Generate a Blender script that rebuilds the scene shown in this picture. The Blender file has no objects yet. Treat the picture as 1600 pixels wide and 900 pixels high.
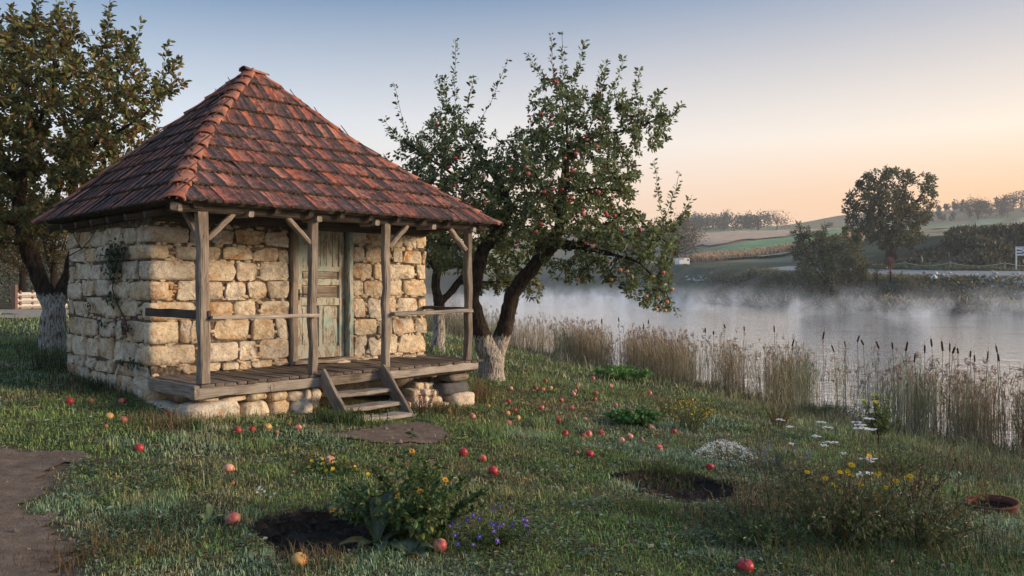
import bpy, bmesh, math, random
import numpy as np
from mathutils import Vector, Matrix, noise as mnoise

random.seed(7)
RNG = np.random.default_rng(7)
S = bpy.context.scene
COL = S.collection
R = math.radians

# ------------------------------------------------------------------ camera
FPX, Y0, EYE = 1263.0, 448.0, 1.61
cam_d = bpy.data.cameras.new("camera")
cam = bpy.data.objects.new("camera", cam_d)
COL.objects.link(cam)
cam.location = (0, 0, EYE)
cam.rotation_euler = (R(90) - math.atan(2 / FPX), 0, 0)
cam_d.sensor_width = 36
cam_d.lens = 36 * FPX / 1600
cam_d.clip_start = 0.1
cam_d.clip_end = 6000
S.camera = cam

# ------------------------------------------------------------------ sky, sun, exposure
SUN_AZ, SUN_EL = 94.0, 16.0
sun_dir = Vector((math.sin(R(SUN_AZ)) * math.cos(R(SUN_EL)), math.cos(R(SUN_AZ)) * math.cos(R(SUN_EL)), math.sin(R(SUN_EL))))


def lin(c):
    return tuple((x / 255 / 12.92) if x / 255 <= .04045 else ((x / 255 + .055) / 1.055) ** 2.4 for x in c)


world = bpy.data.worlds.new("World")
S.world = world
world.use_nodes = True
wt = world.node_tree
bg = wt.nodes["Background"]
bg.inputs[1].default_value = 0.1


def wnode(t, **kw):
    n = wt.nodes.new(t)
    for k, v in kw.items():
        setattr(n, k, v)
    return n


def wmath(op, a, b=None, clamp=False):
    n = wnode("ShaderNodeMath", operation=op, use_clamp=clamp)
    for i, x in enumerate((a, b)):
        if x is None:
            continue
        if isinstance(x, (int, float)):
            n.inputs[i].default_value = x
        else:
            wt.links.new(x, n.inputs[i])
    return n.outputs[0]


def wramp(fac, stops):
    n = wnode("ShaderNodeValToRGB")
    e = n.color_ramp.elements
    while len(e) < len(stops):
        e.new(0.5)
    for i, (p, c) in enumerate(stops):
        e[i].position = p
        e[i].color = (*lin(c), 1)
    wt.links.new(fac, n.inputs[0])
    return n.outputs[0]


wtc = wnode("ShaderNodeTexCoord")
wsep = wnode("ShaderNodeSeparateXYZ")
wt.links.new(wtc.outputs["Generated"], wsep.inputs[0])
sx, sy, sz = wsep.outputs
hlen = wmath('SQRT', wmath('ADD', wmath('MULTIPLY', sx, sx), wmath('ADD', wmath('MULTIPLY', sy, sy), 1e-5)))
dotp = wmath('ADD', wmath('MULTIPLY', sx, math.sin(R(75))), wmath('MULTIPLY', sy, math.cos(R(75))))
tsun = wmath('DIVIDE', dotp, hlen)
tsun = wmath('MULTIPLY', wmath('ADD', tsun, 0.30), 0.92, clamp=True)
elev = wmath('MAXIMUM', sz, 0.0)
ra = wramp(elev, [(0, (240, 232, 224)), (.10, (230, 230, 232)), (.20, (203, 216, 230)), (.34, (82, 126, 168)), (.6, (122, 152, 187)), (1, (118, 148, 184))])
rb = wramp(elev, [(0, (253, 178, 112)), (.10, (252, 196, 140)), (.17, (252, 232, 210)), (.34, (140, 156, 180)), (.6, (140, 163, 192)), (1, (118, 148, 184))])
mixs = wnode("ShaderNodeMix", data_type='RGBA')
wt.links.new(tsun, mixs.inputs[0])
wt.links.new(ra, mixs.inputs[6])
wt.links.new(rb, mixs.inputs[7])
gain = wnode("ShaderNodeVectorMath", operation='SCALE')
wt.links.new(mixs.outputs[2], gain.inputs[0])
gain.inputs[3].default_value = 9.1
nish = wnode("ShaderNodeTexSky", sky_type='NISHITA')
nish.sun_disc = False
nish.sun_elevation = R(SUN_EL)
nish.sun_rotation = R(SUN_AZ)
nsc = wnode("ShaderNodeVectorMath", operation='SCALE')
wt.links.new(nish.outputs[0], nsc.inputs[0])
nsc.inputs[3].default_value = 0.12
addc = wnode("ShaderNodeVectorMath", operation='ADD')
wt.links.new(gain.outputs[0], addc.inputs[0])
wt.links.new(nsc.outputs[0], addc.inputs[1])
wt.links.new(addc.outputs[0], bg.inputs[0])

sun_l = bpy.data.lights.new("sun", 'SUN')
sun_l.energy = 4.3
sun_l.angle = R(16)
sun_l.color = (1.0, .74, .50)
sun = bpy.data.objects.new("sun", sun_l)
COL.objects.link(sun)
sun.rotation_euler = sun_dir.to_track_quat('Z', 'Y').to_euler()
sun.location = sun_dir * 50
S.view_settings.view_transform = 'Standard'
S.view_settings.look = 'None'
S.view_settings.exposure = 0.28
S.view_settings.gamma = 1
S.render.engine = 'CYCLES'
S.cycles.max_bounces = 6
S.cycles.diffuse_bounces = 3
S.cycles.glossy_bounces = 2
S.cycles.transmission_bounces = 2
S.cycles.volume_bounces = 2
S.cycles.transparent_max_bounces = 4
S.cycles.use_denoising = True


# ------------------------------------------------------------------ tags and mesh helpers
def tag(o, label=None, cat=None, group=None, kind=None):
    if label:
        o["label"] = label
    if cat:
        o["category"] = cat
    if group:
        o["group"] = group
    if kind:
        o["kind"] = kind
    return o


def empty(name, loc=(0, 0, 0), rz=0.0):
    o = bpy.data.objects.new(name, None)
    COL.objects.link(o)
    o.location = loc
    o.rotation_euler = (0, 0, rz)
    o.empty_display_size = .1
    return o


def link(name, me, mat=None, parent=None):
    o = bpy.data.objects.new(name, me)
    COL.objects.link(o)
    if mat is not None and len(me.materials) == 0:
        for m in (mat if isinstance(mat, (list, tuple)) else [mat]):
            me.materials.append(m)
    if parent is not None:
        o.parent = parent
    return o


def np_mesh(name, V, Fs, col=None, smooth=False, mids=None):
    """V (n,3); Fs list of int arrays (m,k)."""
    V = np.asarray(V, np.float32)
    me = bpy.data.meshes.new(name)
    Fs = [np.asarray(f, np.int32) for f in Fs if len(f)]
    loops = np.concatenate([f.ravel() for f in Fs])
    tot = np.concatenate([np.full(len(f), f.shape[1], np.int32) for f in Fs])
    start = np.concatenate([[0], np.cumsum(tot)[:-1]]).astype(np.int32)
    me.vertices.add(len(V))
    me.vertices.foreach_set("co", V.ravel())
    me.loops.add(len(loops))
    me.loops.foreach_set("vertex_index", loops)
    me.polygons.add(len(tot))
    me.polygons.foreach_set("loop_start", start)
    me.polygons.foreach_set("loop_total", tot)
    if mids is not None:
        me.polygons.foreach_set("material_index", np.asarray(mids, np.int32))
    me.polygons.foreach_set("use_smooth", np.full(len(tot), smooth, bool))
    if col is not None:
        a = me.color_attributes.new("col", 'FLOAT_COLOR', 'POINT')
        c = np.ones((len(V), 4), np.float32)
        c[:, :3] = col
        a.data.foreach_set("color", c.ravel())
    me.update(calc_edges=True)
    return me


def unit(a):
    return a / np.maximum(np.linalg.norm(a, axis=-1, keepdims=True), 1e-9)


class Soup:
    """collects pieces (verts, faces) into one mesh"""

    def __init__(s):
        s.V, s.F, s.C, s.n = [], {}, [], 0

    def add(s, V, Fs, col=(1, 1, 1)):
        V = np.asarray(V, float)
        for f in Fs:
            f = np.asarray(f, int)
            if f.size:
                s.F.setdefault(f.shape[1], []).append(f + s.n)
        s.V.append(V)
        c = np.empty((len(V), 3))
        c[:] = col
        s.C.append(c)
        s.n += len(V)

    def mesh(s, name, smooth=False):
        return np_mesh(name, np.concatenate(s.V), [np.concatenate(f) for f in s.F.values()], np.concatenate(s.C), smooth)


def tube(pts, rad, sides=6, cap=True):
    pts = np.asarray(pts, float)
    n = len(pts)
    rad = np.broadcast_to(np.asarray(rad, float), (n,))
    T = unit(np.gradient(pts, axis=0))
    ref = np.array([0.31, .95, .1]) if abs(T[0][2]) > .8 else np.array([0, 0, 1.])
    A = unit(np.cross(T, ref))
    B = np.cross(T, A)
    th = np.arange(sides) * 2 * np.pi / sides
    V = (pts[:, None] + rad[:, None, None] * (A[:, None] * np.cos(th)[None, :, None] + B[:, None] * np.sin(th)[None, :, None])).reshape(-1, 3)
    i = np.arange(n - 1)[:, None] * sides
    j = np.arange(sides)[None]
    k = (j + 1) % sides
    q = np.stack([i + j, i + k, i + sides + k, i + sides + j], -1).reshape(-1, 4)
    Fs = [q]
    if cap:
        V = np.vstack([V, pts[-1] + T[-1] * rad[-1] * .3])
        top = (n - 1) * sides
        Fs.append(np.stack([top + np.arange(sides), top + (np.arange(sides) + 1) % sides, np.full(sides, len(V) - 1)], -1))
    return V, Fs


def leaves(pos, dr, nr, ln, wd, fold=.25, curl=0.12):
    """folded six-point leaves -> verts (6n,3), quads (2n,4)"""
    n = len(pos)
    dr = unit(dr)
    sd = unit(np.cross(dr, nr))
    up = np.cross(sd, dr)
    ln = np.broadcast_to(np.asarray(ln, float), (n,))[:, None]
    wd = np.broadcast_to(np.asarray(wd, float), (n,))[:, None]
    curl = np.broadcast_to(np.asarray(curl, float), (n,))[:, None]
    tip = pos + dr * ln - up * ln * curl
    f = fold * wd * .5
    L1 = pos + dr * ln * .33 + sd * wd * .47 + up * f
    R1 = pos + dr * ln * .33 - sd * wd * .47 + up * f
    L2 = pos + dr * ln * .7 + sd * wd * .36 + up * (f - ln * curl * .5)
    R2 = pos + dr * ln * .7 - sd * wd * .36 + up * (f - ln * curl * .5)
    V = np.stack([pos, L1, L2, tip, R2, R1], 1).reshape(-1, 3)
    i = np.arange(n)[:, None] * 6
    F = np.concatenate([i + np.array([[0, 3, 2, 1]]), i + np.array([[0, 5, 4, 3]])])
    return V, F


def ribbons(pos, dr, ln, wd, curl):
    """narrow arching blades -> verts (5n,3), faces"""
    n = len(pos)
    dr = unit(dr)
    flat = dr * np.array([1, 1, 0]) + np.array([1e-6, 0, 0])
    flat = unit(flat)
    sd = unit(np.cross(dr, np.array([0, 0, 1.]) + 1e-3))
    ln, wd, curl = [np.broadcast_to(np.asarray(x, float), (n,))[:, None] for x in (ln, wd, curl)]
    bend = flat * .8 - np.array([0, 0, .8])
    mid = pos + dr * ln * .55 + bend * ln * curl * .25
    tip = pos + dr * ln + bend * ln * curl
    V = np.stack([pos - sd * wd * .4, pos + sd * wd * .4, mid + sd * wd * .5, mid - sd * wd * .5, tip], 1).reshape(-1, 3)
    i = np.arange(n)[:, None] * 5
    return V, [i + np.array([[0, 1, 2, 3]]), i + np.array([[3, 2, 4]])]


def rand_dirs(n):
    return unit(RNG.normal(size=(n, 3)))


# ------------------------------------------------------------------ materials
class NT:
    def __init__(s, name):
        s.m = bpy.data.materials.new(name)
        s.m.use_nodes = True
        s.t = s.m.node_tree
        s.b = s.t.nodes["Principled BSDF"]
        s.out = s.t.nodes["Material Output"]
        s.tc = s.t.nodes.new("ShaderNodeTexCoord")

    def put(s, sock, v):
        if hasattr(v, "is_linked") or isinstance(v, bpy.types.NodeSocket):
            s.t.links.new(v, sock)
        else:
            if isinstance(v, (tuple, list)) and len(v) == 3 and sock.type == 'RGBA':
                v = (*v, 1)
            sock.default_value = v

    def coord(s, kind="Object", scale=(1, 1, 1)):
        n = s.t.nodes.new("ShaderNodeMapping")
        n.inputs["Scale"].default_value = scale
        if kind == "World":
            g = s.t.nodes.new("ShaderNodeNewGeometry")
            s.t.links.new(g.outputs["Position"], n.inputs[0])
        else:
            s.t.links.new(s.tc.outputs[kind], n.inputs[0])
        return n.outputs[0]

    def noise(s, co, scale=5, detail=4, rough=.6, dist=0):
        n = s.t.nodes.new("ShaderNodeTexNoise")
        s.t.links.new(co, n.inputs["Vector"])
        n.inputs["Scale"].default_value = scale
        n.inputs["Detail"].default_value = detail
        n.inputs["Roughness"].default_value = rough
        n.inputs["Distortion"].default_value = dist
        return n.outputs[0]

    def voro(s, co, scale=5, feature='F1'):
        n = s.t.nodes.new("ShaderNodeTexVoronoi")
        n.feature = feature
        s.t.links.new(co, n.inputs["Vector"])
        n.inputs["Scale"].default_value = scale
        return n.outputs[0]

    def ramp(s, fac, stops):
        n = s.t.nodes.new("ShaderNodeValToRGB")
        e = n.color_ramp.elements
        while len(e) < len(stops):
            e.new(.5)
        for i, (p, c) in enumerate(stops):
            e[i].position = p
            if isinstance(c, (int, float)):
                c = (c, c, c)
            e[i].color = (*c, 1)
        s.t.links.new(fac, n.inputs[0])
        return n.outputs[0]

    def mix(s, fac, a, b, mode='MIX'):
        n = s.t.nodes.new("ShaderNodeMix")
        n.data_type = 'RGBA'
        n.blend_type = mode
        s.put(n.inputs[0], fac)
        s.put(n.inputs[6], a)
        s.put(n.inputs[7], b)
        return n.outputs[2]

    def math(s, op, a, b=0.0, clamp=False):
        n = s.t.nodes.new("ShaderNodeMath")
        n.operation = op
        n.use_clamp = clamp
        s.put(n.inputs[0], a)
        s.put(n.inputs[1], b)
        return n.outputs[0]

    def rnd(s):
        return s.t.nodes.new("ShaderNodeObjectInfo").outputs["Random"]

    def attr(s, name="col"):
        n = s.t.nodes.new("ShaderNodeAttribute")
        n.attribute_name = name
        return n.outputs["Color"]

    def sep(s, v):
        n = s.t.nodes.new("ShaderNodeSeparateXYZ")
        s.t.links.new(v, n.inputs[0])
        return n.outputs

    def bump(s, h, strength=.5, dist=.02):
        n = s.t.nodes.new("ShaderNodeBump")
        n.inputs["Strength"].default_value = strength
        n.inputs["Distance"].default_value = dist
        s.t.links.new(h, n.inputs["Height"])
        s.t.links.new(n.outputs[0], s.b.inputs["Normal"])

    def base(s, c, rough=.85, spec=.25):
        s.put(s.b.inputs["Base Color"], c)
        s.put(s.b.inputs["Roughness"], rough)
        s.b.inputs["Specular IOR Level"].default_value = spec
        return s.m

    def translucent(s, c, fac):
        t = s.t.nodes.new("ShaderNodeBsdfTranslucent")
        s.put(t.inputs[0], c)
        mx = s.t.nodes.new("ShaderNodeMixShader")
        mx.inputs[0].default_value = fac
        s.t.links.new(s.b.outputs[0], mx.inputs[1])
        s.t.links.new(t.outputs[0], mx.inputs[2])
        s.t.links.new(mx.outputs[0], s.out.inputs[0])
        return s.m


def mat_stone():
    n = NT("limestone")
    co = n.coord("Object")
    r = n.rnd()
    tone = n.ramp(r, [(0, (.58, .42, .24)), (.15, (.70, .60, .44)), (.3, (.52, .36, .19)), (.45, (.74, .66, .52)), (.6, (.56, .50, .42)), (.75, (.66, .50, .30)), (.9, (.50, .44, .36)), (1, (.68, .56, .38))])
    off = n.t.nodes.new("ShaderNodeVectorMath")
    off.operation = 'SCALE'
    off.inputs[0].default_value = (37, 53, 71)
    n.t.links.new(r, off.inputs[3])
    ad = n.t.nodes.new("ShaderNodeVectorMath")
    n.t.links.new(co, ad.inputs[0])
    n.t.links.new(off.outputs[0], ad.inputs[1])
    co = ad.outputs[0]
    big = n.noise(co, 5, 5, .65)
    c = n.mix(n.ramp(big, [(.42, 0), (.66, .8)]), tone, (.76, .70, .58))
    rust = n.ramp(n.noise(co, 3.4, 5, .7, .6), [(.53, 0), (.68, 1)])
    c = n.mix(n.math('MULTIPLY', rust, .85), c, (.44, .20, .06))
    gray = n.ramp(n.noise(co, 7, 6, .7, .4), [(.52, 0), (.64, 1)])
    c = n.mix(n.math('MULTIPLY', gray, .65), c, (.27, .25, .225))
    blk = n.ramp(n.noise(co, 15, 5, .7, .3), [(.60, 0), (.70, 1)])
    c = n.mix(n.math('MULTIPLY', blk, .55), c, (.10, .09, .075))
    pits = n.ramp(n.noise(co, 30, 4, .75), [(.32, .3), (.48, 1)])
    c = n.mix(.75, c, pits, 'MULTIPLY')
    c = n.mix(.6, c, n.ramp(n.noise(co, 12, 6, .75), [(.3, .55), (.7, 1.35)]), 'MULTIPLY')
    n.bump(n.math('ADD', n.noise(co, 9, 6, .7), n.math('MULTIPLY', n.noise(co, 45, 3, .7), .22)), .75, .04)
    return n.base(c, .93, .1)


def mat_mortar():
    n = NT("earth_mortar")
    co = n.coord("Object")
    c = n.ramp(n.noise(co, 14, 6, .7), [(.3, (.04, .032, .025)), (.5, (.13, .105, .08)), (.7, (.34, .29, .23))])
    n.bump(n.noise(co, 30, 5, .7), 1, .03)
    return n.base(c, .95, .05)


def mat_tile():
    n = NT("clay_tile")
    co = n.coord("Object")
    sx = n.sep(co)[0]
    half = n.math('GREATER_THAN', sx, 0.0)
    r = n.math('FRACT', n.math('ADD', n.math('MULTIPLY', n.rnd(), 7.31), n.math('MULTIPLY', half, .377)))
    r2 = n.math('FRACT', n.math('MULTIPLY', r, 13.7))
    tone = n.ramp(r, [(0, (.52, .15, .075)), (.2, (.38, .11, .07)), (.4, (.58, .23, .15)), (.6, (.25, .09, .07)), (.75, (.46, .20, .15)), (.9, (.13, .065, .065)), (1, (.09, .06, .065))])
    wc = n.coord("World", (1, 1, 1))
    st = n.noise(n.coord("World", (2.2, 2.2, 1.2)), 4.5, 6, .72, .4)
    fl = n.noise(n.coord("Object", (16, 3, 6)), 2.4, 5, .7, .3)
    amt = n.math('ADD', n.math('MULTIPLY', st, .75), n.math('ADD', n.math('MULTIPLY', fl, .55), n.math('MULTIPLY', r2, .22)))
    dark = n.ramp(amt, [(.64, 0), (.80, .92)])
    c = n.mix(dark, tone, (.040, .037, .040))
    gr = n.ramp(n.noise(wc, 7, 5, .7), [(.56, 0), (.68, 1)])
    c = n.mix(n.math('MULTIPLY', gr, .45), c, (.20, .165, .145))
    # grime gathers under the overlap and at the exposed edge
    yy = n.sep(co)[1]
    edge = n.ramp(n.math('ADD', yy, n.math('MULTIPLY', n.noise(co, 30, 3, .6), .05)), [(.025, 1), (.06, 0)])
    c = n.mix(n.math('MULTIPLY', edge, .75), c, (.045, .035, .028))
    li = n.ramp(n.noise(co, 42, 3, .6), [(.62, 0), (.68, 1)])
    c = n.mix(n.math('MULTIPLY', li, .4), c, (.40, .36, .31))
    fine = n.noise(co, 60, 4, .7)
    c = n.mix(.5, c, n.ramp(fine, [(.3, .5), (.65, 1.25)]), 'MULTIPLY')
    n.bump(n.math('ADD', fine, n.noise(co, 20, 4, .6)), .5, .012)
    return n.base(c, .80, .25)


def mat_hip():
    n = NT("clay_ridge")
    co = n.coord("Object")
    tone = n.ramp(n.rnd(), [(0, (.40, .14, .08)), (.4, (.30, .10, .07)), (.7, (.42, .17, .11)), (1, (.34, .15, .11))])
    d = n.ramp(n.noise(n.coord("World"), 6, 5, .7), [(.46, 0), (.62, 1)])
    c = n.mix(n.math('MULTIPLY', d, .85), tone, (.09, .075, .07))
    n.bump(n.noise(co, 40, 4, .7), .4, .01)
    return n.base(c, .82, .2)


def mat_wood(name, a, b, dark, sc=1.0):
    n = NT(name)
    g = n.noise(n.coord("Object", (1.1, 30 * sc, 30 * sc)), 2.2, 5, .65, .3)
    bl = n.noise(n.coord("Object", (1.5, 3, 3)), 2.0, 4, .6)
    c = n.mix(n.ramp(g, [(.35, 0), (.65, 1)]), a, b)
    c = n.mix(n.ramp(bl, [(.45, 0), (.7, .7)]), c, dark)
    rv = n.math('ADD', n.math('MULTIPLY', n.rnd(), .5), .72)
    cb = n.t.nodes.new("ShaderNodeCombineColor")
    for i in range(3):
        n.t.links.new(rv, cb.inputs[i])
    c = n.mix(1, c, cb.outputs[0], 'MULTIPLY')
    crack = n.ramp(n.noise(n.coord("Object", (.8, 46 * sc, 46 * sc)), 2, 3, .5), [(.30, .3), (.42, 1)])
    c = n.mix(.9, c, crack, 'MULTIPLY')
    n.bump(n.math('ADD', g, crack), .7, .012)
    return n.base(c, .88, .15)


def mat_paint():
    n = NT("peeling_paint")
    co = n.coord("World", (1, 1, .35))
    w = n.mix(n.ramp(n.noise(n.coord("World", (14, 14, 1)), 3, 5, .6), [(.35, 0), (.65, 1)]), (.20, .14, .09), (.34, .27, .19))
    pc = n.mix(n.ramp(n.noise(n.coord("World"), 2.2, 3, .6), [(.42, 0), (.6, 1)]), (.42, .42, .36), (.30, .40, .37))
    teal = n.ramp(n.noise(n.coord("World", (1, 1, .5)), 9, 4, .6), [(.58, 0), (.66, 1)])
    pc = n.mix(n.math('MULTIPLY', teal, .7), pc, (.16, .34, .33))
    peel = n.ramp(n.noise(co, 16, 6, .72, .3), [(.43, 0), (.50, 1)])
    c = n.mix(peel, w, pc)
    n.bump(peel, .5, .006)
    return n.base(c, .8, .2)


def mat_attr(name, rough=.8, spec=.2, noise_scale=None, transl=0.0, amt=.5, bump=0):
    n = NT(name)
    a = n.attr()
    c = a
    if noise_scale:
        nn = n.noise(n.coord("World"), noise_scale, 4, .7)
        c = n.mix(amt, a, n.ramp(nn, [(.3, .35), (.7, 1.6)]), 'MULTIPLY')
        if bump:
            n.bump(nn, bump, .03)
    m = n.base(c, rough, spec)
    if transl:
        m = n.translucent(c, transl)
    return m


def mat_flat(name, c, rough=.8, spec=.2, sc=None, amt=.5):
    n = NT(name)
    if sc:
        v = n.ramp(n.noise(n.coord("Object"), sc, 4, .7), [(.3, .5), (.7, 1.4)])
        c = n.mix(amt, c, v, 'MULTIPLY')
    return n.base(c, rough, spec)


def mat_bark():
    n = NT("bark")
    co = n.coord("World", (1, 1, .22))
    v = n.noise(co, 26, 5, .7, .5)
    c = n.mix(n.ramp(v, [(.38, 0), (.62, 1)]), (.018, .013, .010), (.085, .064, .05))
    c = n.mix(1, c, n.attr(), 'MULTIPLY')
    # lime wash brushed on the lower trunk: red channel of attribute "lime"
    lm = n.sep(n.attr("lime"))[0]
    edge = n.math('ADD', lm, n.math('MULTIPLY', n.math('SUBTRACT', n.noise(n.coord("World", (1, 1, .3)), 20, 4, .7), .5), 1.1))
    f = n.ramp(edge, [(.46, 0), (.56, 1)])
    wash = n.mix(n.ramp(n.noise(n.coord("World", (1, 1, .2)), 34, 4, .7), [(.40, 0), (.56, 1)]), (.10, .085, .07), (.54, .51, .47))
    c = n.mix(f, c, wash)
    n.bump(v, 1, .06)
    return n.base(c, .92, .1)


def mat_apple(name, red, yel, thr):
    n = NT(name)
    co = n.coord("Object", (1, 1, .55))
    f = n.noise(co, 16, 3, .6)
    f = n.math('ADD', f, n.math('MULTIPLY', n.math('SUBTRACT', n.rnd(), .5), .35))
    c = n.mix(n.ramp(f, [(thr, 0), (thr + .14, 1)]), yel, red)
    sp = n.ramp(n.noise(n.coord("Object"), 130, 1, .5), [(.66, 0), (.7, 1)])
    c = n.mix(n.math('MULTIPLY', sp, .4), c, (.6, .45, .25))
    br = n.ramp(n.noise(n.coord("Object", (1, 1, 1)), 26, 3, .6, .5), [(.64, 0), (.69, 1)])
    c = n.mix(n.math('MULTIPLY', br, .8), c, (.13, .055, .03))
    return n.base(c, .42, .35)


def mat_ground():
    n = NT("meadow_soil")
    a = n.attr()
    w = n.coord("World")
    v = n.noise(w, 9, 6, .75)
    v2 = n.noise(w, 60, 4, .7)
    c = n.mix(.6, a, n.ramp(v, [(.3, .45), (.7, 1.5)]), 'MULTIPLY')
    c = n.mix(.5, c, n.ramp(v2, [(.3, .5), (.7, 1.4)]), 'MULTIPLY')
    n.bump(n.math('ADD', v, n.math('MULTIPLY', v2, .5)), .7, .05)
    return n.base(c, .95, .08)


def mat_soil(name, a, b):
    n = NT(name)
    w = n.coord("World")
    v = n.noise(w, 7, 7, .75)
    c = n.mix(n.ramp(v, [(.3, 0), (.7, 1)]), a, b)
    v2 = n.noise(w, 70, 4, .7)
    c = n.mix(.45, c, n.ramp(v2, [(.3, .5), (.7, 1.4)]), 'MULTIPLY')
    n.bump(n.math('ADD', v, v2), .6, .03)
    return n.base(c, .95, .08)


WAVE = .45


def mat_water():
    n = NT("pond_water")
    w = n.coord("World", (1, 1, 1))
    n.bump(n.math('ADD', n.noise(w, .9, 3, .6), n.math('MULTIPLY', n.noise(n.coord("World"), 5, 2, .5), .5)), WAVE, .12)
    n.b.inputs["IOR"].default_value = 1.9
    n.b.inputs["Metallic"].default_value = .8
    n.base((.84, .85, .86), .05, .5)
    return n.m


M = {}
M['stone'] = mat_stone()
M['mortar'] = mat_mortar()
M['tile'] = mat_tile()
M['hip'] = mat_hip()
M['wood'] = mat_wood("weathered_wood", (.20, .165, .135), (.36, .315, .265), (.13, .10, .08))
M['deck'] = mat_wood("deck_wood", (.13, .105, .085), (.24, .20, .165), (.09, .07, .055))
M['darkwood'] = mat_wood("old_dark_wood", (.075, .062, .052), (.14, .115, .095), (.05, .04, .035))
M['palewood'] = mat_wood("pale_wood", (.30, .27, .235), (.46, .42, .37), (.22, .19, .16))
M['paint'] = mat_paint()
M['moss'] = mat_flat("roof_moss", (.055, .045, .028), .95, .05, 30)
M['bark'] = mat_bark()
M['leaf'] = mat_attr("leaf", .45, .45, None, .38)
M['grass'] = mat_attr("grass_blade", .6, .25, None, .22)
M['reed'] = mat_attr("reed", .75, .2, None, .2)
M['attr'] = mat_attr("petal_and_stem", .7, .2, None, .12)
M['solid'] = mat_attr("solid_tint", .8, .2, 14, 0, .4, .3)
M['ground'] = mat_ground()
M['dirt'] = mat_soil("trodden_dirt", (.10, .078, .063), (.225, .178, .145))
M['soil'] = mat_soil("dug_soil", (.012, .009, .008), (.045, .033, .027))
M['gravel'] = mat_soil("pale_track", (.26, .23, .19), (.40, .36, .31))
M['water'] = mat_water()
M['darkstone'] = mat_flat('dark_stone', (.10, .10, .105), .9, .2, 14, .6)
M['iron'] = mat_flat("dark_iron", (.02, .018, .017), .6, .4)
M['terracotta'] = mat_flat("terracotta", (.15, .06, .042), .9, .15, 16, .7)
M['white'] = mat_flat("white_paint", (.74, .75, .76), .6, .3, 3, .15)
M['asphalt'] = mat_flat("pale_asphalt", (.30, .31, .32), .9, .2, .4, .3)
M['red_apple'] = mat_apple("red_apple_skin", (.40, .025, .038), (.55, .20, .14), .40)
M['blush_apple'] = mat_apple("blush_apple_skin", (.56, .10, .09), (.62, .33, .22), .44)
M['yellow_apple'] = mat_apple("yellow_apple_skin", (.52, .16, .06), (.56, .33, .11), .52)
M['brown_apple'] = mat_apple("rotten_apple_skin", (.16, .06, .035), (.22, .10, .05), .45)

# ------------------------------------------------------------------ terrain
NEAR = np.array([(26, -8), (13, 3), (9.6, 9.5), (8.3, 13), (7.5, 14.9), (6.8, 17.2), (5.7, 20.6), (3.8, 24.2), (1.9, 30.3), (-1.2, 36.6), (-4.1, 43), (-12, 60), (-25, 100), (-30, 160), (-40, 420)], float)
FAR = np.array([(10, 420), (33, 250), (36, 160), (33, 130), (35, 106), (43, 91), (53.5, 84.5), (75, 70), (110, 44), (170, 0), (200, -60)], float)
LAKE = np.vstack([NEAR, FAR, [(80, -60)]])
WATER_Z = -1.2


def dist_polyline(P, L):
    d = np.full(len(P), 1e9)
    for a, b in zip(L[:-1], L[1:]):
        ab = b - a
        t = np.clip(((P - a) @ ab) / (ab @ ab), 0, 1)
        d = np.minimum(d, np.linalg.norm(P - a - t[:, None] * ab, axis=1))
    return d


def in_poly(P, L):
    ins = np.zeros(len(P), bool)
    for a, b in zip(L, np.roll(L, -1, 0)):
        c = (a[1] > P[:, 1]) != (b[1] > P[:, 1])
        with np.errstate(divide='ignore', invalid='ignore'):
            x = (b[0] - a[0]) * (P[:, 1] - a[1]) / (b[1] - a[1]) + a[0]
        ins ^= c & (P[:, 0] < x)
    return ins


def sd_poly(P, L):
    L = np.asarray(L, float)
    d = dist_polyline(P, np.vstack([L, L[:1]]))
    return np.where(in_poly(P, L), -d, d)


def sstep(a, b, x):
    t = np.clip((x - a) / (b - a), 0, 1)
    return t * t * (3 - 2 * t)


def vnoise(P, f, seed=0):
    """cheap smooth value noise, vectorised"""
    q = P * f + seed * 17.3
    i = np.floor(q).astype(np.int64)
    t = q - i
    t = t * t * (3 - 2 * t)

    def h(ix, iy):
        v = np.sin(ix * 127.1 + iy * 311.7 + seed * 74.7) * 43758.5453
        return v - np.floor(v)
    a, b = h(i[:, 0], i[:, 1]), h(i[:, 0] + 1, i[:, 1])
    c, d = h(i[:, 0], i[:, 1] + 1), h(i[:, 0] + 1, i[:, 1] + 1)
    return (a * (1 - t[:, 0]) + b * t[:, 0]) * (1 - t[:, 1]) + (c * (1 - t[:, 0]) + d * t[:, 0]) * t[:, 1]


def fbm(P, f, seed=0, o=3):
    return sum(vnoise(P, f * 2 ** k, seed + k) * .5 ** k for k in range(o)) / (2 - .5 ** (o - 1))


HOLES = []
FACE_RIGHT = (30.0, 62.0)


def right_bank(P):
    """1 where the steep dark slope stands behind the road (right), 0 on the open fields"""
    az = P[:, 0] / np.maximum(P[:, 1], 1)
    return sstep(.31, .43, az)


def road_z(P):
    return 2.75 + np.clip(P[:, 1] - 97, -30, 160) * .037


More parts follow.
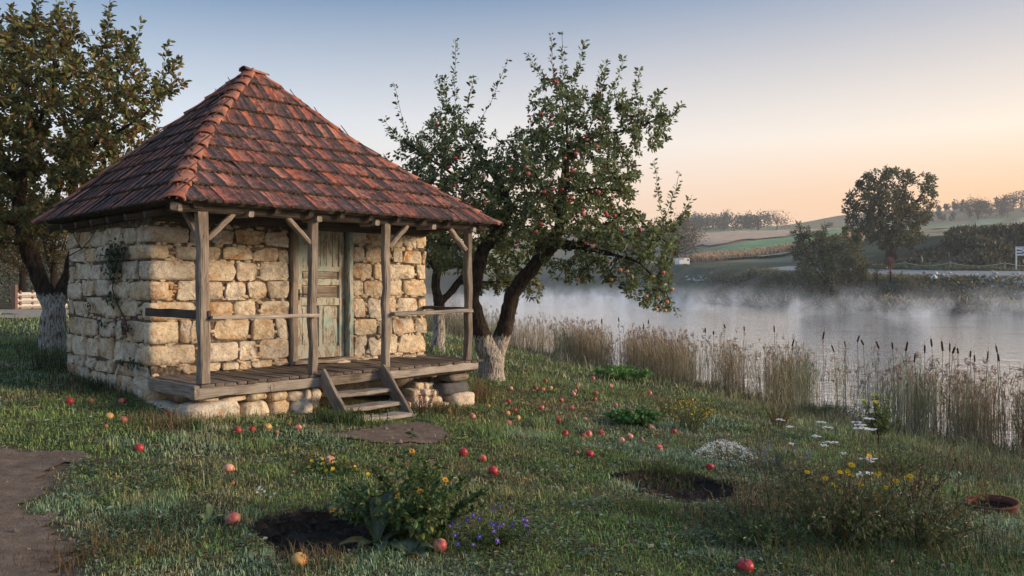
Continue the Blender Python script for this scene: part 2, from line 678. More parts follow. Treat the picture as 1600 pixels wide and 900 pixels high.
def gz(P):
    P = np.atleast_2d(np.asarray(P, float))
    out = np.zeros(len(P))
    dn = dist_polyline(P, NEAR)
    df = dist_polyline(P, FAR)
    ins = in_poly(P, LAKE)
    near = (dn <= df)
    # near side
    base = np.interp(P[:, 0], [-14, -9, -7.5, 0, 2.5, 9], [.62, .56, .44, -.20, -.34, -.55])
    base = np.where(P[:, 1] < 7, base * .85 + .0, base)
    s = np.where(ins, -dn, dn)
    prof = np.interp(s, [-6, -1, 0, .6, 1.5, 3, 6, 9], [2.2, 1.5, 1.02, .80, .60, .32, .08, 0])
    zn = base * (1 - np.clip(prof, 0, 1)) + (WATER_Z + .02) * np.clip(prof, 0, 1) - np.clip(prof - 1, 0, 2) * .6
    zn += (fbm(P, .5, 3) - .5) * .10 * (s > 0) + (fbm(P, 3.0, 5) - .5) * .045 * (dn < 60)
    for poly, depth in HOLES:
        zn -= depth * sstep(.03, -.16, sd_poly(P, poly))
    # far side
    e = np.where(ins, -df, df)
    rz = road_z(P)
    rb = right_bank(P)
    dc = np.linalg.norm(P, axis=1)
    far_in = sstep(18, 60, e)
    left = np.interp(e, [17, 30, 70], [0, .6, 2.0]) + np.interp(dc, [150, 230, 400, 600, 900, 2500], [0, 0, 13, 33, 36, 10]) * far_in
    right = np.interp(e, [18, 21, 36, 60], [0, .5, 5.2, 6.0]) + np.interp(dc, [100, 130, 250, 400, 500, 600, 900, 2500], [0, 0, .5, 11, 19, 36, 40, 12]) * far_in
    up = left * (1 - rb) + right * rb
    zf = np.interp(e, [-8, 0, 1.5], [-2.4, -1.22, -.7]) + (rz + .7) * sstep(.5, 10.5, e) + np.where(e > 17, up, 0)
    zf += np.clip(e - 10.5, 0, 7.5) * .10
    zf += (fbm(P, .25, 9) - .5) * .8 * sstep(1, 4, e) * sstep(11, 9, e) + (fbm(P, .05, 11) - .5) * 1.6 * sstep(22, 60, e)
    zn = zn + np.interp(P[:, 1], [150, 300, 600, 2500], [0, 2, 34, 14]) * (s > 0) * sstep(0, 40, s)
    return np.where(near, zn, zf)


def ray(px, py):
    return np.array([(px - 800) / FPX, 1.0, (Y0 - py) / FPX])


def gp(px, py, tmin=3.2):
    """world point on the ground that shows at photo pixel px,py"""
    d = ray(px, py)
    t = tmin * 1.012 ** np.arange(480)
    P = d[None] * t[:, None]
    h = EYE + P[:, 2] - gz(P[:, :2])
    k = np.nonzero(h <= 0)[0]
    if not len(k):
        k = [len(t) - 1]
    a, b = t[max(k[0] - 1, 0)], t[k[0]]
    for _ in range(14):
        m = (a + b) / 2
        q = d * m
        if EYE + q[2] - gz(q[None, :2])[0] > 0:
            a = m
        else:
            b = m
    q = d * b
    return Vector((q[0], q[1], gz(q[None, :2])[0]))


def wp(px, py, d):
    """world point at depth d (metres along the view) behind pixel"""
    r = ray(px, py) * d
    return Vector((r[0], r[1], EYE + r[2]))


def gpoly(pts):
    return np.array([gp(*p)[:2] for p in pts])


POLY_HOLE1 = gpoly([(392, 832), (415, 806), (470, 797), (548, 797), (585, 812), (580, 850), (530, 872), (440, 872)])
POLY_HOLE2 = gpoly([(952, 742), (1000, 736), (1090, 742), (1150, 760), (1150, 778), (1080, 787), (1005, 770)])
POLY_PATH = gpoly([(-420, 690), (-40, 698), (70, 703), (160, 716), (105, 735), (75, 765), (30, 795), (95, 815), (128, 850), (120, 880), (140, 899), (80, 1150), (-500, 1150)])
POLY_STEP = gpoly([(498, 684), (560, 672), (590, 664), (650, 660), (690, 668), (705, 682), (680, 693), (630, 696), (560, 690)])
POLY_STRIP = gpoly([(215, 716), (330, 712), (430, 716), (420, 722), (330, 724), (220, 724)])
HOLES += [(POLY_HOLE1, .13), (POLY_HOLE2, .10)]


def axis(segs):
    out = [segs[0][0]]
    for a, b, st in segs:
        n = max(1, round((b - a) / st))
        out += list(a + (b - a) * (np.arange(n) + 1) / n)
    return np.array(out)


xs = axis([(-2500, -600, 200), (-600, -120, 25), (-120, -30, 4), (-30, -9, .5), (-9, 9.5, .11), (9.5, 30, .5), (30, 110, 2), (110, 320, 5), (320, 900, 25), (900, 3000, 200)])
ys = axis([(-300, -40, 40), (-40, -2, 3), (-2, 3.4, .5), (3.4, 16, .1), (16, 45, .35), (45, 78, 1.5), (78, 135, 1.3), (135, 300, 3), (300, 900, 9), (900, 3000, 150)])
GX, GY = np.meshgrid(xs, ys)
GP = np.stack([GX.ravel(), GY.ravel()], 1)
GZ = gz(GP)


def near_soil(P):
    m = np.zeros(len(P))
    w = (fbm(P, 3, 21) - .5) * .35
    for poly, soft in ((POLY_PATH, .25), (POLY_STEP, .15), (POLY_STRIP, .10)):
        m = np.maximum(m, sstep(soft, -soft, sd_poly(P, poly) + w) * (.45 if poly is POLY_STRIP else 1))
    return m


def hole_mask(P):
    m = np.zeros(len(P))
    w = (fbm(P, 5, 27) - .5) * .12
    for poly in (POLY_HOLE1, POLY_HOLE2):
        m = np.maximum(m, sstep(.05, -.05, sd_poly(P, poly) + w))
    return m


def lerp(a, b, t):
    return a * (1 - t[:, None]) + b * t[:, None]


def ground_color(P):
    n1, n2 = fbm(P, .8, 31), fbm(P, 2.5, 33)
    g = lerp(np.array([.040, .052, .024])[None], np.array([.11, .085, .052])[None], sstep(.4, .72, n1 * .6 + n2 * .4))
    df = dist_polyline(P, FAR)
    dn = dist_polyline(P, NEAR)
    g = lerp(g, np.array([[.11, .085, .055]]), sstep(2.6, .6, dn) * .7 * (dn < df))
    far = (df < dn) | (P[:, 1] > 500)
    bank = lerp(np.array([[.075, .090, .050]]), np.array([[.14, .125, .08]]), sstep(.4, .65, fbm(P, .22, 41)))
    fieldc = lerp(np.array([[.30, .25, .16]]), np.array([[.20, .25, .15]]), sstep(.45, .6, fbm(P, .02, 43)))
    f = lerp(bank, fieldc, sstep(20, 32, df) * (1 - right_bank(P)) + sstep(38, 44, df) * right_bank(P))
    g = np.where(far[:, None], f, g)
    return g


gc = ground_color(GP)
s_ = near_soil(GP)
gc = lerp(gc, np.array([[.165, .130, .105]]), s_)
gc = lerp(gc, np.array([[.018, .013, .011]]), hole_mask(GP))
nx, ny = len(xs), len(ys)
ii = (np.arange(ny - 1)[:, None] * nx + np.arange(nx - 1)[None]).ravel()
ground = link("ground", np_mesh("ground", np.column_stack([GP, GZ]), [np.stack([ii, ii + 1, ii + nx + 1, ii + nx], 1)], gc, True), M['ground'])
tag(ground, "grassy bank, far hillside and bare earth round the pond", kind="structure")


def drape(name, poly, res, dz, mat, label, wob=.12, seed=1):
    """irregular sheet lying dz above the ground"""
    poly = np.asarray(poly)
    lo, hi = poly.min(0) - .2, poly.max(0) + .2
    ax, ay = np.arange(lo[0], hi[0] + res, res), np.arange(lo[1], hi[1] + res, res)
    X, Y = np.meshgrid(ax, ay)
    P = np.stack([X.ravel(), Y.ravel()], 1)
    ok = sd_poly(P, poly) + (fbm(P, 2.5, seed) - .5) * wob * 2 < 0
    n = len(ax)
    i = (np.arange(len(ay) - 1)[:, None] * n + np.arange(n - 1)[None]).ravel()
    F = np.stack([i, i + 1, i + n + 1, i + n], 1)
    F = F[ok[F].all(1)]
    if not len(F):
        return None
    u, inv = np.unique(F, return_inverse=True)
    V = np.column_stack([P[u], gz(P[u]) + dz])
    o = link(name, np_mesh(name, V, [inv.reshape(-1, 4)], None, True), mat)
    return tag(o, label, kind="structure")


drape("dirt_path", POLY_PATH, .07, .018, M['dirt'], "trodden dirt path in the near left corner", .2, 3)
drape("dirt_patch", POLY_STEP, .05, .016, M['dirt'], "bare trodden earth at the foot of the porch steps", .12, 5)
drape("soil_patch", POLY_HOLE1, .05, .014, M['soil'], "dark dug soil hollow beside the leafy bush", .05, 7)
drape("soil_patch", POLY_HOLE2, .05, .014, M['soil'], "dark dug soil hollow in front of the white flower mound", .05, 9)
POLY_TRACK = np.array([(-40, 23.5), (-17, 23.6), (-14.5, 25.0), (-13.6, 27.5), (-15, 31), (-19, 34), (-40, 38), (-40, 33), (-21, 31), (-17.5, 28.6), (-18, 26.6), (-21, 26), (-40, 26)], float)
drape("path", POLY_TRACK, .3, .02, M['gravel'], "pale gravel path curving past the left apple tree", .2, 11)

wm = bpy.data.meshes.new("water")
wv = [(x, y, WATER_Z) for x, y in np.vstack([NEAR - [(3, 1)] * len(NEAR), FAR + [(4, 2)] * len(FAR), [(80, -60)]])]
wm.from_pydata(wv, [], [list(range(len(wv)))])
water = link("water", wm, M['water'])
tag(water, "still pond with sky reflections under rising mist", kind="structure")
# ------------------------------------------------------------------ stone hut
HX, HY = -4.488, 10.056
HA = math.atan2(.7208, .6931)
LW, DEP, PORCH, DECK = 4.406, 3.01, 1.32, .5
hut = empty("stone_hut", (HX, HY, 0), HA)
tag(hut, "small rough stone hut with red tiled hip roof and wooden porch", "hut")
HU, HV = np.array([math.cos(HA), math.sin(HA)]), np.array([-math.sin(HA), math.cos(HA)])


def hpx(px, v=0.0):
    """u on the house plane v=const seen at pixel column px"""
    k = (px - 800) / FPX
    A = HX + v * HV[0] - k * (HY + v * HV[1])
    B = HU[0] - k * HU[1]
    return -A / B


def hpx_v(px, u=0.0):
    k = (px - 800) / FPX
    A = HX + u * HU[0] - k * (HY + u * HU[1])
    B = HV[0] - k * HV[1]
    return -A / B


def hz(px, py, u, v):
    d = HY + u * HU[1] + v * HV[1]
    return EYE + (Y0 - py) / FPX * d


def to_world(u, v, z):
    return Vector((HX + u * HU[0] + v * HV[0], HY + u * HU[1] + v * HV[1], z))


MLOC = {}


def wood(name, p0, p1, w, h, parent, mat, up=(0, 0, 1), jit=.006, seg=5, chamfer=.18, label=None):
    """squared timber along p0->p1 in the parent's space; w across, h along up"""
    p0, p1 = Vector(p0), Vector(p1)
    L = (p1 - p0).length
    x = (p1 - p0).normalized()
    upv = Vector(up)
    y = upv.cross(x).normalized()
    z = x.cross(y)
    c = min(w, h) * chamfer
    a, b = w / 2, h / 2
    ring = np.array([(-a + c, -b), (a - c, -b), (a, -b + c), (a, b - c), (a - c, b), (-a + c, b), (-a, b - c), (-a, -b + c)])
    n = seg + 1
    V = np.zeros((n, 8, 3))
    bow = RNG.normal(0, jit * .7, (n, 2))
    bow[0] = bow[-1] = 0
    for i in range(n):
        V[i, :, 0] = L * i / seg + (RNG.normal(0, jit * .5, 8) if i in (0, seg) else 0)
        V[i, :, 1:] = ring * (1 + RNG.normal(0, .02)) + bow[i] + RNG.normal(0, jit * .35, (8, 2))
    i = np.arange(seg)[:, None] * 8
    j = np.arange(8)[None]
    k = (j + 1) % 8
    q = np.stack([i + j, i + k, i + 8 + k, i + 8 + j], -1).reshape(-1, 4)
    caps = np.array([list(range(7, -1, -1)), list(range(seg * 8, seg * 8 + 8))])
    # orient outward: ring is counter-clockwise seen from -x
    me = np_mesh(name, V.reshape(-1, 3), [q[:, ::-1][:, ::-1], caps])
    o = link(name, me, mat, parent)
    m = Matrix((x, y, z)).transposed().to_4x4()
    m.translation = p0
    o.matrix_local = m
    MLOC[o.name] = m.copy()
    if label:
        o["label"] = label
    return o


# --- walls: earth mortar core with separate stones standing proud
def core_wall(name, a, b, label):
    (u0, v0), (u1, v1) = a, b
    bm = bmesh.new()
    for u in (u0, u1):
        for v in (v0, v1):
            for z in (-.6, 2.62):
                bm.verts.new((u, v, z))
    bmesh.ops.convex_hull(bm, input=bm.verts)
    me = bpy.data.meshes.new(name)
    bm.to_mesh(me)
    bm.free()
    return link(name, me, M['mortar'], hut)


DOOR0, DOOR1 = hpx(452), hpx(548)
DZ0, DZ1 = DECK + .02, DECK + 2.0
wallf = core_wall("wall", (.0, .0), (DOOR0 + .02, .34), "")
wallf2 = core_wall("wall", (DOOR1 - .02, .0), (LW, .34), "")
wallo = core_wall("wall", (DOOR0 + .02, .10), (DOOR1 - .02, .34), "")
walll = core_wall("wall", (.0, .34), (.34, DEP), "")
wallb = core_wall("wall", (.34, DEP - .34), (LW, DEP), "")
wallr = core_wall("wall", (LW - .34, .34), (LW, DEP - .34), "")
wallf["label"] = "sunlit front wall left of the door"
wallf2["label"] = "front wall right of the door"
walll["label"] = "shaded side wall facing left"


def stone_mesh(w, h, dep=.055, npt=18):
    """one rough face stone w x h in the xz plane, bulging toward -y"""
    th = np.arange(npt) * 2 * np.pi / npt
    e = RNG.uniform(.16, .34)
    cx, cz = np.sign(np.cos(th)) * np.abs(np.cos(th)) ** e, np.sign(np.sin(th)) * np.abs(np.sin(th)) ** e
    jit = 1 + RNG.normal(0, .028, npt)
    cut = RNG.uniform(.0, .20, 4) * (RNG.random(4) < .7)
    quad = ((cx > 0).astype(int) + 2 * (cz > 0).astype(int))
    shr = 1 - cut[quad] * (np.abs(cx * cz)) ** 2
    sh = RNG.normal(0, .045)
    taper = RNG.normal(0, .04)
    bx, bz = cx * w / 2 * jit * shr * (1 + taper * cz) + cz * sh * h, cz * h / 2 * jit * shr * (1 + RNG.normal(0, .05) * cx)
    tilt = RNG.normal(0, .012, 2)
    rings = [(1.0, .06), (.995, -.004), (.982, -dep * .78), (.945, -dep * .95), (.5, -dep)]
    V = []
    for sc, y in rings:
        m = .5 * (w + h) * (1 - sc) * .5
        px = bx - np.sign(bx) * np.minimum(np.abs(bx), m * 1.0) if sc > .7 else bx * sc
        pz = bz - np.sign(bz) * np.minimum(np.abs(bz), m * 1.0) if sc > .7 else bz * sc
        yy = y + (RNG.normal(0, .0075, npt) + tilt[0] * px / w * 2 + tilt[1] * pz / h * 2) * (y < 0)
        V.append(np.stack([px, yy, pz], 1))
    V = np.concatenate(V)
    V = np.vstack([V, [[0, -dep - RNG.uniform(0, .008), 0]]])
    F = []
    j = np.arange(npt)
    k = (j + 1) % npt
    for r in range(len(rings) - 1):
        F.append(np.stack([r * npt + j, r * npt + k, (r + 1) * npt + k, (r + 1) * npt + j], 1))
    t = (len(rings) - 1) * npt
    tri = np.stack([t + j, t + k, np.full(npt, len(V) - 1)], 1)
    return np_mesh("stone", V, [np.concatenate(F), tri], None, True)


def add_stone(parent, c, w, h, face, dep=.055):
    """c = (u,v,z); face 'f' looks toward -v, 'l' toward -u"""
    o = link("stone", stone_mesh(w, h, dep), M['stone'], parent)
    o.location = c
    o.rotation_euler = (0, RNG.normal(0, .012), 0) if face == 'f' else (0, 0, R(-90))
    return o


def rock_mesh(sx, sy, sz, name="stone", rough=.10, power=4.0, n=4):
    """rounded block, radii sx,sy,sz"""
    bm = bmesh.new()
    bmesh.ops.create_cube(bm, size=2)
    bmesh.ops.subdivide_edges(bm, edges=bm.edges[:], cuts=n - 1, use_grid_fill=True)
    off = Vector(RNG.uniform(-50, 50, 3))
    for v in bm.verts:
        p = v.co
        q = (abs(p.x) ** power + abs(p.y) ** power + abs(p.z) ** power) ** (1 / power)
        d = p / q
        d = d * (1 + rough * mnoise.noise(d * 1.3 + off) + rough * .5 * mnoise.noise(d * 3.5 + off))
        v.co = (d.x * sx, d.y * sy, d.z * sz)
    me = bpy.data.meshes.new(name)
    bm.to_mesh(me)
    bm.free()
    me.polygons.foreach_set("use_smooth", [True] * len(me.polygons))
    return me


def rock(parent, c, r, mat, rz=0, name="stone", **kw):
    o = link(name, rock_mesh(*r, name=name, **kw), mat, parent)
    o.location = c
    o.rotation_euler = (RNG.normal(0, .04), RNG.normal(0, .04), rz)
    return o


# courses measured on the photograph at the near corner (pixel rows), stones as pixel columns
def fz(py):
    return hz(235, py, 0, 0)


rects_f, rects_l = [], []
CF = [(352, 379, [(235, 296), (296, 328), (330, 366), (368, 411), (412, 450)]),
      (381, 405, [(235, 263), (273, 308), (309, 343), (347, 393), (394, 434), (434, 450)]),
      (406, 438, [(235, 306), (309, 366), (367, 402), (405, 451)]),
      (439, 470, [(235, 264), (275, 310), (311, 348), (350, 385), (386, 415), (416, 451)]),
      (472, 502, [(235, 304), (306, 362), (363, 398), (406, 451)]),
      (503, 539, [(235, 279), (279, 298), (296, 329), (332, 389), (390, 429), (430, 452)]),
      (540, 573, [(235, 306), (310, 371), (372, 402), (404, 451)]),
      (574, 588, [(240, 280), (284, 310), (312, 344), (345, 372), (374, 392), (393, 424), (426, 451)])]
CR = [(353, 384, [(549, 572), (573, 600), (602, 628), (630, 648), (649, 666)]),
      (386, 409, [(548, 569), (570, 612), (612, 628), (628, 657), (658, 666)]),
      (411, 437, [(548, 580), (581, 600), (601, 646), (650, 667)]),
      (438, 463, [(548, 567), (568, 598), (598, 627), (628, 666)]),
      (465, 499, [(549, 570), (573, 596), (597, 618), (619, 651), (651, 666)]),
      (500, 526, [(552, 588), (590, 612), (612, 646), (647, 667)]),
      (527, 558, [(552, 574), (575, 599), (600, 620), (621, 666)]),
      (559, 571, [(556, 590), (592, 628), (628, 650), (650, 664)])]
front_top = {}
ztops = []
for ci, (ya, yb, st) in enumerate(CF):
    z1, z0 = fz(ya), fz(yb)
    ztops.append((z0, z1))
    for si, (xa, xb) in enumerate(st):
        u0, u1 = max(hpx(xa), 0), min(hpx(xb), DOOR0 - .02)
        if si == 0:
            front_top[ci] = (u1, z0, z1)
            continue
        g = .006
        rects_f.append((u0 + g, u1 - g, z0 + .004, z1 - .004, wallf))
for ci, (ya, yb, st) in enumerate(CR):
    # rows of the right part are measured at its own near edge (px 549)
    u_ = hpx(549)
    z1, z0 = hz(549, ya, u_, 0), hz(549, yb, u_, 0)
    for si, (xa, xb) in enumerate(st):
        u0, u1 = max(hpx(xa), DOOR1 + .02), min(hpx(xb), LW + .02)
        rects_f.append((u0 + .005, u1 - .005, z0 + .003, z1 - .003, wallf2))
for u0, u1, z0, z1, par in rects_f:
    hh = (z1 - z0) * (RNG.uniform(.94, 1.08) if (u1 - u0) < .5 else RNG.uniform(.97, 1.05))
    add_stone(par, ((u0 + u1) / 2, 0, (z0 + z1) / 2 + RNG.normal(0, .006)), (u1 - u0) * RNG.uniform(.97, 1.02), hh, 'f', RNG.uniform(.018, .042))


# left wall, columns from the 2.814x crop with origin 60,320
def lv(cx):
    return hpx_v(60 + cx / 2.814, 0)


def lz(cy):
    return hz(235, 320 + cy / 2.814, 0, 0)


CL = [(85, 164, [(118, 182), (184, 244), (246, 309), (311, 374), (377, 440)]),
      (166, 240, [(118, 141), (143, 211), (213, 259), (262, 330), (332, 402)]),
      (246, 328, [(122, 165), (168, 235), (237, 285), (287, 312), (314, 358), (362, 452)]),
      (334, 418, [(125, 195), (198, 255), (258, 318), (320, 347), (349, 411), (413, 452)]),
      (424, 506, [(131, 158), (160, 228), (229, 287), (289, 369), (371, 440)]),
      (510, 608, [(131, 270), (275, 344), (346, 389), (392, 472)]),
      (612, 710, [(132, 157), (158, 220), (222, 270), (272, 340), (343, 377), (379, 445)]),
      (713, 770, [(130, 160), (162, 210), (212, 258), (260, 310), (312, 341), (344, 368), (370, 430), (432, 488)]),
      (772, 862, [(135, 165), (167, 225), (228, 299), (300, 354), (356, 421), (424, 488)])]
for ci, (ya, yb, st) in enumerate(CL):
    z1, z0 = lz(ya), lz(yb)
    for xa, xb in st:
        v1, v0 = min(lv(xa), DEP), lv(xb)
        if ci == 4:
            v0 = max(v0, .28)
        rects_l.append((v0 + .008, v1 - .008, z0 + .004, z1 - .004))
# extra footing courses below the left wall
for zc in ((lz(864), lz(930)),):
    v = .1
    while v < DEP - .1:
        w = RNG.uniform(.25, .5)
        rects_l.append((v, min(v + w - .02, DEP), zc[1], zc[0]))
        v += w
for v0, v1, z0, z1 in rects_l:
    if v1 - v0 < .06:
        continue
    add_stone(walll, (0, (v0 + v1) / 2, (z0 + z1) / 2 + RNG.normal(0, .014)), (v1 - v0) * RNG.uniform(.90, .97), (z1 - z0) * RNG.uniform(.94, 1.10), 'l', RNG.uniform(.018, .045))
# corner stones wrap both faces; left-face reach measured from the photograph
CORNER_V = [440, 405, 452, 413, 470, 474, 445]
for ci, cxl in enumerate(CORNER_V):
    u1, z0, z1 = front_top[ci]
    v1 = max(lv(cxl), .16)
    zl0, zl1 = z0 + .004, z1 - .004
    o = link("stone", rock_mesh((u1 + .045) / 2, (v1 + .045) / 2, (zl1 - zl0) / 2, rough=.05, power=9, n=5), M['stone'], wallf)
    o.location = ((u1 - .055) / 2, (v1 - .055) / 2, (zl0 + zl1) / 2)
for za, zb in ((.10, .34), (-.16, .09)):
    o = link("stone", rock_mesh(.26, .20, (zb - za) / 2, rough=.06, power=8, n=5), M['stone'], wallf)
    o.location = (.2, .13, (za + zb) / 2)

# small packing stones in the joints: too many and too small to pick apart
sp = Soup()


def chink(face, rects, L, zlo, zhi, n):
    made = 0
    R4 = np.array([r[:4] for r in rects])
    for _ in range(n * 12):
        a, z = RNG.uniform(.02, L), RNG.uniform(zlo, zhi)
        if face == 'f' and DOOR0 - .04 < a < DOOR1 + .04:
            continue
        dx = np.maximum(R4[:, 0] - a, a - R4[:, 1])
        dz = np.maximum(R4[:, 2] - z, z - R4[:, 3])
        if (np.maximum(dx, dz)).min() < -.008:
            continue
        w, h = RNG.uniform(.022, .075), RNG.uniform(.016, .034)
        th = np.arange(7) * 2 * np.pi / 7
        x, y = np.cos(th) * w * RNG.uniform(.8, 1.2, 7), np.sin(th) * h * RNG.uniform(.8, 1.2, 7)
        d = RNG.uniform(.012, .03)
        rows = [(1, .01), (.85, -d * .8), (.45, -d)]
        P = np.concatenate([np.stack([x * s + a, np.full(7, dd), y * s + z], 1) for s, dd in rows])
        if face == 'l':
            P = P[:, [1, 0, 2]]
        j = np.arange(7)
        k = (j + 1) % 7
        q = np.concatenate([np.stack([r * 7 + j, r * 7 + k, r * 7 + 7 + k, r * 7 + 7 + j], 1) for r in range(2)])
        if face == 'l':
            q = q[:, ::-1]
        cap = np.array([[14 + i for i in range(7)]])
        if face == 'l':
            cap = cap[:, ::-1]
        sp.add(P, [q, cap])
        made += 1
        if made >= n:
            break


chink('f', [(0, front_top[c][0], front_top[c][1], front_top[c][2]) for c in front_top] + rects_f, LW, DECK, 2.5, 330)
chink('l', rects_l, DEP, 0, 2.4, 300)
cs = link("packing_stones", sp.mesh("packing_stones", True), M['stone'], hut)
tag(cs, "small packing stones wedged in the wall joints", kind="stuff")

# --- roof
PROF_F = [(1.5, 4.965), (.42, 3.83), (-.45, 3.20), (-1.455, 2.555)]  # v,z from the ridge down the front
RU0, RU1, RV = 2.12, 2.28, 1.5
UL, UR, VB, EZ = -.345, 4.685, 3.30, 2.555
INS = .09
kL = (4.965 - EZ) / (RU0 - UL)
kR = (4.965 - EZ) / (UR - RU1)


def hipL_u(z):
    return RU0 - (4.965 - z) / kL


def hipR_u(z):
    return RU1 + (4.965 - z) / kR


fz_ = [p[1] for p in PROF_F]
fv_ = [p[0] for p in PROF_F]


def front_v(z):
    return np.interp(z, fz_[::-1], fv_[::-1])


def back_v(z):
    return RV + (4.965 - z) / (4.965 - EZ) * (VB - RV)


bm = bmesh.new()
top = []
levels = [4.965, 3.83, 3.20, EZ]
rows = []
for z in levels:
    k_ = INS if z == EZ else 0
    zz = z - .03 + k_ * .7
    rows.append([bm.verts.new((hipL_u(z) + k_, front_v(z) + k_, zz)), bm.verts.new((hipR_u(z) - k_, front_v(z) + k_, zz)),
                 bm.verts.new((hipR_u(z) - k_, back_v(z) - k_, zz)), bm.verts.new((hipL_u(z) + k_, back_v(z) - k_, zz))])
for a, b in zip(rows[:-1], rows[1:]):
    for i in range(4):
        j = (i + 1) % 4
        bm.faces.new((a[i], b[i], b[j], a[j]))
bmesh.ops.remove_doubles(bm, verts=bm.verts, dist=1e-4)
bmesh.ops.recalc_face_normals(bm, faces=bm.faces)
geo = bmesh.ops.solidify(bm, geom=bm.faces[:], thickness=.045)
me = bpy.data.meshes.new("roof")
bm.to_mesh(me)
bm.free()
roof = link("roof", me, M['darkwood'], hut)
roof["label"] = "steep hip roof of mossy red clay tiles"


def tile_mesh(w, L, th=.024, lo=None, hi=None):
    """ribbed clay tile, x across, y up-slope, z out; lo/hi(y) clip the sides"""
    nxs, nys = 11, 4
    t = np.linspace(0, 1, nxs)
    ribs = .011 * np.abs(np.cos(2 * np.pi * t)) ** 1.0 + .010 * np.exp(-((t - .97) / .05) ** 2)
    ys_ = np.linspace(0, L, nys)
    X, Y = np.meshgrid((t - .5) * w, ys_)
    Z = np.tile(ribs, (nys, 1)) + RNG.normal(0, .0012, (nys, nxs))
    X = X.copy()
    if lo is not None:
        for r in range(nys):
            X[r] = np.clip(X[r], lo(ys_[r]), hi(ys_[r]))
    top = np.stack([X.ravel(), Y.ravel(), Z.ravel() + th], 1)
    bot = np.stack([X[0], Y[0], Z[0]], 1)
    V = np.vstack([top, bot])
    i = (np.arange(nys - 1)[:, None] * nxs + np.arange(nxs - 1)[None]).ravel()
    q = np.stack([i, i + 1, i + nxs + 1, i + nxs], 1)
    b0 = nxs * nys
    j = np.arange(nxs - 1)
    f = np.stack([b0 + j, b0 + j + 1, j + 1, j], 1)
    return np_mesh("roof_tile", V, [q, f], None, False)


moss = Soup()


def moss_lump(p, r, n):
    th = np.arange(6) * np.pi / 3
    a = unit(np.cross(n, [0.3, .2, 1.0]))
    b = np.cross(n, a)
    V = []
    for s, h in ((1.0, 0), (.75, .55), (.3, .8)):
        V.append(p + r * s * (np.cos(th)[:, None] * a + np.sin(th)[:, None] * b * .7) * RNG.uniform(.8, 1.2, (6, 1)) + n * r * h)
    V = np.concatenate(V)
    j = np.arange(6)
    k = (j + 1) % 6
    q = np.concatenate([np.stack([r_ * 6 + j, r_ * 6 + k, r_ * 6 + 6 + k, r_ * 6 + 6 + j], 1) for r_ in range(2)])
    moss.add(V, [q, np.array([[12, 13, 14, 15, 16, 17]])])


def lay_tiles(pt, along0, along1, total, nrow, ex):
    """pt(s, a): point on the slope s metres above the eave and a along it"""
    g = total / nrow
    tw = .205
    for r in range(nrow):
        s0 = r * g - (.03 if r == 0 else 0)
        L = min(g + .06, total - s0)
        s1 = s0 + L
        A0, A1 = along0(max(s0, 0)), along1(max(s0, 0))
        off = RNG.uniform(-.03, .03) - (tw / 2 if r % 2 else 0)
        n = int((A1 - A0) / tw) + 2
        for k in range(-1, n + 1):
            a = math.floor(A0 / tw) * tw + off + k * tw
            c = a + tw / 2
            if a + tw < A0 + .02 or a > A1 - .02:
                continue
            p0, p1 = pt(s0, c), pt(s1, c)
            y = (p1 - p0).normalized()
            x = Vector(ex)
            z = x.cross(y).normalized()
            clip = a < A0 + .01 or a + tw > A1 - .01 or along0(s1) > a or along1(s1) < a + tw
            if clip:
                lo = lambda yy, c=c: min(max(along0(max(s0 + yy, 0)) - c, -tw / 2), tw / 2)
                hi = lambda yy, c=c: max(min(along1(max(s0 + yy, 0)) - c, tw / 2), -tw / 2)
                me = tile_mesh(tw - .004, L, lo=lo, hi=hi)
            else:
                me = TILES[RNG.integers(len(TILES))](L)
            o = link("roof_tile", me, M['tile'], roof)
            rot = Matrix((x, y, z)).transposed().to_4x4()
            tiltm = Matrix.Rotation(R(-3.9) + RNG.normal(0, .008), 4, 'X') @ Matrix.Rotation(RNG.normal(0, .012), 4, 'Z')
            m = rot @ tiltm
            m.translation = p0 + z * (.022 + RNG.normal(0, .003)) + x * RNG.normal(0, .003)
            o.matrix_local = m
            # moss creeping along the lower edge
            for _ in range(RNG.integers(4, 10) if r > 0 else RNG.integers(0, 3)):
                q = p0 + x * RNG.uniform(-tw / 2, tw / 2) + z * (.03 + RNG.uniform(-.006, .012)) + y * RNG.uniform(-.012, .02)
                if A0 < c < A1:
                    moss_lump(np.array(q), RNG.uniform(.012, .030), np.array(z))


_tc = {}


def _tv(i):
    def f(L):
        k = (i, round(L, 2))
        if k not in _tc:
            _tc[k] = tile_mesh(.201, L)
        return _tc[k]
    return f


TILES = [_tv(i) for i in range(4)]
seg = [math.hypot(a[0] - b[0], a[1] - b[1]) for a, b in zip(PROF_F[:-1], PROF_F[1:])]
arc = [0, seg[2], seg[2] + seg[1], sum(seg)]
av, az_ = fv_[::-1], fz_[::-1]


def pt_front(s, a):
    if s < 0:
        d = Vector((0, av[1] - av[0], az_[1] - az_[0])).normalized()
        return Vector((a, av[0], az_[0])) + d * s
    return Vector((a, np.interp(s, arc, av), np.interp(s, arc, az_)))


lay_tiles(pt_front, lambda s: hipL_u(np.interp(s, arc, az_)), lambda s: hipR_u(np.interp(s, arc, az_)), arc[3], 10, (1, 0, 0))
TL = math.hypot(RU0 - UL, 4.965 - EZ)


def pt_left(s, a):
    t = s / TL
    return Vector((UL + (RU0 - UL) * t, -a, EZ + (4.965 - EZ) * t))


zl = lambda s: EZ + (4.965 - EZ) * s / TL
lay_tiles(pt_left, lambda s: -back_v(zl(s)), lambda s: -front_v(zl(s)), TL, 10, (0, -1, 0))
mo = link("moss", moss.mesh("moss", True), M['moss'], hut)
tag(mo, "dark moss along the tile edges", kind="stuff")


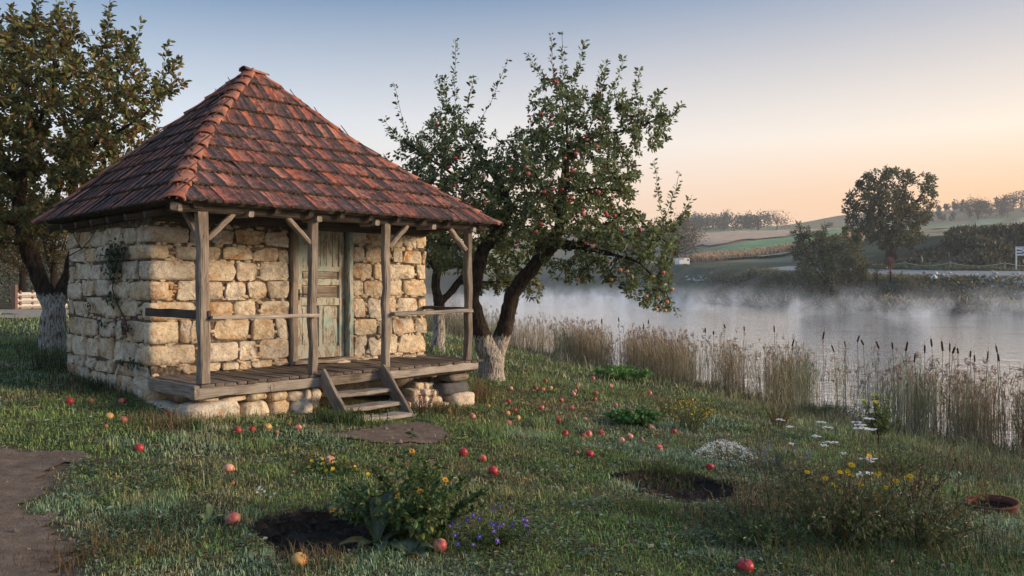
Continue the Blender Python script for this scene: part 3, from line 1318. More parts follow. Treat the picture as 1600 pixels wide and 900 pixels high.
def roof_sheet():
    """tile courses on the two slopes turned away, joined in one part"""
    sp = Soup()
    for side in ('r', 'b'):
        for r in range(10):
            za, zb = EZ + (4.965 - EZ) * r / 10, EZ + (4.965 - EZ) * (r + 1.1) / 10
            zb = min(zb, 4.965)
            if side == 'r':
                P = [(hipR_u(za), front_v(za), za + .05), (hipR_u(za), back_v(za), za + .05), (hipR_u(zb), back_v(zb), zb + .02), (hipR_u(zb), front_v(zb), zb + .02)]
            else:
                P = [(hipR_u(za), back_v(za), za + .05), (hipL_u(za), back_v(za), za + .05), (hipL_u(zb), back_v(zb), zb + .02), (hipR_u(zb), back_v(zb), zb + .02)]
            P = np.array(P)
            n = 24
            t = np.arange(n + 1)[:, None] / n
            lo, hi = P[0] * (1 - t) + P[1] * t, P[3] * (1 - t) + P[2] * t
            lo[::2, 2] += .015
            hi[::2, 2] += .015
            j = np.arange(n)
            sp.add(np.vstack([lo, hi]), [np.stack([j, j + 1, n + 2 + j, n + 1 + j], 1)])
    return sp.mesh("tile_courses")


tag(link("tile_courses", roof_sheet(), M['tile'], roof), "tile courses on the far slopes", kind="stuff")


def hip_mesh(L, r0, r1):
    n, m = 9, 4
    th = np.linspace(R(-12), R(192), n)
    V = []
    for i in range(m):
        t = i / (m - 1)
        r = r0 * (1 - t) + r1 * t
        if i == 0:
            r *= 1.08
        V.append(np.stack([np.cos(th) * r, np.full(n, L * t), np.sin(th) * r * .46], 1))
    inner = V[0] * np.array([.82, 1, .80])
    V = np.concatenate(V + [inner])
    i = (np.arange(m - 1)[:, None] * n + np.arange(n - 1)[None]).ravel()
    q = np.stack([i + 1, i, i + n, i + n + 1], 1)
    j = np.arange(n - 1)
    f = np.stack([j, j + 1, m * n + j + 1, m * n + j], 1)
    return np_mesh("hip_tile", V, [q, f], None, True)


def hip_line(pts, n, r=.125):
    P = np.array(pts, float)
    s = np.concatenate([[0], np.cumsum(np.linalg.norm(np.diff(P, axis=0), axis=1))])
    T = s[-1]
    me = hip_mesh(T / n * 1.16, r, r * .80)
    for k in range(n):
        a = T * k / n - .02
        b = a + T / n * 1.1
        p0 = Vector([np.interp(a, s, P[:, i]) for i in range(3)])
        p1 = Vector([np.interp(b, s, P[:, i]) for i in range(3)])
        if a < 0:
            p0 += (P0d(P)) * a
        y = (p1 - p0).normalized()
        x = y.cross(Vector((0, 0, 1))).normalized()
        z = x.cross(y)
        o = link("hip_tile", me, M['hip'], roof)
        m = Matrix((x, y, z)).transposed().to_4x4() @ Matrix.Rotation(R(-3.5) + RNG.normal(0, .012), 4, 'X') @ Matrix.Rotation(RNG.normal(0, .03), 4, 'Z')
        m.translation = p0 + z * .012
        o.matrix_local = m


def P0d(P):
    return Vector(P[1] - P[0]).normalized()


zs = [EZ, 3.20, 3.83, 4.965]
hip_line([(hipL_u(z), front_v(z), z) for z in zs[:3]], 6, .118)
hip_line([(hipL_u(z), front_v(z), z) for z in zs[2:]], 7, .122)
hip_line([(hipR_u(z), front_v(z), z) for z in zs], 12, .105)
hip_line([(hipL_u(z), back_v(z), z) for z in (EZ, 4.965)], 10, .12)
hip_line([(hipR_u(z), back_v(z), z) for z in (EZ, 4.965)], 10, .12)
hip_line([(RU0 - .10, RV, 4.97), (RU1 + .10, RV, 4.97)], 1, .11)

# --- porch timbers
PV = -PORCH + .075


def pz(px, py, v=PV):
    u = hpx(px, v)
    return u, hz(px, py, u, v)


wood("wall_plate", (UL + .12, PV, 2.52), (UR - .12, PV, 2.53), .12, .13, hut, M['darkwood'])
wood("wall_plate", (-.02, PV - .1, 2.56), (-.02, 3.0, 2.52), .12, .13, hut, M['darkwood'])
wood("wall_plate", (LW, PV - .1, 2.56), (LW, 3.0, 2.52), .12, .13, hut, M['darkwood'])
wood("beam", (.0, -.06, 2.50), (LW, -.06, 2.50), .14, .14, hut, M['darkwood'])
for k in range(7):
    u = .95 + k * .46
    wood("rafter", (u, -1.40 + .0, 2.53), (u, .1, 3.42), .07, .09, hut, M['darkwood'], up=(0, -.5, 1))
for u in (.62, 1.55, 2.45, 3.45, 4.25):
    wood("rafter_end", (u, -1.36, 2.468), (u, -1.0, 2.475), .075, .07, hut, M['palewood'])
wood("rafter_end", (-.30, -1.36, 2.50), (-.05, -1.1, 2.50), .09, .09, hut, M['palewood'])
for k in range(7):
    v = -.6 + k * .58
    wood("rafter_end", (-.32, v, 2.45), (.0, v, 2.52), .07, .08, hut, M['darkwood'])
posts_px = [(318, 601, .120), (488, 588, .098), (603, 574, .098), (730, 567, .105)]
PU = []
for px, py, w in posts_px:
    u = hpx(px, PV)
    PU.append(u)
    wood("post", (u, PV, DECK + .0), (u + RNG.normal(0, .01), PV, 2.47), w, w, hut, M['wood'], up=(0, 1, 0), jit=.012, seg=9, chamfer=.14)
# braces: under the plate, and one running back from the first post
for i, d in ((0, 1), (1, -1), (2, 1), (3, -1)):
    u = PU[i]
    wood("brace", (u + d * .04, PV, 2.16), (u + d * .36, PV, 2.47), .06, .085, hut, M['wood'], up=(0, 1, 0))
wood("brace", (PU[0], PV + .04, 2.12), (PU[0], PV + .46, 2.49), .06, .085, hut, M['wood'], up=(1, 0, 0))

# deck boards run from the wall to the front edge
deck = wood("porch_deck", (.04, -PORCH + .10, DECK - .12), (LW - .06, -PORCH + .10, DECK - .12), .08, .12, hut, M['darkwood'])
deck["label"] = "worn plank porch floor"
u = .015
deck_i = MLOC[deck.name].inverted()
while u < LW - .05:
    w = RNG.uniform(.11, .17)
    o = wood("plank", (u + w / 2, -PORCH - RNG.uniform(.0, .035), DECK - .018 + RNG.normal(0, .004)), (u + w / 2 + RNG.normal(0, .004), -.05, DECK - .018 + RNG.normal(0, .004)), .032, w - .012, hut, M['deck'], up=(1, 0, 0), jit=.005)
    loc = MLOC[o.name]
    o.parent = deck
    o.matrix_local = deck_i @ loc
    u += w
wood("edge_beam", (-.0, -PORCH + .02, DECK - .105), (hpx(500, -PORCH), -PORCH + .02, DECK - .10), .055, .125, hut, M['palewood'])
wood("edge_beam", (hpx(500, -PORCH) + .01, -PORCH + .02, DECK - .10), (hpx(594, -PORCH), -PORCH + .02, DECK - .10), .055, .12, hut, M['wood'])
wood("edge_beam", (hpx(600, -PORCH), -PORCH + .02, DECK - .095), (LW - .05, -PORCH + .02, DECK - .085), .055, .115, hut, M['palewood'])
wood("edge_beam", (-.03, -PORCH - .01, DECK - .085), (-.03, -.06, DECK - .085), .06, .15, hut, M['wood'])
wood("edge_beam", (LW - .07, -PORCH + .05, DECK - .11), (LW - .07, -.06, DECK - .11), .06, .12, hut, M['darkwood'])
# rails
zr = hz(400, 494, hpx(400, PV), PV)
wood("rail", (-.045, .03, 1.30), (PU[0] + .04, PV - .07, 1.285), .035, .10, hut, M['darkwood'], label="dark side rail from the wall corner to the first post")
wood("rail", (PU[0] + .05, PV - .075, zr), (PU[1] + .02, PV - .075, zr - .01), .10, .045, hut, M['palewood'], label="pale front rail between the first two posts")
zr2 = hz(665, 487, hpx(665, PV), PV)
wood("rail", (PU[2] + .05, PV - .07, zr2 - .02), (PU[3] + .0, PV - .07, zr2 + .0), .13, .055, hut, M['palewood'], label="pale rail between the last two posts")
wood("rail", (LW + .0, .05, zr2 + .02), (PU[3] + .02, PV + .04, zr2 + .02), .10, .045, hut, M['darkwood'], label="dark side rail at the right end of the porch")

# --- door
dm = (DOOR0 + DOOR1) / 2
DL0, DL1 = DOOR0 + .12, DOOR1 - .10
frame = wood("door_frame", (DOOR0 + .05, -.02, DZ0 - .02), (DOOR0 + .05, -.02, DZ1 + .03), .11, .13, hut, M['wood'], up=(0, 1, 0), seg=8)
wood("door_frame", (DOOR1 - .04, -.02, DZ0 - .02), (DOOR1 - .04, -.02, DZ1 + .03), .09, .13, hut, M['paint'], up=(0, 1, 0), seg=8)
wood("lintel", (DOOR0 - .05, -.02, DZ1 + .09), (DOOR1 + .05, -.02, DZ1 + .09), .14, .13, hut, M['paint'])
wood("threshold", (DOOR0 + .0, -.09, DZ0 + .015), (DOOR1, -.09, DZ0 + .015), .16, .05, hut, M['wood'])
zA, zB = DZ0 + .05, DZ1 - .02
dw = DL1 - DL0
door = wood("door", (DL0, .065, (zA + zB) / 2), (DL1, .065, (zA + zB) / 2), .03, zB - zA, hut, M['paint'], jit=.001, chamfer=.02)
door["label"] = "weathered panelled door with peeling pale green paint"
di = MLOC[door.name].inverted()


def door_part(name, *a, **kw):
    o = wood(name, *a, **kw)
    m = MLOC[o.name]
    o.parent = door
    o.matrix_local = di @ m
    return o


def on_door(name, u0, u1, z0, z1, y, th, mat=None):
    if (u1 - u0) > (z1 - z0):
        return door_part(name, (u0, y, (z0 + z1) / 2), (u1, y, (z0 + z1) / 2), th, z1 - z0, hut, mat or M['paint'], jit=.002, chamfer=.16)
    return door_part(name, ((u0 + u1) / 2, y, z0), ((u0 + u1) / 2, y, z1), th, u1 - u0, hut, mat or M['paint'], up=(1, 0, 0), jit=.002, chamfer=.16)


sw = .095
on_door("stile", DL0, DL0 + sw, zA, zB, .035, .045)
on_door("stile", DL1 - sw, DL1, zA, zB, .035, .045)
z_r = [zA, zA + .16, zA + .80, zA + .88, zA + 1.04, zA + 1.12, zA + 1.24, zA + 1.32, zB - .09, zB]
hh = zB - zA
for a, b in ((0, .085), (.40, .455), (.555, .60), (.66, .70), (.945, 1.0)):
    on_door("door_rail", DL0 + sw, DL1 - sw, zA + a * hh, zA + b * hh, .037, .04)
on_door("stile", dm - .03 + .01, dm + .04, zA + .085 * hh, zA + .40 * hh, .04, .036)
nb = 6
for k in range(nb):
    w = (dw - 2 * sw) / nb
    on_door("door_board", DL0 + sw + k * w + .004, DL0 + sw + (k + 1) * w - .004, zA + .70 * hh, zA + .945 * hh, .044, .02)
for a, b in ((.465, .545), (.61, .65)):
    on_door("door_panel", DL0 + sw + .03, DL1 - sw - .03, zA + a * hh, zA + b * hh, .042, .03, M['wood'])
for a, b in ((DL0 + sw + .02, dm - .04), (dm + .06, DL1 - sw - .02)):
    on_door("door_panel", a, b, zA + .11 * hh, zA + .38 * hh, .046, .022)
hb = Soup()
hzz = zA + .49 * hh
hb.add(*tube([(0, 0, 0), (0, -.05, 0), (.02, -.06, 0), (.11, -.06, -.01)], .010, 6))
hb.add(np.array([(-.02, -.004, -.09), (.02, -.004, -.09), (.02, -.004, .07), (-.02, -.004, .07), (-.02, .01, -.09), (.02, .01, -.09), (.02, .01, .07), (-.02, .01, .07)]), [np.array([[0, 1, 2, 3], [0, 3, 7, 4], [1, 5, 6, 2], [3, 2, 6, 7], [0, 4, 5, 1]])])
h = link("handle", hb.mesh("handle"), M['iron'], door)
h.matrix_local = di @ Matrix.Translation((DL0 + .035, .008, hzz))

# --- porch steps
steps = empty("steps")
steps.parent = hut
UA, UB = hpx(501, -PORCH) + .0, hpx(594, -PORCH)


def step_part(name, *a, **kw):
    o = wood(name, *a, **kw)
    o.parent = steps
    return o


zg = -.24
for u in (UA, UB):
    step_part("stringer", (u, -PORCH - .02, DECK + .0), (u, -PORCH - .78, zg), .05, .19, steps, M['wood'], up=(0, .7, .7), jit=.008)
for k, (v, z) in enumerate([(vv, hz(570, yy, hpx(570, -PORCH + vv), -PORCH + vv) - .02) for vv, yy in ((-.17, 610), (-.38, 632), (-.60, 651))]):
    step_part("tread", (UA + .03, -PORCH + v, z), (UB - .03, -PORCH + v + RNG.normal(0, .01), z + RNG.normal(0, .01)), .23, .05, steps, M['palewood'], jit=.008)

# --- dry stone footings under the porch
foot = empty("footing")
foot.parent = hut
foot["label"] = "dry stone footing under the porch"


def frock(u, v, z, a, b, c, mat='stone', rz=0, **kw):
    return rock(foot, (u, v, z), (a, b, c), M[mat], rz, **kw)


def row(px0, px1, y0, y1, n, v=-PORCH + .15, dep=.2):
    c = np.linspace(px0, px1, n + 1) + np.concatenate([[0], RNG.normal(0, 4, n - 1), [0]])
    for a, b in zip(c[:-1], c[1:]):
        ua, ub = hpx(a, v), hpx(b, v)
        um = (ua + ub) / 2
        z1, z0 = hz(0, y0, um, v), hz(0, y1, um, v)
        frock(um, v + dep * .5 + RNG.normal(0, .02), (z0 + z1) / 2, (ub - ua) / 2 * .99, dep, (z1 - z0) / 2 * 1.02, rough=.12, power=5, rz=RNG.normal(0, .05))


row(284, 372, 627, 668, 1, -PORCH + .12, .22)
row(374, 416, 626, 664, 1)
row(418, 484, 622, 660, 2)
row(312, 384, 619, 628, 2)
row(384, 470, 611, 627, 3)
row(470, 500, 606, 640, 2, -PORCH + .2)
row(640, 690, 618, 642, 3, -PORCH + .22)
row(640, 692, 608, 619, 4, -PORCH + .24, .16)
row(636, 700, 628, 646, 5, -PORCH + .10, .12)
row(646, 694, 598, 609, 4, -PORCH + .34, .14)
v = -PORCH + .16
um = hpx(718, v)
frock(hpx(716, v), v + .05, hz(0, 624, um, v), .23, .22, .115, rough=.06, power=6)
frock(hpx(672, v), v + .12, hz(0, 628, um, v), .2, .2, .09, rough=.08, power=5)
frock(hpx(708, v), v + .1, hz(0, 605, um, v), .26, .18, .085, 'darkstone', rough=.04, power=9, name="block")
frock(hpx(714, v), v + .1, hz(0, 589, um, v), .20, .18, .055, 'wood', rough=.06, power=6, name="block")
for k in range(6):
    frock(LW - .2 + RNG.normal(0, .05), -PORCH + .5 + k * .16, .05, .16, .12, .16, rough=.1, power=5)
    frock(.05 + RNG.normal(0, .03), -PORCH + .6 + k * .16, .08, .14, .1, .13, rough=.1, power=5)
for k in range(16):
    frock(.4 + k * .26, -.12, .15 + RNG.normal(0, .02), .15, .1, .34, rough=.08, power=5)
# ------------------------------------------------------------------ trees
def col_jit(base, n, amt=.25, alt=None, altp=0.0):
    c = np.asarray(base)[None] * (1 + RNG.normal(0, amt, (n, 1))).clip(.35, 2)
    if alt is not None and len(alt):
        m = RNG.random(n) < altp
        a = np.asarray(alt)
        if a.ndim == 2:
            a = a[RNG.integers(len(a), size=n)]
        else:
            a = np.broadcast_to(a, (n, 3))
        c = np.where(m[:, None], a * (1 + RNG.normal(0, .2, (n, 1))), c)
    return np.clip(c, .002, .9)


def colonize(nodes, parent, attr, step, reach, kill, iters=120, bias=(0, 0, .08)):
    """space colonisation: grow nodes toward attractor points"""
    N = [np.asarray(n, float) for n in nodes]
    Pn = list(parent)
    A = np.asarray(attr, float)
    near_d = np.full(len(A), 1e9)
    near_i = np.zeros(len(A), int)
    new = list(range(len(N)))
    bias = np.asarray(bias)
    for it in range(iters):
        X = np.array([N[i] for i in new])
        D = np.linalg.norm(A[:, None] - X[None], axis=2)
        j = D.argmin(1)
        d = D[np.arange(len(A)), j]
        up = d < near_d
        near_d[up] = d[up]
        near_i[up] = np.array(new)[j[up]]
        keep = near_d > kill
        A, near_d, near_i = A[keep], near_d[keep], near_i[keep]
        if not len(A):
            break
        act = near_d < reach
        if not act.any():
            break
        new = []
        for i in np.unique(near_i[act]):
            sel = act & (near_i == i)
            v = unit(A[sel] - N[i]).sum(0)
            v = unit(v) + bias + RNG.normal(0, .12, 3)
            p = N[i] + unit(v) * step
            N.append(p)
            Pn.append(i)
            new.append(len(N) - 1)
    return np.array(N), np.array(Pn)


def pipe_radius(P, par, tip, ex, base_r, fixed):
    n = len(P)
    acc = np.zeros(n)
    r = np.zeros(n)
    for i in range(n - 1, -1, -1):
        r[i] = max(tip, acc[i] ** (1 / ex) if acc[i] > 0 else tip)
        if par[i] >= 0:
            acc[par[i]] += r[i] ** ex
    for i, v in fixed.items():
        r[i] = v
    return r


def chains(par, r):
    n = len(par)
    kids = [[] for _ in range(n)]
    for i, p in enumerate(par):
        if p >= 0:
            kids[p].append(i)
    out = []
    stack = [(i, -1) for i in range(n) if par[i] < 0]
    while stack:
        i, p = stack.pop()
        c = [p, i] if p >= 0 else [i]
        while kids[i]:
            ks = sorted(kids[i], key=lambda k: -r[k])
            for k in ks[1:]:
                stack.append((k, i))
            i = ks[0]
            c.append(i)
        if len(c) > 1:
            out.append(c)
    return out


def blob_points(blobs, n, frame):
    """points inside ellipsoids; blobs (px,py,rx,ry,depth offset,depth radius) seen in a frame at depth d"""
    out = []
    vol = np.array([b[2] * b[3] * b[5] for b in blobs], float)
    cnt = (n * vol / vol.sum()).astype(int)
    for b, c in zip(blobs, cnt):
        q = rand_dirs(c) * RNG.random((c, 1)) ** (1 / 2.6)
        d = frame + b[4] + q[:, 1] * b[5]
        px, py = b[0] + q[:, 0] * b[2], b[1] + q[:, 2] * b[3]
        out.append(np.stack([(px - 800) / FPX * d, d, EYE + (Y0 - py) / FPX * d], 1))
    return np.concatenate(out)


def branch_soup(P, par, r, root, sides_big=10, lime=None, gnarl=.0, min_r=0.0):
    so = Soup()
    lm = []
    for c in chains(par, r):
        p, rr = P[c] - root, r[c].copy()
        if len(c) > 2 and par[c[0]] >= 0 or c[0] > 0:
            rr[0] = min(rr[0], rr[1] * 1.25)
        if rr.max() < min_r:
            continue
        if rr.max() > .03 and len(c) > 3:   # smooth thick limbs
            t = np.arange(len(c))
            tt = np.linspace(0, len(c) - 1, (len(c) - 1) * 3 + 1)
            p = np.stack([np.interp(tt, t, p[:, k]) for k in range(3)], 1)
            rr = np.interp(tt, t, rr)
            for _ in range(3):
                p[1:-1] = (p[:-2] + p[1:-1] * 2 + p[2:]) / 4
        s = sides_big if rr.max() > .06 else (6 if rr.max() > .02 else 4)
        V, F = tube(p, rr, s)
        if gnarl and rr.max() > .05:
            nn = np.array([mnoise.noise(Vector(v) * 4.2) + .5 * mnoise.noise(Vector(v) * 11) for v in V])
            cen = np.repeat(p, s, axis=0)
            cen = np.vstack([cen, p[-1:]])
            V = cen + (V - cen) * (1 + gnarl * nn[:, None])
        so.add(V, F)
        lm.append(V)
    me = so.mesh("trunk", True)
    a = me.color_attributes.new("lime", 'FLOAT_COLOR', 'POINT')
    V = np.concatenate(lm)
    c = np.zeros((len(V), 4), np.float32)
    if lime:
        c[:, 0] = sstep(lime + .22, lime - .22, V[:, 2])
    a.data.foreach_set("color", c.ravel())
    return me


def leaf_on_twigs(P, par, r, per, rmax, ln, wd, root, base, alt, altp, spread=.05, droop=.0, up=.6, jit=.28):
    idx = np.nonzero((r < rmax) & (par >= 0))[0]
    k = RNG.poisson(per, len(idx))
    ii = np.repeat(idx, k)
    a, b = P[par[ii]], P[ii]
    t = RNG.random((len(ii), 1))
    ax = unit(b - a)
    rd = rand_dirs(len(ii))
    out = unit(rd - (rd * ax).sum(1, keepdims=True) * ax * .5 + ax * .55 + np.array([0, 0, -droop]))
    pos = a + (b - a) * t + out * RNG.random((len(ii), 1)) * spread
    nr = unit(rand_dirs(len(ii)) + np.array([0, 0, up]))
    L = ln * RNG.uniform(.6, 1.2, len(ii))
    V, F = leaves(pos - root, out, nr, L, L * wd)
    c = col_jit(base, len(ii), jit, alt, altp)
    return V, F, np.repeat(c, 6, 0)


def build_tree(name, label, cat, root, limbs, attr, step, reach, kill, tip=.004, ex=2.3, lime=None, leaf=None, twig=None, gnarl=.25, group=None, bark=None, iters=120, shoots=(), min_r=0.0, bias=(0, 0, .08)):
    """limbs: list of (parent (limb,node) or None, [(point, radius), ...])"""
    N, par, fixed, ref = [], [], {}, {}
    for li, (pa, pts) in enumerate(limbs):
        prev = -1 if pa is None else ref[pa]
        last = None if pa is None else np.array(N[prev])
        for k, (p, rad) in enumerate(pts):
            p = np.array(p, float)
            if last is not None:
                m = max(1, int(np.linalg.norm(p - last) / step))
                for q in range(1, m):
                    N.append(last + (p - last) * q / m + RNG.normal(0, .10 * step, 3))
                    par.append(prev)
                    prev = len(N) - 1
                    if rad and fixed.get(par[prev]):
                        fixed[prev] = fixed[par[prev]] + (rad - fixed[par[prev]]) / (m - q + 1)
            N.append(p)
            par.append(prev)
            prev = len(N) - 1
            ref[(li, k)] = prev
            if rad:
                fixed[prev] = rad
            last = p
    n0 = len(N)
    P, par = colonize(N, par, attr, step, reach, kill, iters, bias)
    # upright water shoots
    extra_p, extra_par = [], []
    for p0, p1 in shoots:
        p0, p1 = np.array(p0, float), np.array(p1, float)
        i = int(np.linalg.norm(P - p0, axis=1).argmin())
        m = 9
        prev = i
        for q in range(1, m + 1):
            t = q / m
            extra_p.append(P[i] * (1 - t) + p1 * t + np.array([0, 0, .10 * math.sin(math.pi * t)]) * -1 * np.linalg.norm(p1 - P[i]) + RNG.normal(0, .008, 3))
            extra_par.append(prev)
            prev = len(P) + len(extra_p) - 1
    if extra_p:
        P = np.vstack([P, np.array(extra_p)])
        par = np.concatenate([par, extra_par])
    r = pipe_radius(P, par, tip, ex, None, fixed)
    root = np.array(root, float)
    e = empty(name, root)
    tag(e, label, cat, group)
    tr = link("trunk", branch_soup(P, par, r, root, 12, lime, gnarl, min_r), bark or M['bark'], e)
    if lime:
        tr["label"] = "dark trunk whitewashed at its foot"
    so = Soup()
    for kw in leaf:
        V, F, c = leaf_on_twigs(P, par, r, root=root, **kw)
        so.add(V, [F], c)
    cr = link("crown", so.mesh("crown"), M['leaf'], e)
    return e, P, par, r


def LP(px, py, d0, off=0.0):
    """limb point seen at a pixel, off metres nearer or farther than the trunk"""
    v = wp(px, py, d0 + off)
    return (v.x, v.y, v.z)


BARKC = (1, 1, 1)
# --- the big apple tree
TB = gp(768, 592)
D = TB.y
limbs = [
    (None, [((TB.x, TB.y, TB.z - .15), .36), (LP(768, 580, D), .27), (LP(767, 562, D), .245)]),
    ((0, 2), [(LP(757, 535, D, -.05), .19), (LP(745, 502, D, -.1), .165), (LP(738, 470, D, -.1), .15), (LP(742, 430, D, -.1), .14), (LP(755, 390, D), .125), (LP(788, 350, D, .1), .105), (LP(797, 322, D, .2), .09), (LP(778, 284, D, .3), .075), (LP(755, 250, D, .3), .055), (LP(735, 222, D, .4), None), (LP(708, 172, D, .5), None)]),
    ((0, 2), [(LP(776, 545, D, .08), .19), (LP(786, 520, D, .1), .165), (LP(793, 487, D, .1), .155), (LP(802, 455, D, .1), .145), (LP(822, 428, D, .05), .14), (LP(845, 405, D, 0), .13), (LP(868, 380, D), .12), (LP(878, 335, D), .10), (LP(881, 285, D, .1), .08), (LP(886, 232, D, .1), .06), (LP(886, 185, D, .2), None), (LP(872, 135, D, .2), None)]),
    ((2, 8), [(LP(905, 300, D, -.3), .05), (LP(932, 294, D, -.6), None), (LP(975, 300, D, -1.0), None)]),
    ((2, 9), [(LP(930, 212, D, -.3), .045), (LP(985, 203, D, -.5), None), (LP(1045, 178, D, -.6), None)]),
    ((2, 6), [(LP(905, 385, D, -.4), .07), (LP(945, 352, D, -.8), .05), (LP(985, 325, D, -1.0), None), (LP(1015, 360, D, -1.2), None), (LP(1060, 392, D, -1.3), None)]),
    ((5, 0), [(LP(950, 395, D, -1.0), .045), (LP(1000, 410, D, -1.4), None), (LP(1040, 455, D, -1.6), None), (LP(1058, 492, D, -1.7), None)]),
    ((1, 5), [(LP(730, 350, D, -.5), .05), (LP(690, 330, D, -.9), None), (LP(650, 320, D, -1.0), None)]),
    ((1, 7), [(LP(815, 280, D, 1.0), .05), (LP(830, 240, D, 1.5), None)]),
    ((2, 7), [(LP(850, 300, D, -1.0), .05), (LP(830, 260, D, -1.5), None)]),
    ((1, 8), [(LP(730, 285, D, -.2), .04), (LP(680, 255, D, -.2), None), (LP(640, 225, D, -.1), None)]),
]
blobs = [(705, 225, 62, 62, .3, 1.5), (655, 270, 45, 62, 0, 1.2), (715, 305, 80, 60, 0, 1.7), (780, 300, 70, 75, .3, 1.8), (875, 190, 62, 75, .1, 1.4), (830, 245, 60, 55, .2, 1.7),
         (955, 200, 62, 62, -.2, 1.3), (1010, 190, 40, 45, -.3, 1.0), (930, 275, 80, 62, -.3, 1.8), (880, 340, 95, 55, -.2, 1.9), (960, 370, 70, 55, -.8, 1.5), (1020, 380, 48, 50, -1.0, 1.2),
         (1032, 440, 27, 48, -1.4, .8), (1000, 440, 38, 46, -1.2, .9), (965, 418, 30, 32, -1.0, .8), (1030, 480, 28, 14, -1.5, .5), (900, 420, 55, 28, -.6, 1.2), (800, 360, 60, 45, .4, 1.6), (690, 350, 60, 40, -.2, 1.4), (700, 405, 35, 30, .5, 1.0)]
A = blob_points(blobs, 4600, D)
shoot_px = [(712, 160, 711, 62), (705, 190, 694, 118), (730, 170, 740, 120), (770, 180, 793, 92), (690, 190, 683, 122), (640, 215, 616, 128), (640, 230, 600, 186), (655, 250, 606, 205), (868, 130, 861, 56), (880, 140, 878, 54),
            (850, 120, 826, 86), (905, 135, 914, 64), (935, 140, 948, 96), (962, 150, 976, 88), (988, 150, 1000, 108), (1010, 160, 1033, 142), (1030, 190, 1066, 162), (1020, 210, 1063, 166), (930, 150, 942, 104),
            (1040, 330, 1062, 268), (1045, 320, 1022, 250), (1060, 360, 1080, 308), (1065, 370, 1076, 330), (1020, 250, 1043, 212), (640, 280, 600, 240)]
shoots = [(LP(a, b, D, .1), LP(c, d_, D, RNG.uniform(-.5, .5))) for a, b, c, d_ in shoot_px]
GREEN = (.165, .225, .095)
tree_big, TP, Tpar, Tr = build_tree("apple_tree", "big whitewashed apple tree full of fruit standing beside the porch", "apple tree", TB, limbs, A, .12, .75, .145, tip=.0040, ex=2.35, lime=.80 + .05,
    leaf=[dict(per=7.8, rmax=.0125, ln=.092, wd=.55, base=GREEN, alt=[(.16, .16, .05), (.12, .15, .06), (.15, .08, .035), (.05, .08, .03)], altp=.34)], shoots=shoots, gnarl=.22)

# --- smaller apple tree behind the porch end
SB = gp(686, 548)
D2 = SB.y
limbs2 = [
    (None, [((SB.x, SB.y, SB.z - .15), .21), (LP(686, 525, D2), .16), (LP(686, 490, D2), .15), (LP(687, 472, D2), .14)]),
    ((0, 3), [(LP(680, 450, D2), .12), (LP(684, 420, D2), .11), (LP(690, 380, D2), .09), (LP(680, 340, D2, .2), None)]),
    ((0, 3), [(LP(700, 462, D2, .1), .10), (LP(716, 440, D2, .2), .09), (LP(740, 415, D2, .3), .075), (LP(765, 385, D2, .4), None), (LP(800, 370, D2, .5), None)]),
    ((1, 1), [(LP(665, 400, D2, -.3), .06), (LP(640, 370, D2, -.5), None)]),
    ((2, 1), [(LP(750, 440, D2, -.3), .04), (LP(800, 440, D2, -.4), None)]),
]
blobs2 = [(690, 390, 50, 40, 0, 1.6), (690, 350, 60, 40, 0, 1.8), (640, 360, 40, 40, 0, 1.6), (745, 390, 60, 45, .2, 1.7), (800, 420, 50, 42, .3, 1.5), (820, 455, 34, 22, .2, 1.0), (760, 350, 70, 40, .2, 1.8), (835, 385, 40, 35, .2, 1.4), (765, 440, 45, 25, 0, 1.2)]
A2 = blob_points(blobs2, 1500, D2)
build_tree("apple_tree", "smaller whitewashed apple tree seen behind the porch rail near the water", "apple tree", SB, limbs2, A2, .17, .95, .23, tip=.005, ex=2.35, lime=1.05,
    leaf=[dict(per=12, rmax=.017, ln=.11, wd=.55, base=(.125, .165, .062), alt=[(.22, .19, .06), (.15, .12, .04), (.13, .14, .055)], altp=.4)], gnarl=.2)

# --- old tree left of the hut
OB = gp(80, 546)
D3 = OB.y
limbs3 = [
    (None, [((OB.x, OB.y, OB.z - .15), .28), (LP(82, 525, D3), .205), (LP(84, 490, D3), .195), (LP(84, 478, D3), .19)]),
    ((0, 3), [(LP(72, 460, D3), .15), (LP(62, 440, D3), .145), (LP(48, 400, D3), .14), (LP(32, 345, D3), .13), (LP(30, 280, D3, .1), .12), (LP(52, 210, D3, .3), .09), (LP(80, 150, D3, .3), None), (LP(85, 80, D3, .3), None)]),
    ((0, 3), [(LP(97, 462, D3, .1), .13), (LP(108, 430, D3, .2), .12), (LP(120, 380, D3, .4), .11), (LP(118, 320, D3, .5), .095), (LP(110, 250, D3, .6), .08), (LP(135, 190, D3, .5), .06), (LP(180, 145, D3, .4), None), (LP(228, 125, D3, .3), None)]),
    ((1, 4), [(LP(-10, 230, D3, -.4), .07), (LP(-50, 170, D3, -.6), None)]),
    ((2, 4), [(LP(160, 215, D3, -.4), .05), (LP(215, 190, D3, -.6), None), (LP(262, 140, D3, -.7), None)]),
    ((1, 5), [(LP(40, 130, D3, -.5), .05), (LP(20, 70, D3, -.8), None)]),
    ((2, 3), [(LP(160, 280, D3, .9), .05), (LP(210, 250, D3, 1.2), None)]),
    ((1, 3), [(LP(-30, 330, D3, -.2), .06), (LP(-80, 310, D3, -.3), None)]),
]
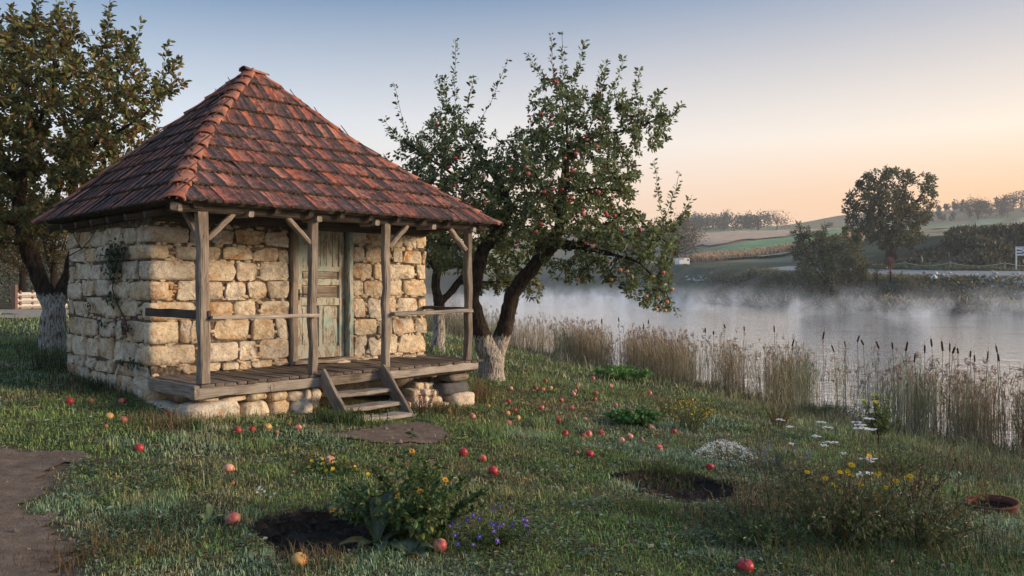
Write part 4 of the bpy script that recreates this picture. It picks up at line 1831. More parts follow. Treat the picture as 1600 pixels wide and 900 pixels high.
blobs3 = [(60, 110, 105, 70, 0, 1.9), (0, 130, 90, 100, 0, 2.0), (150, 140, 80, 65, 0, 1.7), (215, 165, 48, 55, -.3, 1.3), (255, 135, 30, 28, -.4, .7), (165, 215, 85, 50, .2, 1.8), (75, 220, 110, 75, .1, 2.2), (-50, 240, 90, 110, 0, 2.2), (130, 270, 80, 45, .3, 1.8), (40, 320, 80, 60, .3, 2.0),
          (-60, 370, 70, 50, 0, 1.8), (100, 345, 45, 28, .6, 1.2), (30, 50, 60, 38, 0, 1.4), (85, 40, 55, 30, 0, 1.2), (175, 65, 34, 34, 0, 1.0), (200, 90, 30, 40, 0, .9)]
A3 = blob_points(blobs3, 4600, D3)
sh3 = [(60, 60, 62, 2), (85, 55, 92, 8), (165, 80, 172, 16), (170, 70, 172, -6), (200, 90, 222, 32), (120, 60, 110, 2), (240, 130, 263, 62), (255, 150, 288, 128), (262, 125, 280, 92), (20, 60, 18, 10), (0, 60, -8, 8)]
sh3 = [(LP(a, b, D3, 0), LP(c, d_, D3, RNG.uniform(-.3, .3))) for a, b, c, d_ in sh3]
build_tree("fruit_tree", "old whitewashed fruit tree with browning leaves standing left of the hut", "tree", OB, limbs3, A3, .14, .85, .17, tip=.0043, ex=2.35, lime=1.0,
    leaf=[dict(per=7.5, rmax=.014, ln=.108, wd=.56, base=(.130, .155, .050), alt=[(.25, .16, .05), (.23, .20, .06), (.19, .09, .04), (.07, .09, .03)], altp=.45)], shoots=sh3, gnarl=.22)


# ------------------------------------------------------------------ apples in the big tree
def apple_mesh(r, stem=True):
    n, m = 14, 11
    V = []
    for i in range(m):
        t = math.pi * i / (m - 1)
        rr = math.sin(t) ** .92 * (1 + .09 * math.cos(t))
        z = math.cos(t) * .92
        dip = .20 * math.exp(-(t / .32) ** 2) if t < 1.5 else -.12 * math.exp(-((math.pi - t) / .3) ** 2)
        th = np.arange(n) * 2 * np.pi / n
        lob = 1 + .025 * np.cos(5 * th)
        V.append(np.stack([np.cos(th) * rr * lob, np.sin(th) * rr * lob, np.full(n, z - dip)], 1))
    V = np.concatenate(V) * r
    i = np.arange(m - 1)[:, None] * n
    j = np.arange(n)[None]
    k = (j + 1) % n
    q = np.stack([i + k, i + j, i + n + j, i + n + k], -1).reshape(-1, 4)
    return np_mesh("apple", V, [q[:, ::-1]], None, True)


APPLE = [apple_mesh(.038), apple_mesh(.042), apple_mesh(.035)]
AM = {}
for key in ('red_apple', 'blush_apple', 'yellow_apple', 'brown_apple'):
    for i in range(3):
        me = APPLE[i].copy()
        me.materials.append(M[key])
        AM[key, i] = me
stem_me = np_mesh("stem", *(lambda t: (t[0], t[1]))(tube([(0, 0, .022), (.002, .002, .036), (.008, .003, .050)], [.0016, .0016, .002], 5)))
stem_me.materials.append(M['iron'])


def add_apple(p, key, rad, label, group, stem=True, rot=None, name="apple"):
    i = RNG.integers(3)
    me = AM[key, i]
    o = bpy.data.objects.new(name, me)
    COL.objects.link(o)
    s = rad / (.038, .042, .035)[i]
    o.scale = (s, s, s * RNG.uniform(.9, 1.05))
    o.location = p
    o.rotation_euler = rot if rot is not None else (RNG.normal(0, .5), RNG.normal(0, .5), RNG.uniform(0, 6))
    tag(o, label, "apple", group)
    if stem:
        st = bpy.data.objects.new("stem", stem_me)
        COL.objects.link(st)
        st.parent = o
    return o


TREE_APPLES = [(867, 118, 'r'), (866, 127, 'r'), (870, 129, 'b'), (1046, 256, 'r'), (846, 178, 'b'), (861, 182, 'r'), (862, 194, 'r'), (828, 186, 'b'), (915, 212, 'b'), (917, 218, 'b'), (938, 184, 'b'), (932, 229, 'r'), (888, 219, 'b'), (883, 247, 'b'), (893, 265, 'r'), (896, 268, 'r'), (886, 281, 'b'),
    (864, 296, 'r'), (825, 271, 'r'), (826, 273, 'r'), (892, 309, 'r'), (890, 314, 'r'), (912, 328, 'b'), (910, 334, 'r'), (948, 337, 'r'), (960, 337, 'r'), (946, 333, 'r'), (971, 359, 'r'), (838, 362, 'r'), (845, 350, 'r'), (810, 378, 'r'), (805, 386, 'r'), (928, 383, 'r'), (926, 385, 'b'), (915, 380, 'r'), (957, 307, 'b'), (711, 247, 'r'), (720, 247, 'b'), (710, 290, 'r'), (758, 317, 'r'), (682, 194, 'r'), (798, 265, 'r'), (823, 261, 'b'), (756, 276, 'r'), (700, 262, 'r'), (878, 296, 'r'), (900, 240, 'b'), (850, 300, 'r'), (935, 300, 'b'),
    (955, 437, 'y'), (969, 422, 'b'), (980, 424, 'y'), (1000, 360, 'r'), (1020, 432, 'y'), (1036, 426, 'b'), (992, 458, 'b'), (1010, 463, 'y'), (1028, 465, 'y'), (1042, 472, 'y'), (1025, 483, 'y'), (1039, 485, 'y'), (951, 410, 'y'), (903, 437, 'b'), (1050, 452, 'y')]


def twig_depth(px, py):
    """depth of the nearest twig that shows at this pixel, or None"""
    u = np.array(wp(px, py, 1.0)) - np.array([0, 0, EYE])
    q = TP - np.array([0, 0, EYE])
    err = np.hypot(q[:, 0] / q[:, 1] - u[0], q[:, 2] / q[:, 1] - u[2]) * FPX
    cand = np.nonzero((err < 14) & (Tr < .03))[0]
    return None if not len(cand) else q[cand, 1].min() - .05


TREE_APPLES = [a for a in TREE_APPLES if twig_depth(a[0], a[1]) is not None]
ORD = ["highest", "second highest", "third highest", "fourth highest", "fifth highest", "sixth highest", "seventh highest", "eighth highest", "ninth highest", "tenth highest"]
APPLE_LABEL = {}
_zones = {}
for px, py, c in TREE_APPLES:
    if py > 400:
        z = "on the low drooping branch over the water, left half" if px < 1015 else "at the tip of the low drooping branch over the water"
        gr = "apples hanging low over the water"
    else:
        gr = "apples hanging in the big tree"
        z = "in the top spire of the big apple tree" if py < 140 else "in the left fork of the big apple tree" if px < 800 else "in the inner left of the big tree's right half" if px < 858 else "along the main upright limb of the big tree" if px < 905 else "in the right side of the big tree's crown"
    if c != 'r' and py <= 400:
        z = z.replace("in ", "in ", 1)
    _zones.setdefault((z, c if py <= 400 else 'y', gr), []).append((py, px))
for (z, c, gr), L in _zones.items():
    L.sort()
    for i, (py, px) in enumerate(L):
        word = {'r': "red apple", 'b': "orange blushed apple", 'y': "yellowish ripe apple"}[c]
        APPLE_LABEL[(px, py)] = (f"{ORD[i]} {word} {z}" if len(L) > 1 else f"only {word} {z}", gr)
for k, (px, py, c) in enumerate(TREE_APPLES):
    droop = py > 400
    d = twig_depth(px, py)
    p = wp(px, py, d)
    key = {'r': 'red_apple', 'b': 'blush_apple', 'y': 'yellow_apple'}[c]
    lab, gr = APPLE_LABEL[(px, py)]
    add_apple(p, key, .036 * RNG.uniform(.8, 1.12), lab, gr, stem=False, rot=(RNG.normal(0, .25), RNG.normal(0, .25), RNG.uniform(0, 6)))
# ------------------------------------------------------------------ grass and low weeds
def house_uv(P):
    q = P - np.array([HX, HY])
    return q @ HU, q @ HV


def lawn_points(n, y0, y1, half=.86, pw=1.0):
    y = (y0 ** (1 + pw) + RNG.random(n) * (y1 ** (1 + pw) - y0 ** (1 + pw))) ** (1 / (1 + pw))
    x = RNG.uniform(-half, half, n) * y
    P = np.stack([x, y], 1)
    u, v = house_uv(P)
    ok = ~((u > -.02) & (u < LW + .02) & (v > -.9) & (v < DEP + .05))
    ok &= ~in_poly(P, LAKE)
    sm = near_soil(P)
    ok &= RNG.random(n) > sm * 1.25
    ok &= RNG.random(n) > hole_mask(P) * 1.4
    tr = sd_poly(P, POLY_TRACK)
    ok &= tr > 0
    return P[ok]


def blades(P, h, w, col, lean=.5):
    n = len(P)
    z = gz(P)
    az = RNG.uniform(0, 2 * np.pi, n)
    d = np.stack([np.cos(az), np.sin(az), np.zeros(n)], 1)
    s = np.stack([-np.sin(az), np.cos(az), np.zeros(n)], 1)
    ln = RNG.gamma(2, lean / 2, n)[:, None].clip(0, 1.6)
    up = np.array([0, 0, 1.])
    h = np.asarray(h)[:, None]
    w = np.asarray(w)[:, None]
    B = np.column_stack([P, z - .006])
    mid = B + (up * .62 + d * ln * .38) * h
    tip = B + (up * (1 - .28 * ln) + d * ln * 1.05) * h
    V = np.stack([B - s * w / 2, B + s * w / 2, mid + s * w * .36, mid - s * w * .36, tip], 1).reshape(-1, 3)
    i = np.arange(n)[:, None] * 5
    return V, [i + np.array([[0, 1, 2, 3]]), i + np.array([[3, 2, 4]])], np.repeat(col, 5, 0)


def lawn_color(P):
    n = len(P)
    a, b, c = fbm(P, .9, 51), fbm(P, 3.2, 53), fbm(P, .45, 57)
    dry = sstep(.46, .66, a * .5 + b * .5)
    dew = sstep(.48, .66, c * .5 + fbm(P, 2.0, 59) * .5)
    col = np.broadcast_to(np.array([.098, .152, .050]), (n, 3))
    col = lerp(col, np.array([[.15, .215, .15]]), dew * .8)
    col = lerp(col, np.array([[.19, .15, .085]]), dry * .55)
    dn = dist_polyline(P, NEAR)
    col = lerp(col, np.array([[.19, .150, .085]]), sstep(4.2, .8, dn) * .75 * (P[:, 1] < 60))
    return col * RNG.normal(2.05, .75, (n, 1)).clip(.35, 4.0)


gs = Soup()
for n, y0, y1, hh, ww in ((150000, 3.4, 6.5, .028, .0052), (130000, 6.5, 10.5, .032, .0068), (95000, 10.5, 17, .042, .010), (50000, 17, 34, .075, .02)):
    P = lawn_points(n, y0, y1)
    tall = sstep(.55, .8, fbm(P, 1.7, 61))
    dn = dist_polyline(P, NEAR)
    right = sstep(1.5, 4.0, P[:, 0] - .15 * P[:, 1])
    h = hh * RNG.gamma(5, .2, len(P)) * (1 + 1.3 * tall + .5 * right + sstep(3, .5, dn) * 2.2)
    V, F, c = blades(P, h, ww * RNG.uniform(.6, 1.3, len(P)), lawn_color(P))
    gs.add(V, F, c)
tag(link("grass", gs.mesh("grass"), M['grass']), "short dewy grass of the lawn", kind="stuff")

# broad-leaved weeds pressed into the lawn
ws = Soup()
for n, y0, y1, s in ((60000, 3.4, 7, .022), (42000, 7, 12, .028), (14000, 12, 18, .04)):
    P = lawn_points(n * 2, y0, y1)
    P = P[RNG.random(len(P)) < sstep(.46, .66, fbm(P, 2.6, 71)) * .8 + .10][:n]
    az = RNG.uniform(0, 6.28, len(P))
    dr = np.stack([np.cos(az), np.sin(az), RNG.uniform(-.15, .5, len(P))], 1)
    pos = np.column_stack([P, gz(P) + RNG.uniform(.008, .04, len(P))])
    nr = unit(np.stack([RNG.normal(0, .3, len(P)), RNG.normal(0, .3, len(P)), np.ones(len(P))], 1))
    L = s * RNG.gamma(6, 1 / 6, len(P))
    V, F = leaves(pos, dr, nr, L, L * RNG.uniform(.45, .9, len(P)), .18, .2)
    c = col_jit((.11, .18, .065), len(P), .38, [(.20, .27, .20), (.28, .33, .28), (.20, .15, .07), (.15, .08, .05)], .45)
    ws.add(V, [F], np.repeat(c, 6, 0))
tag(link("lawn_weeds", ws.mesh("lawn_weeds"), M['leaf']), "small broad-leaved weeds pressed into the lawn", kind="stuff")

# straw, dead leaves and pale petals lying about
ls = Soup()
P = lawn_points(6000, 3.4, 16)
az = RNG.uniform(0, 6.28, len(P))
dr = np.stack([np.cos(az), np.sin(az), RNG.normal(0, .12, len(P))], 1)
pos = np.column_stack([P, gz(P) + RNG.uniform(.02, .05, len(P))])
kind = RNG.random(len(P))
L = np.where(kind < .55, RNG.uniform(.06, .18, len(P)), RNG.uniform(.02, .05, len(P)))
W = np.where(kind < .55, .004, L * .6)
V, F = leaves(pos, dr, unit(np.stack([RNG.normal(0, .3, len(P)), RNG.normal(0, .3, len(P)), np.ones(len(P))], 1)), L, W, .3, .15)
c = np.where((kind < .55)[:, None], (.26, .20, .11), np.where((kind < .93)[:, None], (.14, .07, .035), (.62, .60, .52)))
ls.add(V, [F], np.repeat(c * RNG.uniform(.6, 1.2, (len(P), 1)), 6, 0))
tag(link("leaf_litter", ls.mesh("leaf_litter"), M['leaf']), "straw and fallen leaves lying on the lawn", kind="stuff")

# clods and pebbles
cl = Soup()


def clods(P, z, s, col, jit=.3):
    for p, zz, r in zip(P, z, s):
        q = np.array([(1, 0, 0), (.3, .95, 0), (-.8, .6, 0), (-.8, -.6, 0), (.3, -.95, 0), (.1, .1, .8)]) * RNG.uniform(.6, 1.2, (6, 3)) * r
        a = RNG.uniform(0, 6)
        rot = np.array([[math.cos(a), -math.sin(a), 0], [math.sin(a), math.cos(a), 0], [0, 0, 1]])
        cl.add(q @ rot.T + np.array([p[0], p[1], zz]), [np.array([[0, 1, 5], [1, 2, 5], [2, 3, 5], [3, 4, 5], [4, 0, 5]])], np.array(col) * RNG.uniform(1 - jit, 1 + jit))


def rand_in(poly, n):
    poly = np.asarray(poly)
    lo, hi = poly.min(0), poly.max(0)
    P = RNG.uniform(lo, hi, (n * 4, 2))
    return P[in_poly(P, poly)][:n]


for poly, n in ((POLY_HOLE1, 420), (POLY_HOLE2, 420)):
    P = rand_in(poly, n)
    clods(P, gz(P) + .012, RNG.gamma(2, .009, len(P)) + .006, (.030, .022, .018))
P = rand_in(POLY_PATH, 700)
P = P[P[:, 1] > 3.2]
clods(P, gz(P) + .012, RNG.gamma(1.5, .005, len(P)) + .003, (.15, .12, .095))
P = rand_in(POLY_STEP, 120)
clods(P, gz(P) + .012, RNG.gamma(1.5, .006, len(P)) + .003, (.22, .18, .14))
tag(link("soil_clods", cl.mesh("soil_clods"), M['solid']), "crumbs of earth and small pebbles", kind="stuff")


# ------------------------------------------------------------------ apples on the lawn
GROUND_APPLES = []


def zone(label, key, pts):
    for q in pts:
        GROUND_APPLES.append((q, key, label))


PLACE = [  # px, py, kind, radius in photo pixels, label
    (217, 700, 'r', 7.5, "bright red apple alone in the grass beyond the dirt path"),
    (357, 733, 'b', 9.5, "pinkish red apple lying on the lawn behind the dug soil hollow"),
    (363, 755, 'n', 4.5, "small brown rotten apple just below the pinkish red one"),
    (364, 811, 'r', 11.5, "large pink-red apple at the left rim of the dug soil hollow"),
    (467, 875, 'y', 13, "yellow-orange apple on the near rim of the dug soil hollow"),
    (515, 719, 'b', 8.5, "pale pink apple among the low yellow flowers"),
    (687, 852, 'b', 11.5, "pink apple lying between the leafy bush and the violet flowers"),
    (724, 707, 'r', 7.5, "bright red apple, first of the three in a diagonal row behind the leafy bush"),
    (753, 716, 'r', 7.0, "red apple, middle of the three in a diagonal row behind the leafy bush"),
    (770, 736, 'r', 8.5, "red apple, nearest of the three in a diagonal row behind the leafy bush"),
    (1165, 885, 'r', 13.5, "large dark red apple at the bottom edge of the lawn"),
    (921, 709, 'r', 6.8, "red apple alone in the grass in front of the row of five"),
    (901, 708, 'n', 5, "brown apple beside the lone red apple in mid lawn"),
    (1030, 700, 'b', 6.2, "pink-red apple on the dry patch behind the second soil hollow"),
    (1109, 729, 'r', 7, "dark red apple at the foot of the white flower mound"),
    (108, 627, 'r', 6.5, "red apple in the shade under the left wall, farthest from the corner"),
    (142, 627, 'n', 5.5, "dark brown apple in the shade under the left wall"),
    (191, 627, 'r', 6, "red apple in the shade under the left wall, nearest the corner"),
    (171, 650, 'y', 6, "yellow apple in the dark grass left of the hut corner"),
    (193, 656, 'r', 7, "split dark red apple beside the yellow one"),
    (165, 666, 'n', 4.5, "small dark apple below the yellow one left of the hut corner"),
    (263, 648, 'r', 5.5, "red apple in the shadow under the porch corner"),
    (289, 667, 'b', 6, "dull pink apple in front of the first footing stone"),
    (372, 672, 'r', 6, "red apple in front of the porch footing, left of its pair"),
    (394, 671, 'r', 5.5, "red apple in front of the porch footing, right of its pair"),
    (418, 667, 'y', 6.5, "orange apple in front of the porch footing"),
    (431, 675, 'n', 5, "dark wrinkled apple near the orange one by the footing"),
    (450, 662, 'n', 4, "small brown apple against the footing stones"),
    (466, 668, 'b', 5.5, "pale orange apple left of the porch steps"),
    (701, 643, 'y', 4.8, "orange apple in the dry grass right of the porch steps"),
    (738, 650, 'b', 5.5, "pink apple in front of the right footing pier"),
    (763, 635, 'y', 4, "small orange apple near the right footing pier"),
    (757, 606, 'b', 3.5, "small apple behind the right footing pier below the big tree"),
    (794, 627, 'r', 4.6, "red apple uppermost of the loose cluster below the big tree"),
    (804, 641, 'r', 4.4, "dark red apple in the loose cluster below the big tree"),
    (792, 646, 'y', 5.4, "large pale orange apple in the loose cluster below the big tree"),
    (809, 653, 'y', 4.8, "orange apple at the right of the loose cluster below the big tree"),
    (795, 661, 'b', 4.8, "pink apple lowest of the loose cluster below the big tree"),
    (872, 656, 'r', 5.4, "dark red apple standing in open lawn left of the heart-leaved clump"),
    (846, 637, 'b', 4.4, "flat pale apple in the open lawn"),
    (883, 677, 'r', 5.5, "red apple at the left end of the row of five"),
    (912, 681, 'r', 4.5, "small red apple touching the big pale one in the row"),
    (920, 678, 'b', 6, "big pale pink apple in the middle of the row"),
    (939, 677, 'r', 5.5, "crimson apple just right of the big pale one"),
    (971, 688, 'b', 5.5, "salmon apple below the heart-leaved clump, left of its pair"),
    (984, 682, 'b', 5.5, "salmon apple below the heart-leaved clump, right of its pair"),
    (1002, 686, 'n', 4.5, "flat brown apple right of the salmon pair"),
    (1017, 667, 'r', 5, "dark red apple at the right foot of the heart-leaved clump"),
    (1053, 674, 'r', 5, "dark red apple under the feathery yellow bush"),
    (914, 656, 'y', 4.8, "yellowish apple in front of the heart-leaved clump"),
]
FAR_APPLES = [(798, 607, 'b'), (837, 607, 'r'), (848, 608, 'r'), (852, 595, 'r'), (877, 625, 'b'), (898, 611, 'r'), (903, 601, 'r'), (931, 614, 'r'), (929, 624, 'r'), (954, 603, 'b'), (926, 591, 'b'), (962, 633, 'r'), (1015, 614, 'b'), (896, 615, 'b'), (860, 606, 'b'), (893, 637, 'b')]
KEY = {'r': 'red_apple', 'b': 'blush_apple', 'y': 'yellow_apple', 'n': 'brown_apple'}
for px, py, k, rp, lab in PLACE:
    p = gp(px, py + rp * .7)
    rad = rp * p.y / FPX
    p.z += rad * .62
    add_apple(p, KEY[k], rad, lab, "fallen apples on the lawn", stem=rp > 6.4)
for i, (px, py, k) in enumerate(sorted(FAR_APPLES)):
    p = gp(px, py + 3)
    rad = 4.0 * p.y / FPX
    p.z += rad * .62
    ordn = ["first", "second", "third", "fourth", "fifth", "sixth", "seventh", "eighth", "ninth", "tenth", "eleventh", "twelfth", "thirteenth", "fourteenth", "fifteenth", "sixteenth"][i]
    add_apple(p, KEY[k], rad, f"small fallen apple, {ordn} from the trunk in the band under the big tree", "fallen apples on the lawn", stem=False)


# ------------------------------------------------------------------ garden plants
def plant(name, label, cat, px, py, group=None):
    p = gp(px, py)
    e = empty(name, p)
    tag(e, label, cat, group)
    return e, p


def child(e, name, so, mat='leaf', kind=None):
    o = link(name, so.mesh(name), M[mat], e)
    if kind:
        o["kind"] = kind
    return o


def stems_up(n, spread, h0, h1, lean=.5, r=.003, col=(.06, .075, .03), so=None, base=.25):
    """slightly curved stems from a crown; returns tip list and path list"""
    paths = []
    for _ in range(n):
        az = RNG.uniform(0, 6.283)
        rr = math.sqrt(RNG.random()) * spread
        h = RNG.uniform(h0, h1) * (1 - .35 * (rr / max(spread, 1e-3)) ** 2)
        b = np.array([math.cos(az) * rr * base, math.sin(az) * rr * base, -.02])
        t = np.linspace(0, 1, 6)[:, None]
        top = np.array([math.cos(az) * rr, math.sin(az) * rr, h]) + RNG.normal(0, .02, 3)
        mid = b + (top - b) * .5 + np.array([-math.cos(az), -math.sin(az), .4]) * rr * .25 * lean
        p = (1 - t) ** 2 * b + 2 * t * (1 - t) * mid + t ** 2 * top
        paths.append(p)
        if so is not None:
            V, F = tube(p, np.linspace(r, r * .5, 6), 4)
            so.add(V, F, np.array(col) * RNG.uniform(.7, 1.3))
    return paths


def leaves_along(paths, per, ln, wd, col, alt=None, altp=0, t0=.15, so=None, up=.5, jit=.3, size_top=.7):
    pos, dr, L = [], [], []
    for p in paths:
        for _ in range(RNG.poisson(per)):
            t = t0 + (1 - t0) * RNG.random()
            k = t * (len(p) - 1)
            i = min(int(k), len(p) - 2)
            q = p[i] + (p[i + 1] - p[i]) * (k - i)
            ax = unit(p[i + 1] - p[i])
            d = unit(RNG.normal(size=3) + ax * .5)
            pos.append(q)
            dr.append(d)
            L.append(ln * RNG.uniform(.6, 1.2) * (1 - (1 - size_top) * t))
    pos, dr, L = np.array(pos), np.array(dr), np.array(L)
    nr = unit(rand_dirs(len(pos)) + np.array([0, 0, up]))
    V, F = leaves(pos, dr, nr, L, L * wd)
    so.add(V, [F], np.repeat(col_jit(col, len(pos), jit, alt, altp) * 1.6, 6, 0))


def blossom(e, name, c, r, col, petals=6, nrm=(0, 0, 1), centre=None, cup=.2):
    """flower head with separate petals round a centre"""
    so = Soup()
    nrm = unit(np.array(nrm, float))
    a = unit(np.cross(nrm, [.3, .8, .1]))
    b = np.cross(nrm, a)
    th = np.arange(petals) * 2 * np.pi / petals + RNG.uniform(0, 1)
    dr = np.cos(th)[:, None] * a + np.sin(th)[:, None] * b + nrm * cup
    V, F = leaves(np.tile(nrm * .0, (petals, 1)), dr, np.tile(nrm, (petals, 1)), r, r * 4.2 / petals, .15, .1)
    so.add(V, [F], np.repeat(col_jit(col, petals, .12), 6, 0))
    if centre is not None:
        V, F = tube([nrm * 0, nrm * r * .18], [r * .32, r * .26], 7)
        so.add(V, F, centre)
    o = link(name, so.mesh(name), M['attr'], e)
    o.location = c
    return o


# 1 leafy bush in the foreground
e, p = plant("leafy_bush", "dense green leafy bush growing beside the near soil hollow", "bush", 645, 838)
so = Soup()
ps = stems_up(64, .56, .26, .60, so=so, r=.004)
ps += [q * np.array([1, 1, 1.0]) for q in stems_up(5, .22, .62, .80, so=so, r=.0035)]
child(e, "stems", so, 'attr')
so = Soup()
leaves_along(ps, 62, .062, .52, (.048, .088, .028), [(.075, .12, .04), (.03, .055, .02), (.12, .12, .04)], .4, so=so, t0=.18)
child(e, "foliage", so, kind="stuff")
for q in [ps[i][-1] for i in (3, 9, 15, 21, 27)]:
    blossom(e, "flower", q + np.array([0, 0, .015]), .028, (.62, .30, .03), 8, nrm=(RNG.normal(0, .4), -.6, 1), centre=(.25, .10, .02))

# 2 big dock leaves
e, p = plant("dock_plant", "rosette of large crinkled grey-green leaves at the edge of the soil hollow", "plant", 590, 852)


def big_leaf(e, az, ln, wd, rise, col, name="leaf"):
    n = 9
    t = np.linspace(0, 1, n)
    d = np.array([math.cos(az), math.sin(az), 0])
    s = np.array([-math.sin(az), math.cos(az), 0])
    z = rise * ln * (np.sin(t * 2.2)) - .0
    xy = ln * t * math.sqrt(max(.1, 1 - rise * rise * .6))
    w = wd * (np.sin(np.pi * (t * .9 + .05)) ** .8) * (1 + .10 * np.sin(t * 38))
    w[0] = .006
    w[-1] = .004
    C = d * xy[:, None] + np.array([0, 0, 1]) * z[:, None]
    rows_ = []
    for k, f in enumerate((-1, -.5, 0, .5, 1)):
        q = C + s * (w * f)[:, None] + np.array([0, 0, 1]) * (abs(f) * w * .35 + RNG.normal(0, .006, n) * (abs(f) > .2))[:, None]
        rows_.append(q)
    V = np.stack(rows_, 1).reshape(-1, 3)
    i = (np.arange(n - 1)[:, None] * 5 + np.arange(4)[None]).ravel()
    q = np.stack([i, i + 1, i + 6, i + 5], 1)
    c = np.array(col)[None] * RNG.uniform(.75, 1.2, (len(V), 1))
    c[2::5] *= 1.6
    o = link(name, np_mesh(name, V, [q], c, True), M['leaf'], e)
    return o


for az, ln, wd, rise, c in ((1.7, .30, .055, .95, (.07, .11, .06)), (1.1, .33, .05, .9, (.06, .10, .05)), (2.5, .24, .045, .75, (.06, .10, .05)), (3.5, .26, .05, .15, (.13, .12, .05)), (5.6, .30, .055, .12, (.10, .14, .10)),
                            (5.0, .26, .05, .2, (.08, .12, .08)), (.3, .26, .05, .3, (.08, .12, .07)), (4.3, .22, .045, .25, (.06, .10, .05))):
    big_leaf(e, az, ln, wd, rise, c)
e, p = plant("dock_plant", "low grey-green leaf rosette right of the soil hollow near the pink apple", "plant", 640, 868)
for az, ln, wd, rise in ((.2, .16, .05, .3), (1.4, .15, .05, .5), (3.1, .16, .05, .25), (4.4, .17, .055, .2), (5.4, .18, .05, .2)):
    big_leaf(e, az, ln, wd, rise, (.09, .13, .095))
e, p = plant("pale_seedling", "pale yellowish leaf shoot left of the soil hollow above the large pink-red apple", "plant", 325, 818)
for az, ln, wd, rise in ((1.6, .12, .025, .95), (2.8, .11, .022, .5), (.4, .12, .022, .4), (4.6, .08, .02, .3)):
    big_leaf(e, az, ln, wd, rise, (.26, .30, .13))

# 3 violet flowers
e, p = plant("violet_plant", "low plant with small violet blue flowers right of the leafy bush", "flowering plant", 765, 855)
so = Soup()
ps = stems_up(46, .30, .10, .27, so=so, r=.002)
child(e, "stems", so, 'attr')
so = Soup()
leaves_along(ps, 16, .042, .36, (.045, .075, .026), [(.08, .10, .04)], .3, so=so)
child(e, "foliage", so, kind="stuff")
for q in RNG.permutation(len(ps))[:26]:
    blossom(e, "flower", ps[q][-1] + np.array([0, 0, .008]), RNG.uniform(.013, .021), (.13, .08, .42), 5, nrm=(RNG.normal(0, .5), -.8, .7), centre=(.4, .38, .5))

# 4 low yellow flowers
e, p = plant("yellow_flower_patch", "low leafy patch with bright yellow flowers behind the near soil hollow", "flowering plant", 510, 742)
so = Soup()
ps = stems_up(60, .36, .04, .13, so=so, r=.002)
child(e, "stems", so, 'attr')
so = Soup()
leaves_along(ps, 14, .045, .62, (.045, .085, .025), [(.09, .12, .03)], .3, so=so)
child(e, "foliage", so, kind="stuff")
for q in RNG.permutation(len(ps))[:15]:
    blossom(e, "flower", ps[q][-1] * np.array([1, .5, 1]) + np.array([.05, 0, .012]), RNG.uniform(.014, .022), (.68, .44, .02), 7, nrm=(RNG.normal(0, .4), -.8, .8))

# 5 white daisies
e, p = plant("daisy_plant", "few thin stalks with tiny white flowers left of the yellow flower patch", "flowering plant", 413, 792)
so = Soup()
ps = stems_up(9, .10, .09, .16, so=so, r=.0016, col=(.20, .17, .09))
child(e, "stems", so, 'attr')
for q in ps:
    blossom(e, "flower", q[-1], .011, (.72, .72, .68), 7, nrm=(RNG.normal(0, .3), -.7, .8), centre=(.5, .4, .1))


def dome(name, label, px, py, rad, h, n, ln, wd, col, alt, altp, cat="plant", so_mat='leaf', flat=1.0):
    e, p = plant(name, label, cat, px, py)
    so = Soup()
    ps = stems_up(max(14, n // 26), rad, h * .7, h, so=so, r=.003)
    child(e, "stems", so, 'attr')
    so = Soup()
    leaves_along(ps, n / len(ps), ln, wd, col, alt, altp, so=so, t0=.3, up=1.2 * flat)
    child(e, "foliage", so, kind="stuff")
    return e, p, ps


# 6,7 green leaf clumps
dome("leaf_clump", "bright green clump of rounded leaves in the middle of the lawn", 992, 665, .44, .25, 760, .095, .72, (.070, .16, .045), [(.09, .17, .05), (.035, .07, .02)], .4)
dome("leaf_clump", "bright green broad-leaved clump at the edge of the reeds", 978, 592, .80, .30, 520, .20, .48, (.075, .17, .04), [(.09, .17, .04)], .35)
# 8 white mound
e, p, ps = dome("white_flower_mound", "mound of tiny white flowers at the far edge of the second soil hollow", 1132, 722, .36, .20, 700, .035, .3, (.07, .10, .05), [(.12, .13, .09)], .3, "flowering plant")
so = Soup()
n = 1150
th = RNG.uniform(0, 6.283, n)
rr = np.sqrt(RNG.random(n))
pos = np.stack([np.cos(th) * rr * .37, np.sin(th) * rr * .37, .23 * (1 - rr ** 2 * .8) + RNG.normal(0, .014, n)], 1)
V, F = leaves(pos, rand_dirs(n) * np.array([1, 1, .2]), np.tile([0, -.5, 1.], (n, 1)), RNG.uniform(.010, .02, n), RNG.uniform(.010, .016, n), .05, .0)
so.add(V, [F], np.repeat(col_jit((.66, .65, .60), n, .12), 6, 0))
child(e, "flowers", so, 'attr', "stuff")
# 9 lavender
e, p, ps = dome("lavender", "dark lavender clump with purple spikes right of the white flower mound", 1215, 738, .42, .24, 900, .06, .13, (.05, .075, .05), [(.10, .11, .085)], .3, "lavender")
so = Soup()
sps = stems_up(34, .46, .26, .40, so=so, r=.0016, col=(.10, .11, .08), base=.5)
child(e, "flower_stalks", so, 'attr', "stuff")
for q in sps[:30]:
    so = Soup()
    a, b = q[-2], q[-1]
    ax = unit(b - a)
    n = 16
    t = np.linspace(-.02, .075, n)[:, None]
    pos = ax * t
    V, F = leaves(pos, unit(rand_dirs(n) + ax * .6), rand_dirs(n), .014, .008, .2, .1)
    so.add(V, [F], np.repeat(col_jit((.24, .20, .42), n, .25), 6, 0))
    o = link("flower_spike", so.mesh("flower_spike"), M['attr'], e)
    o.location = a
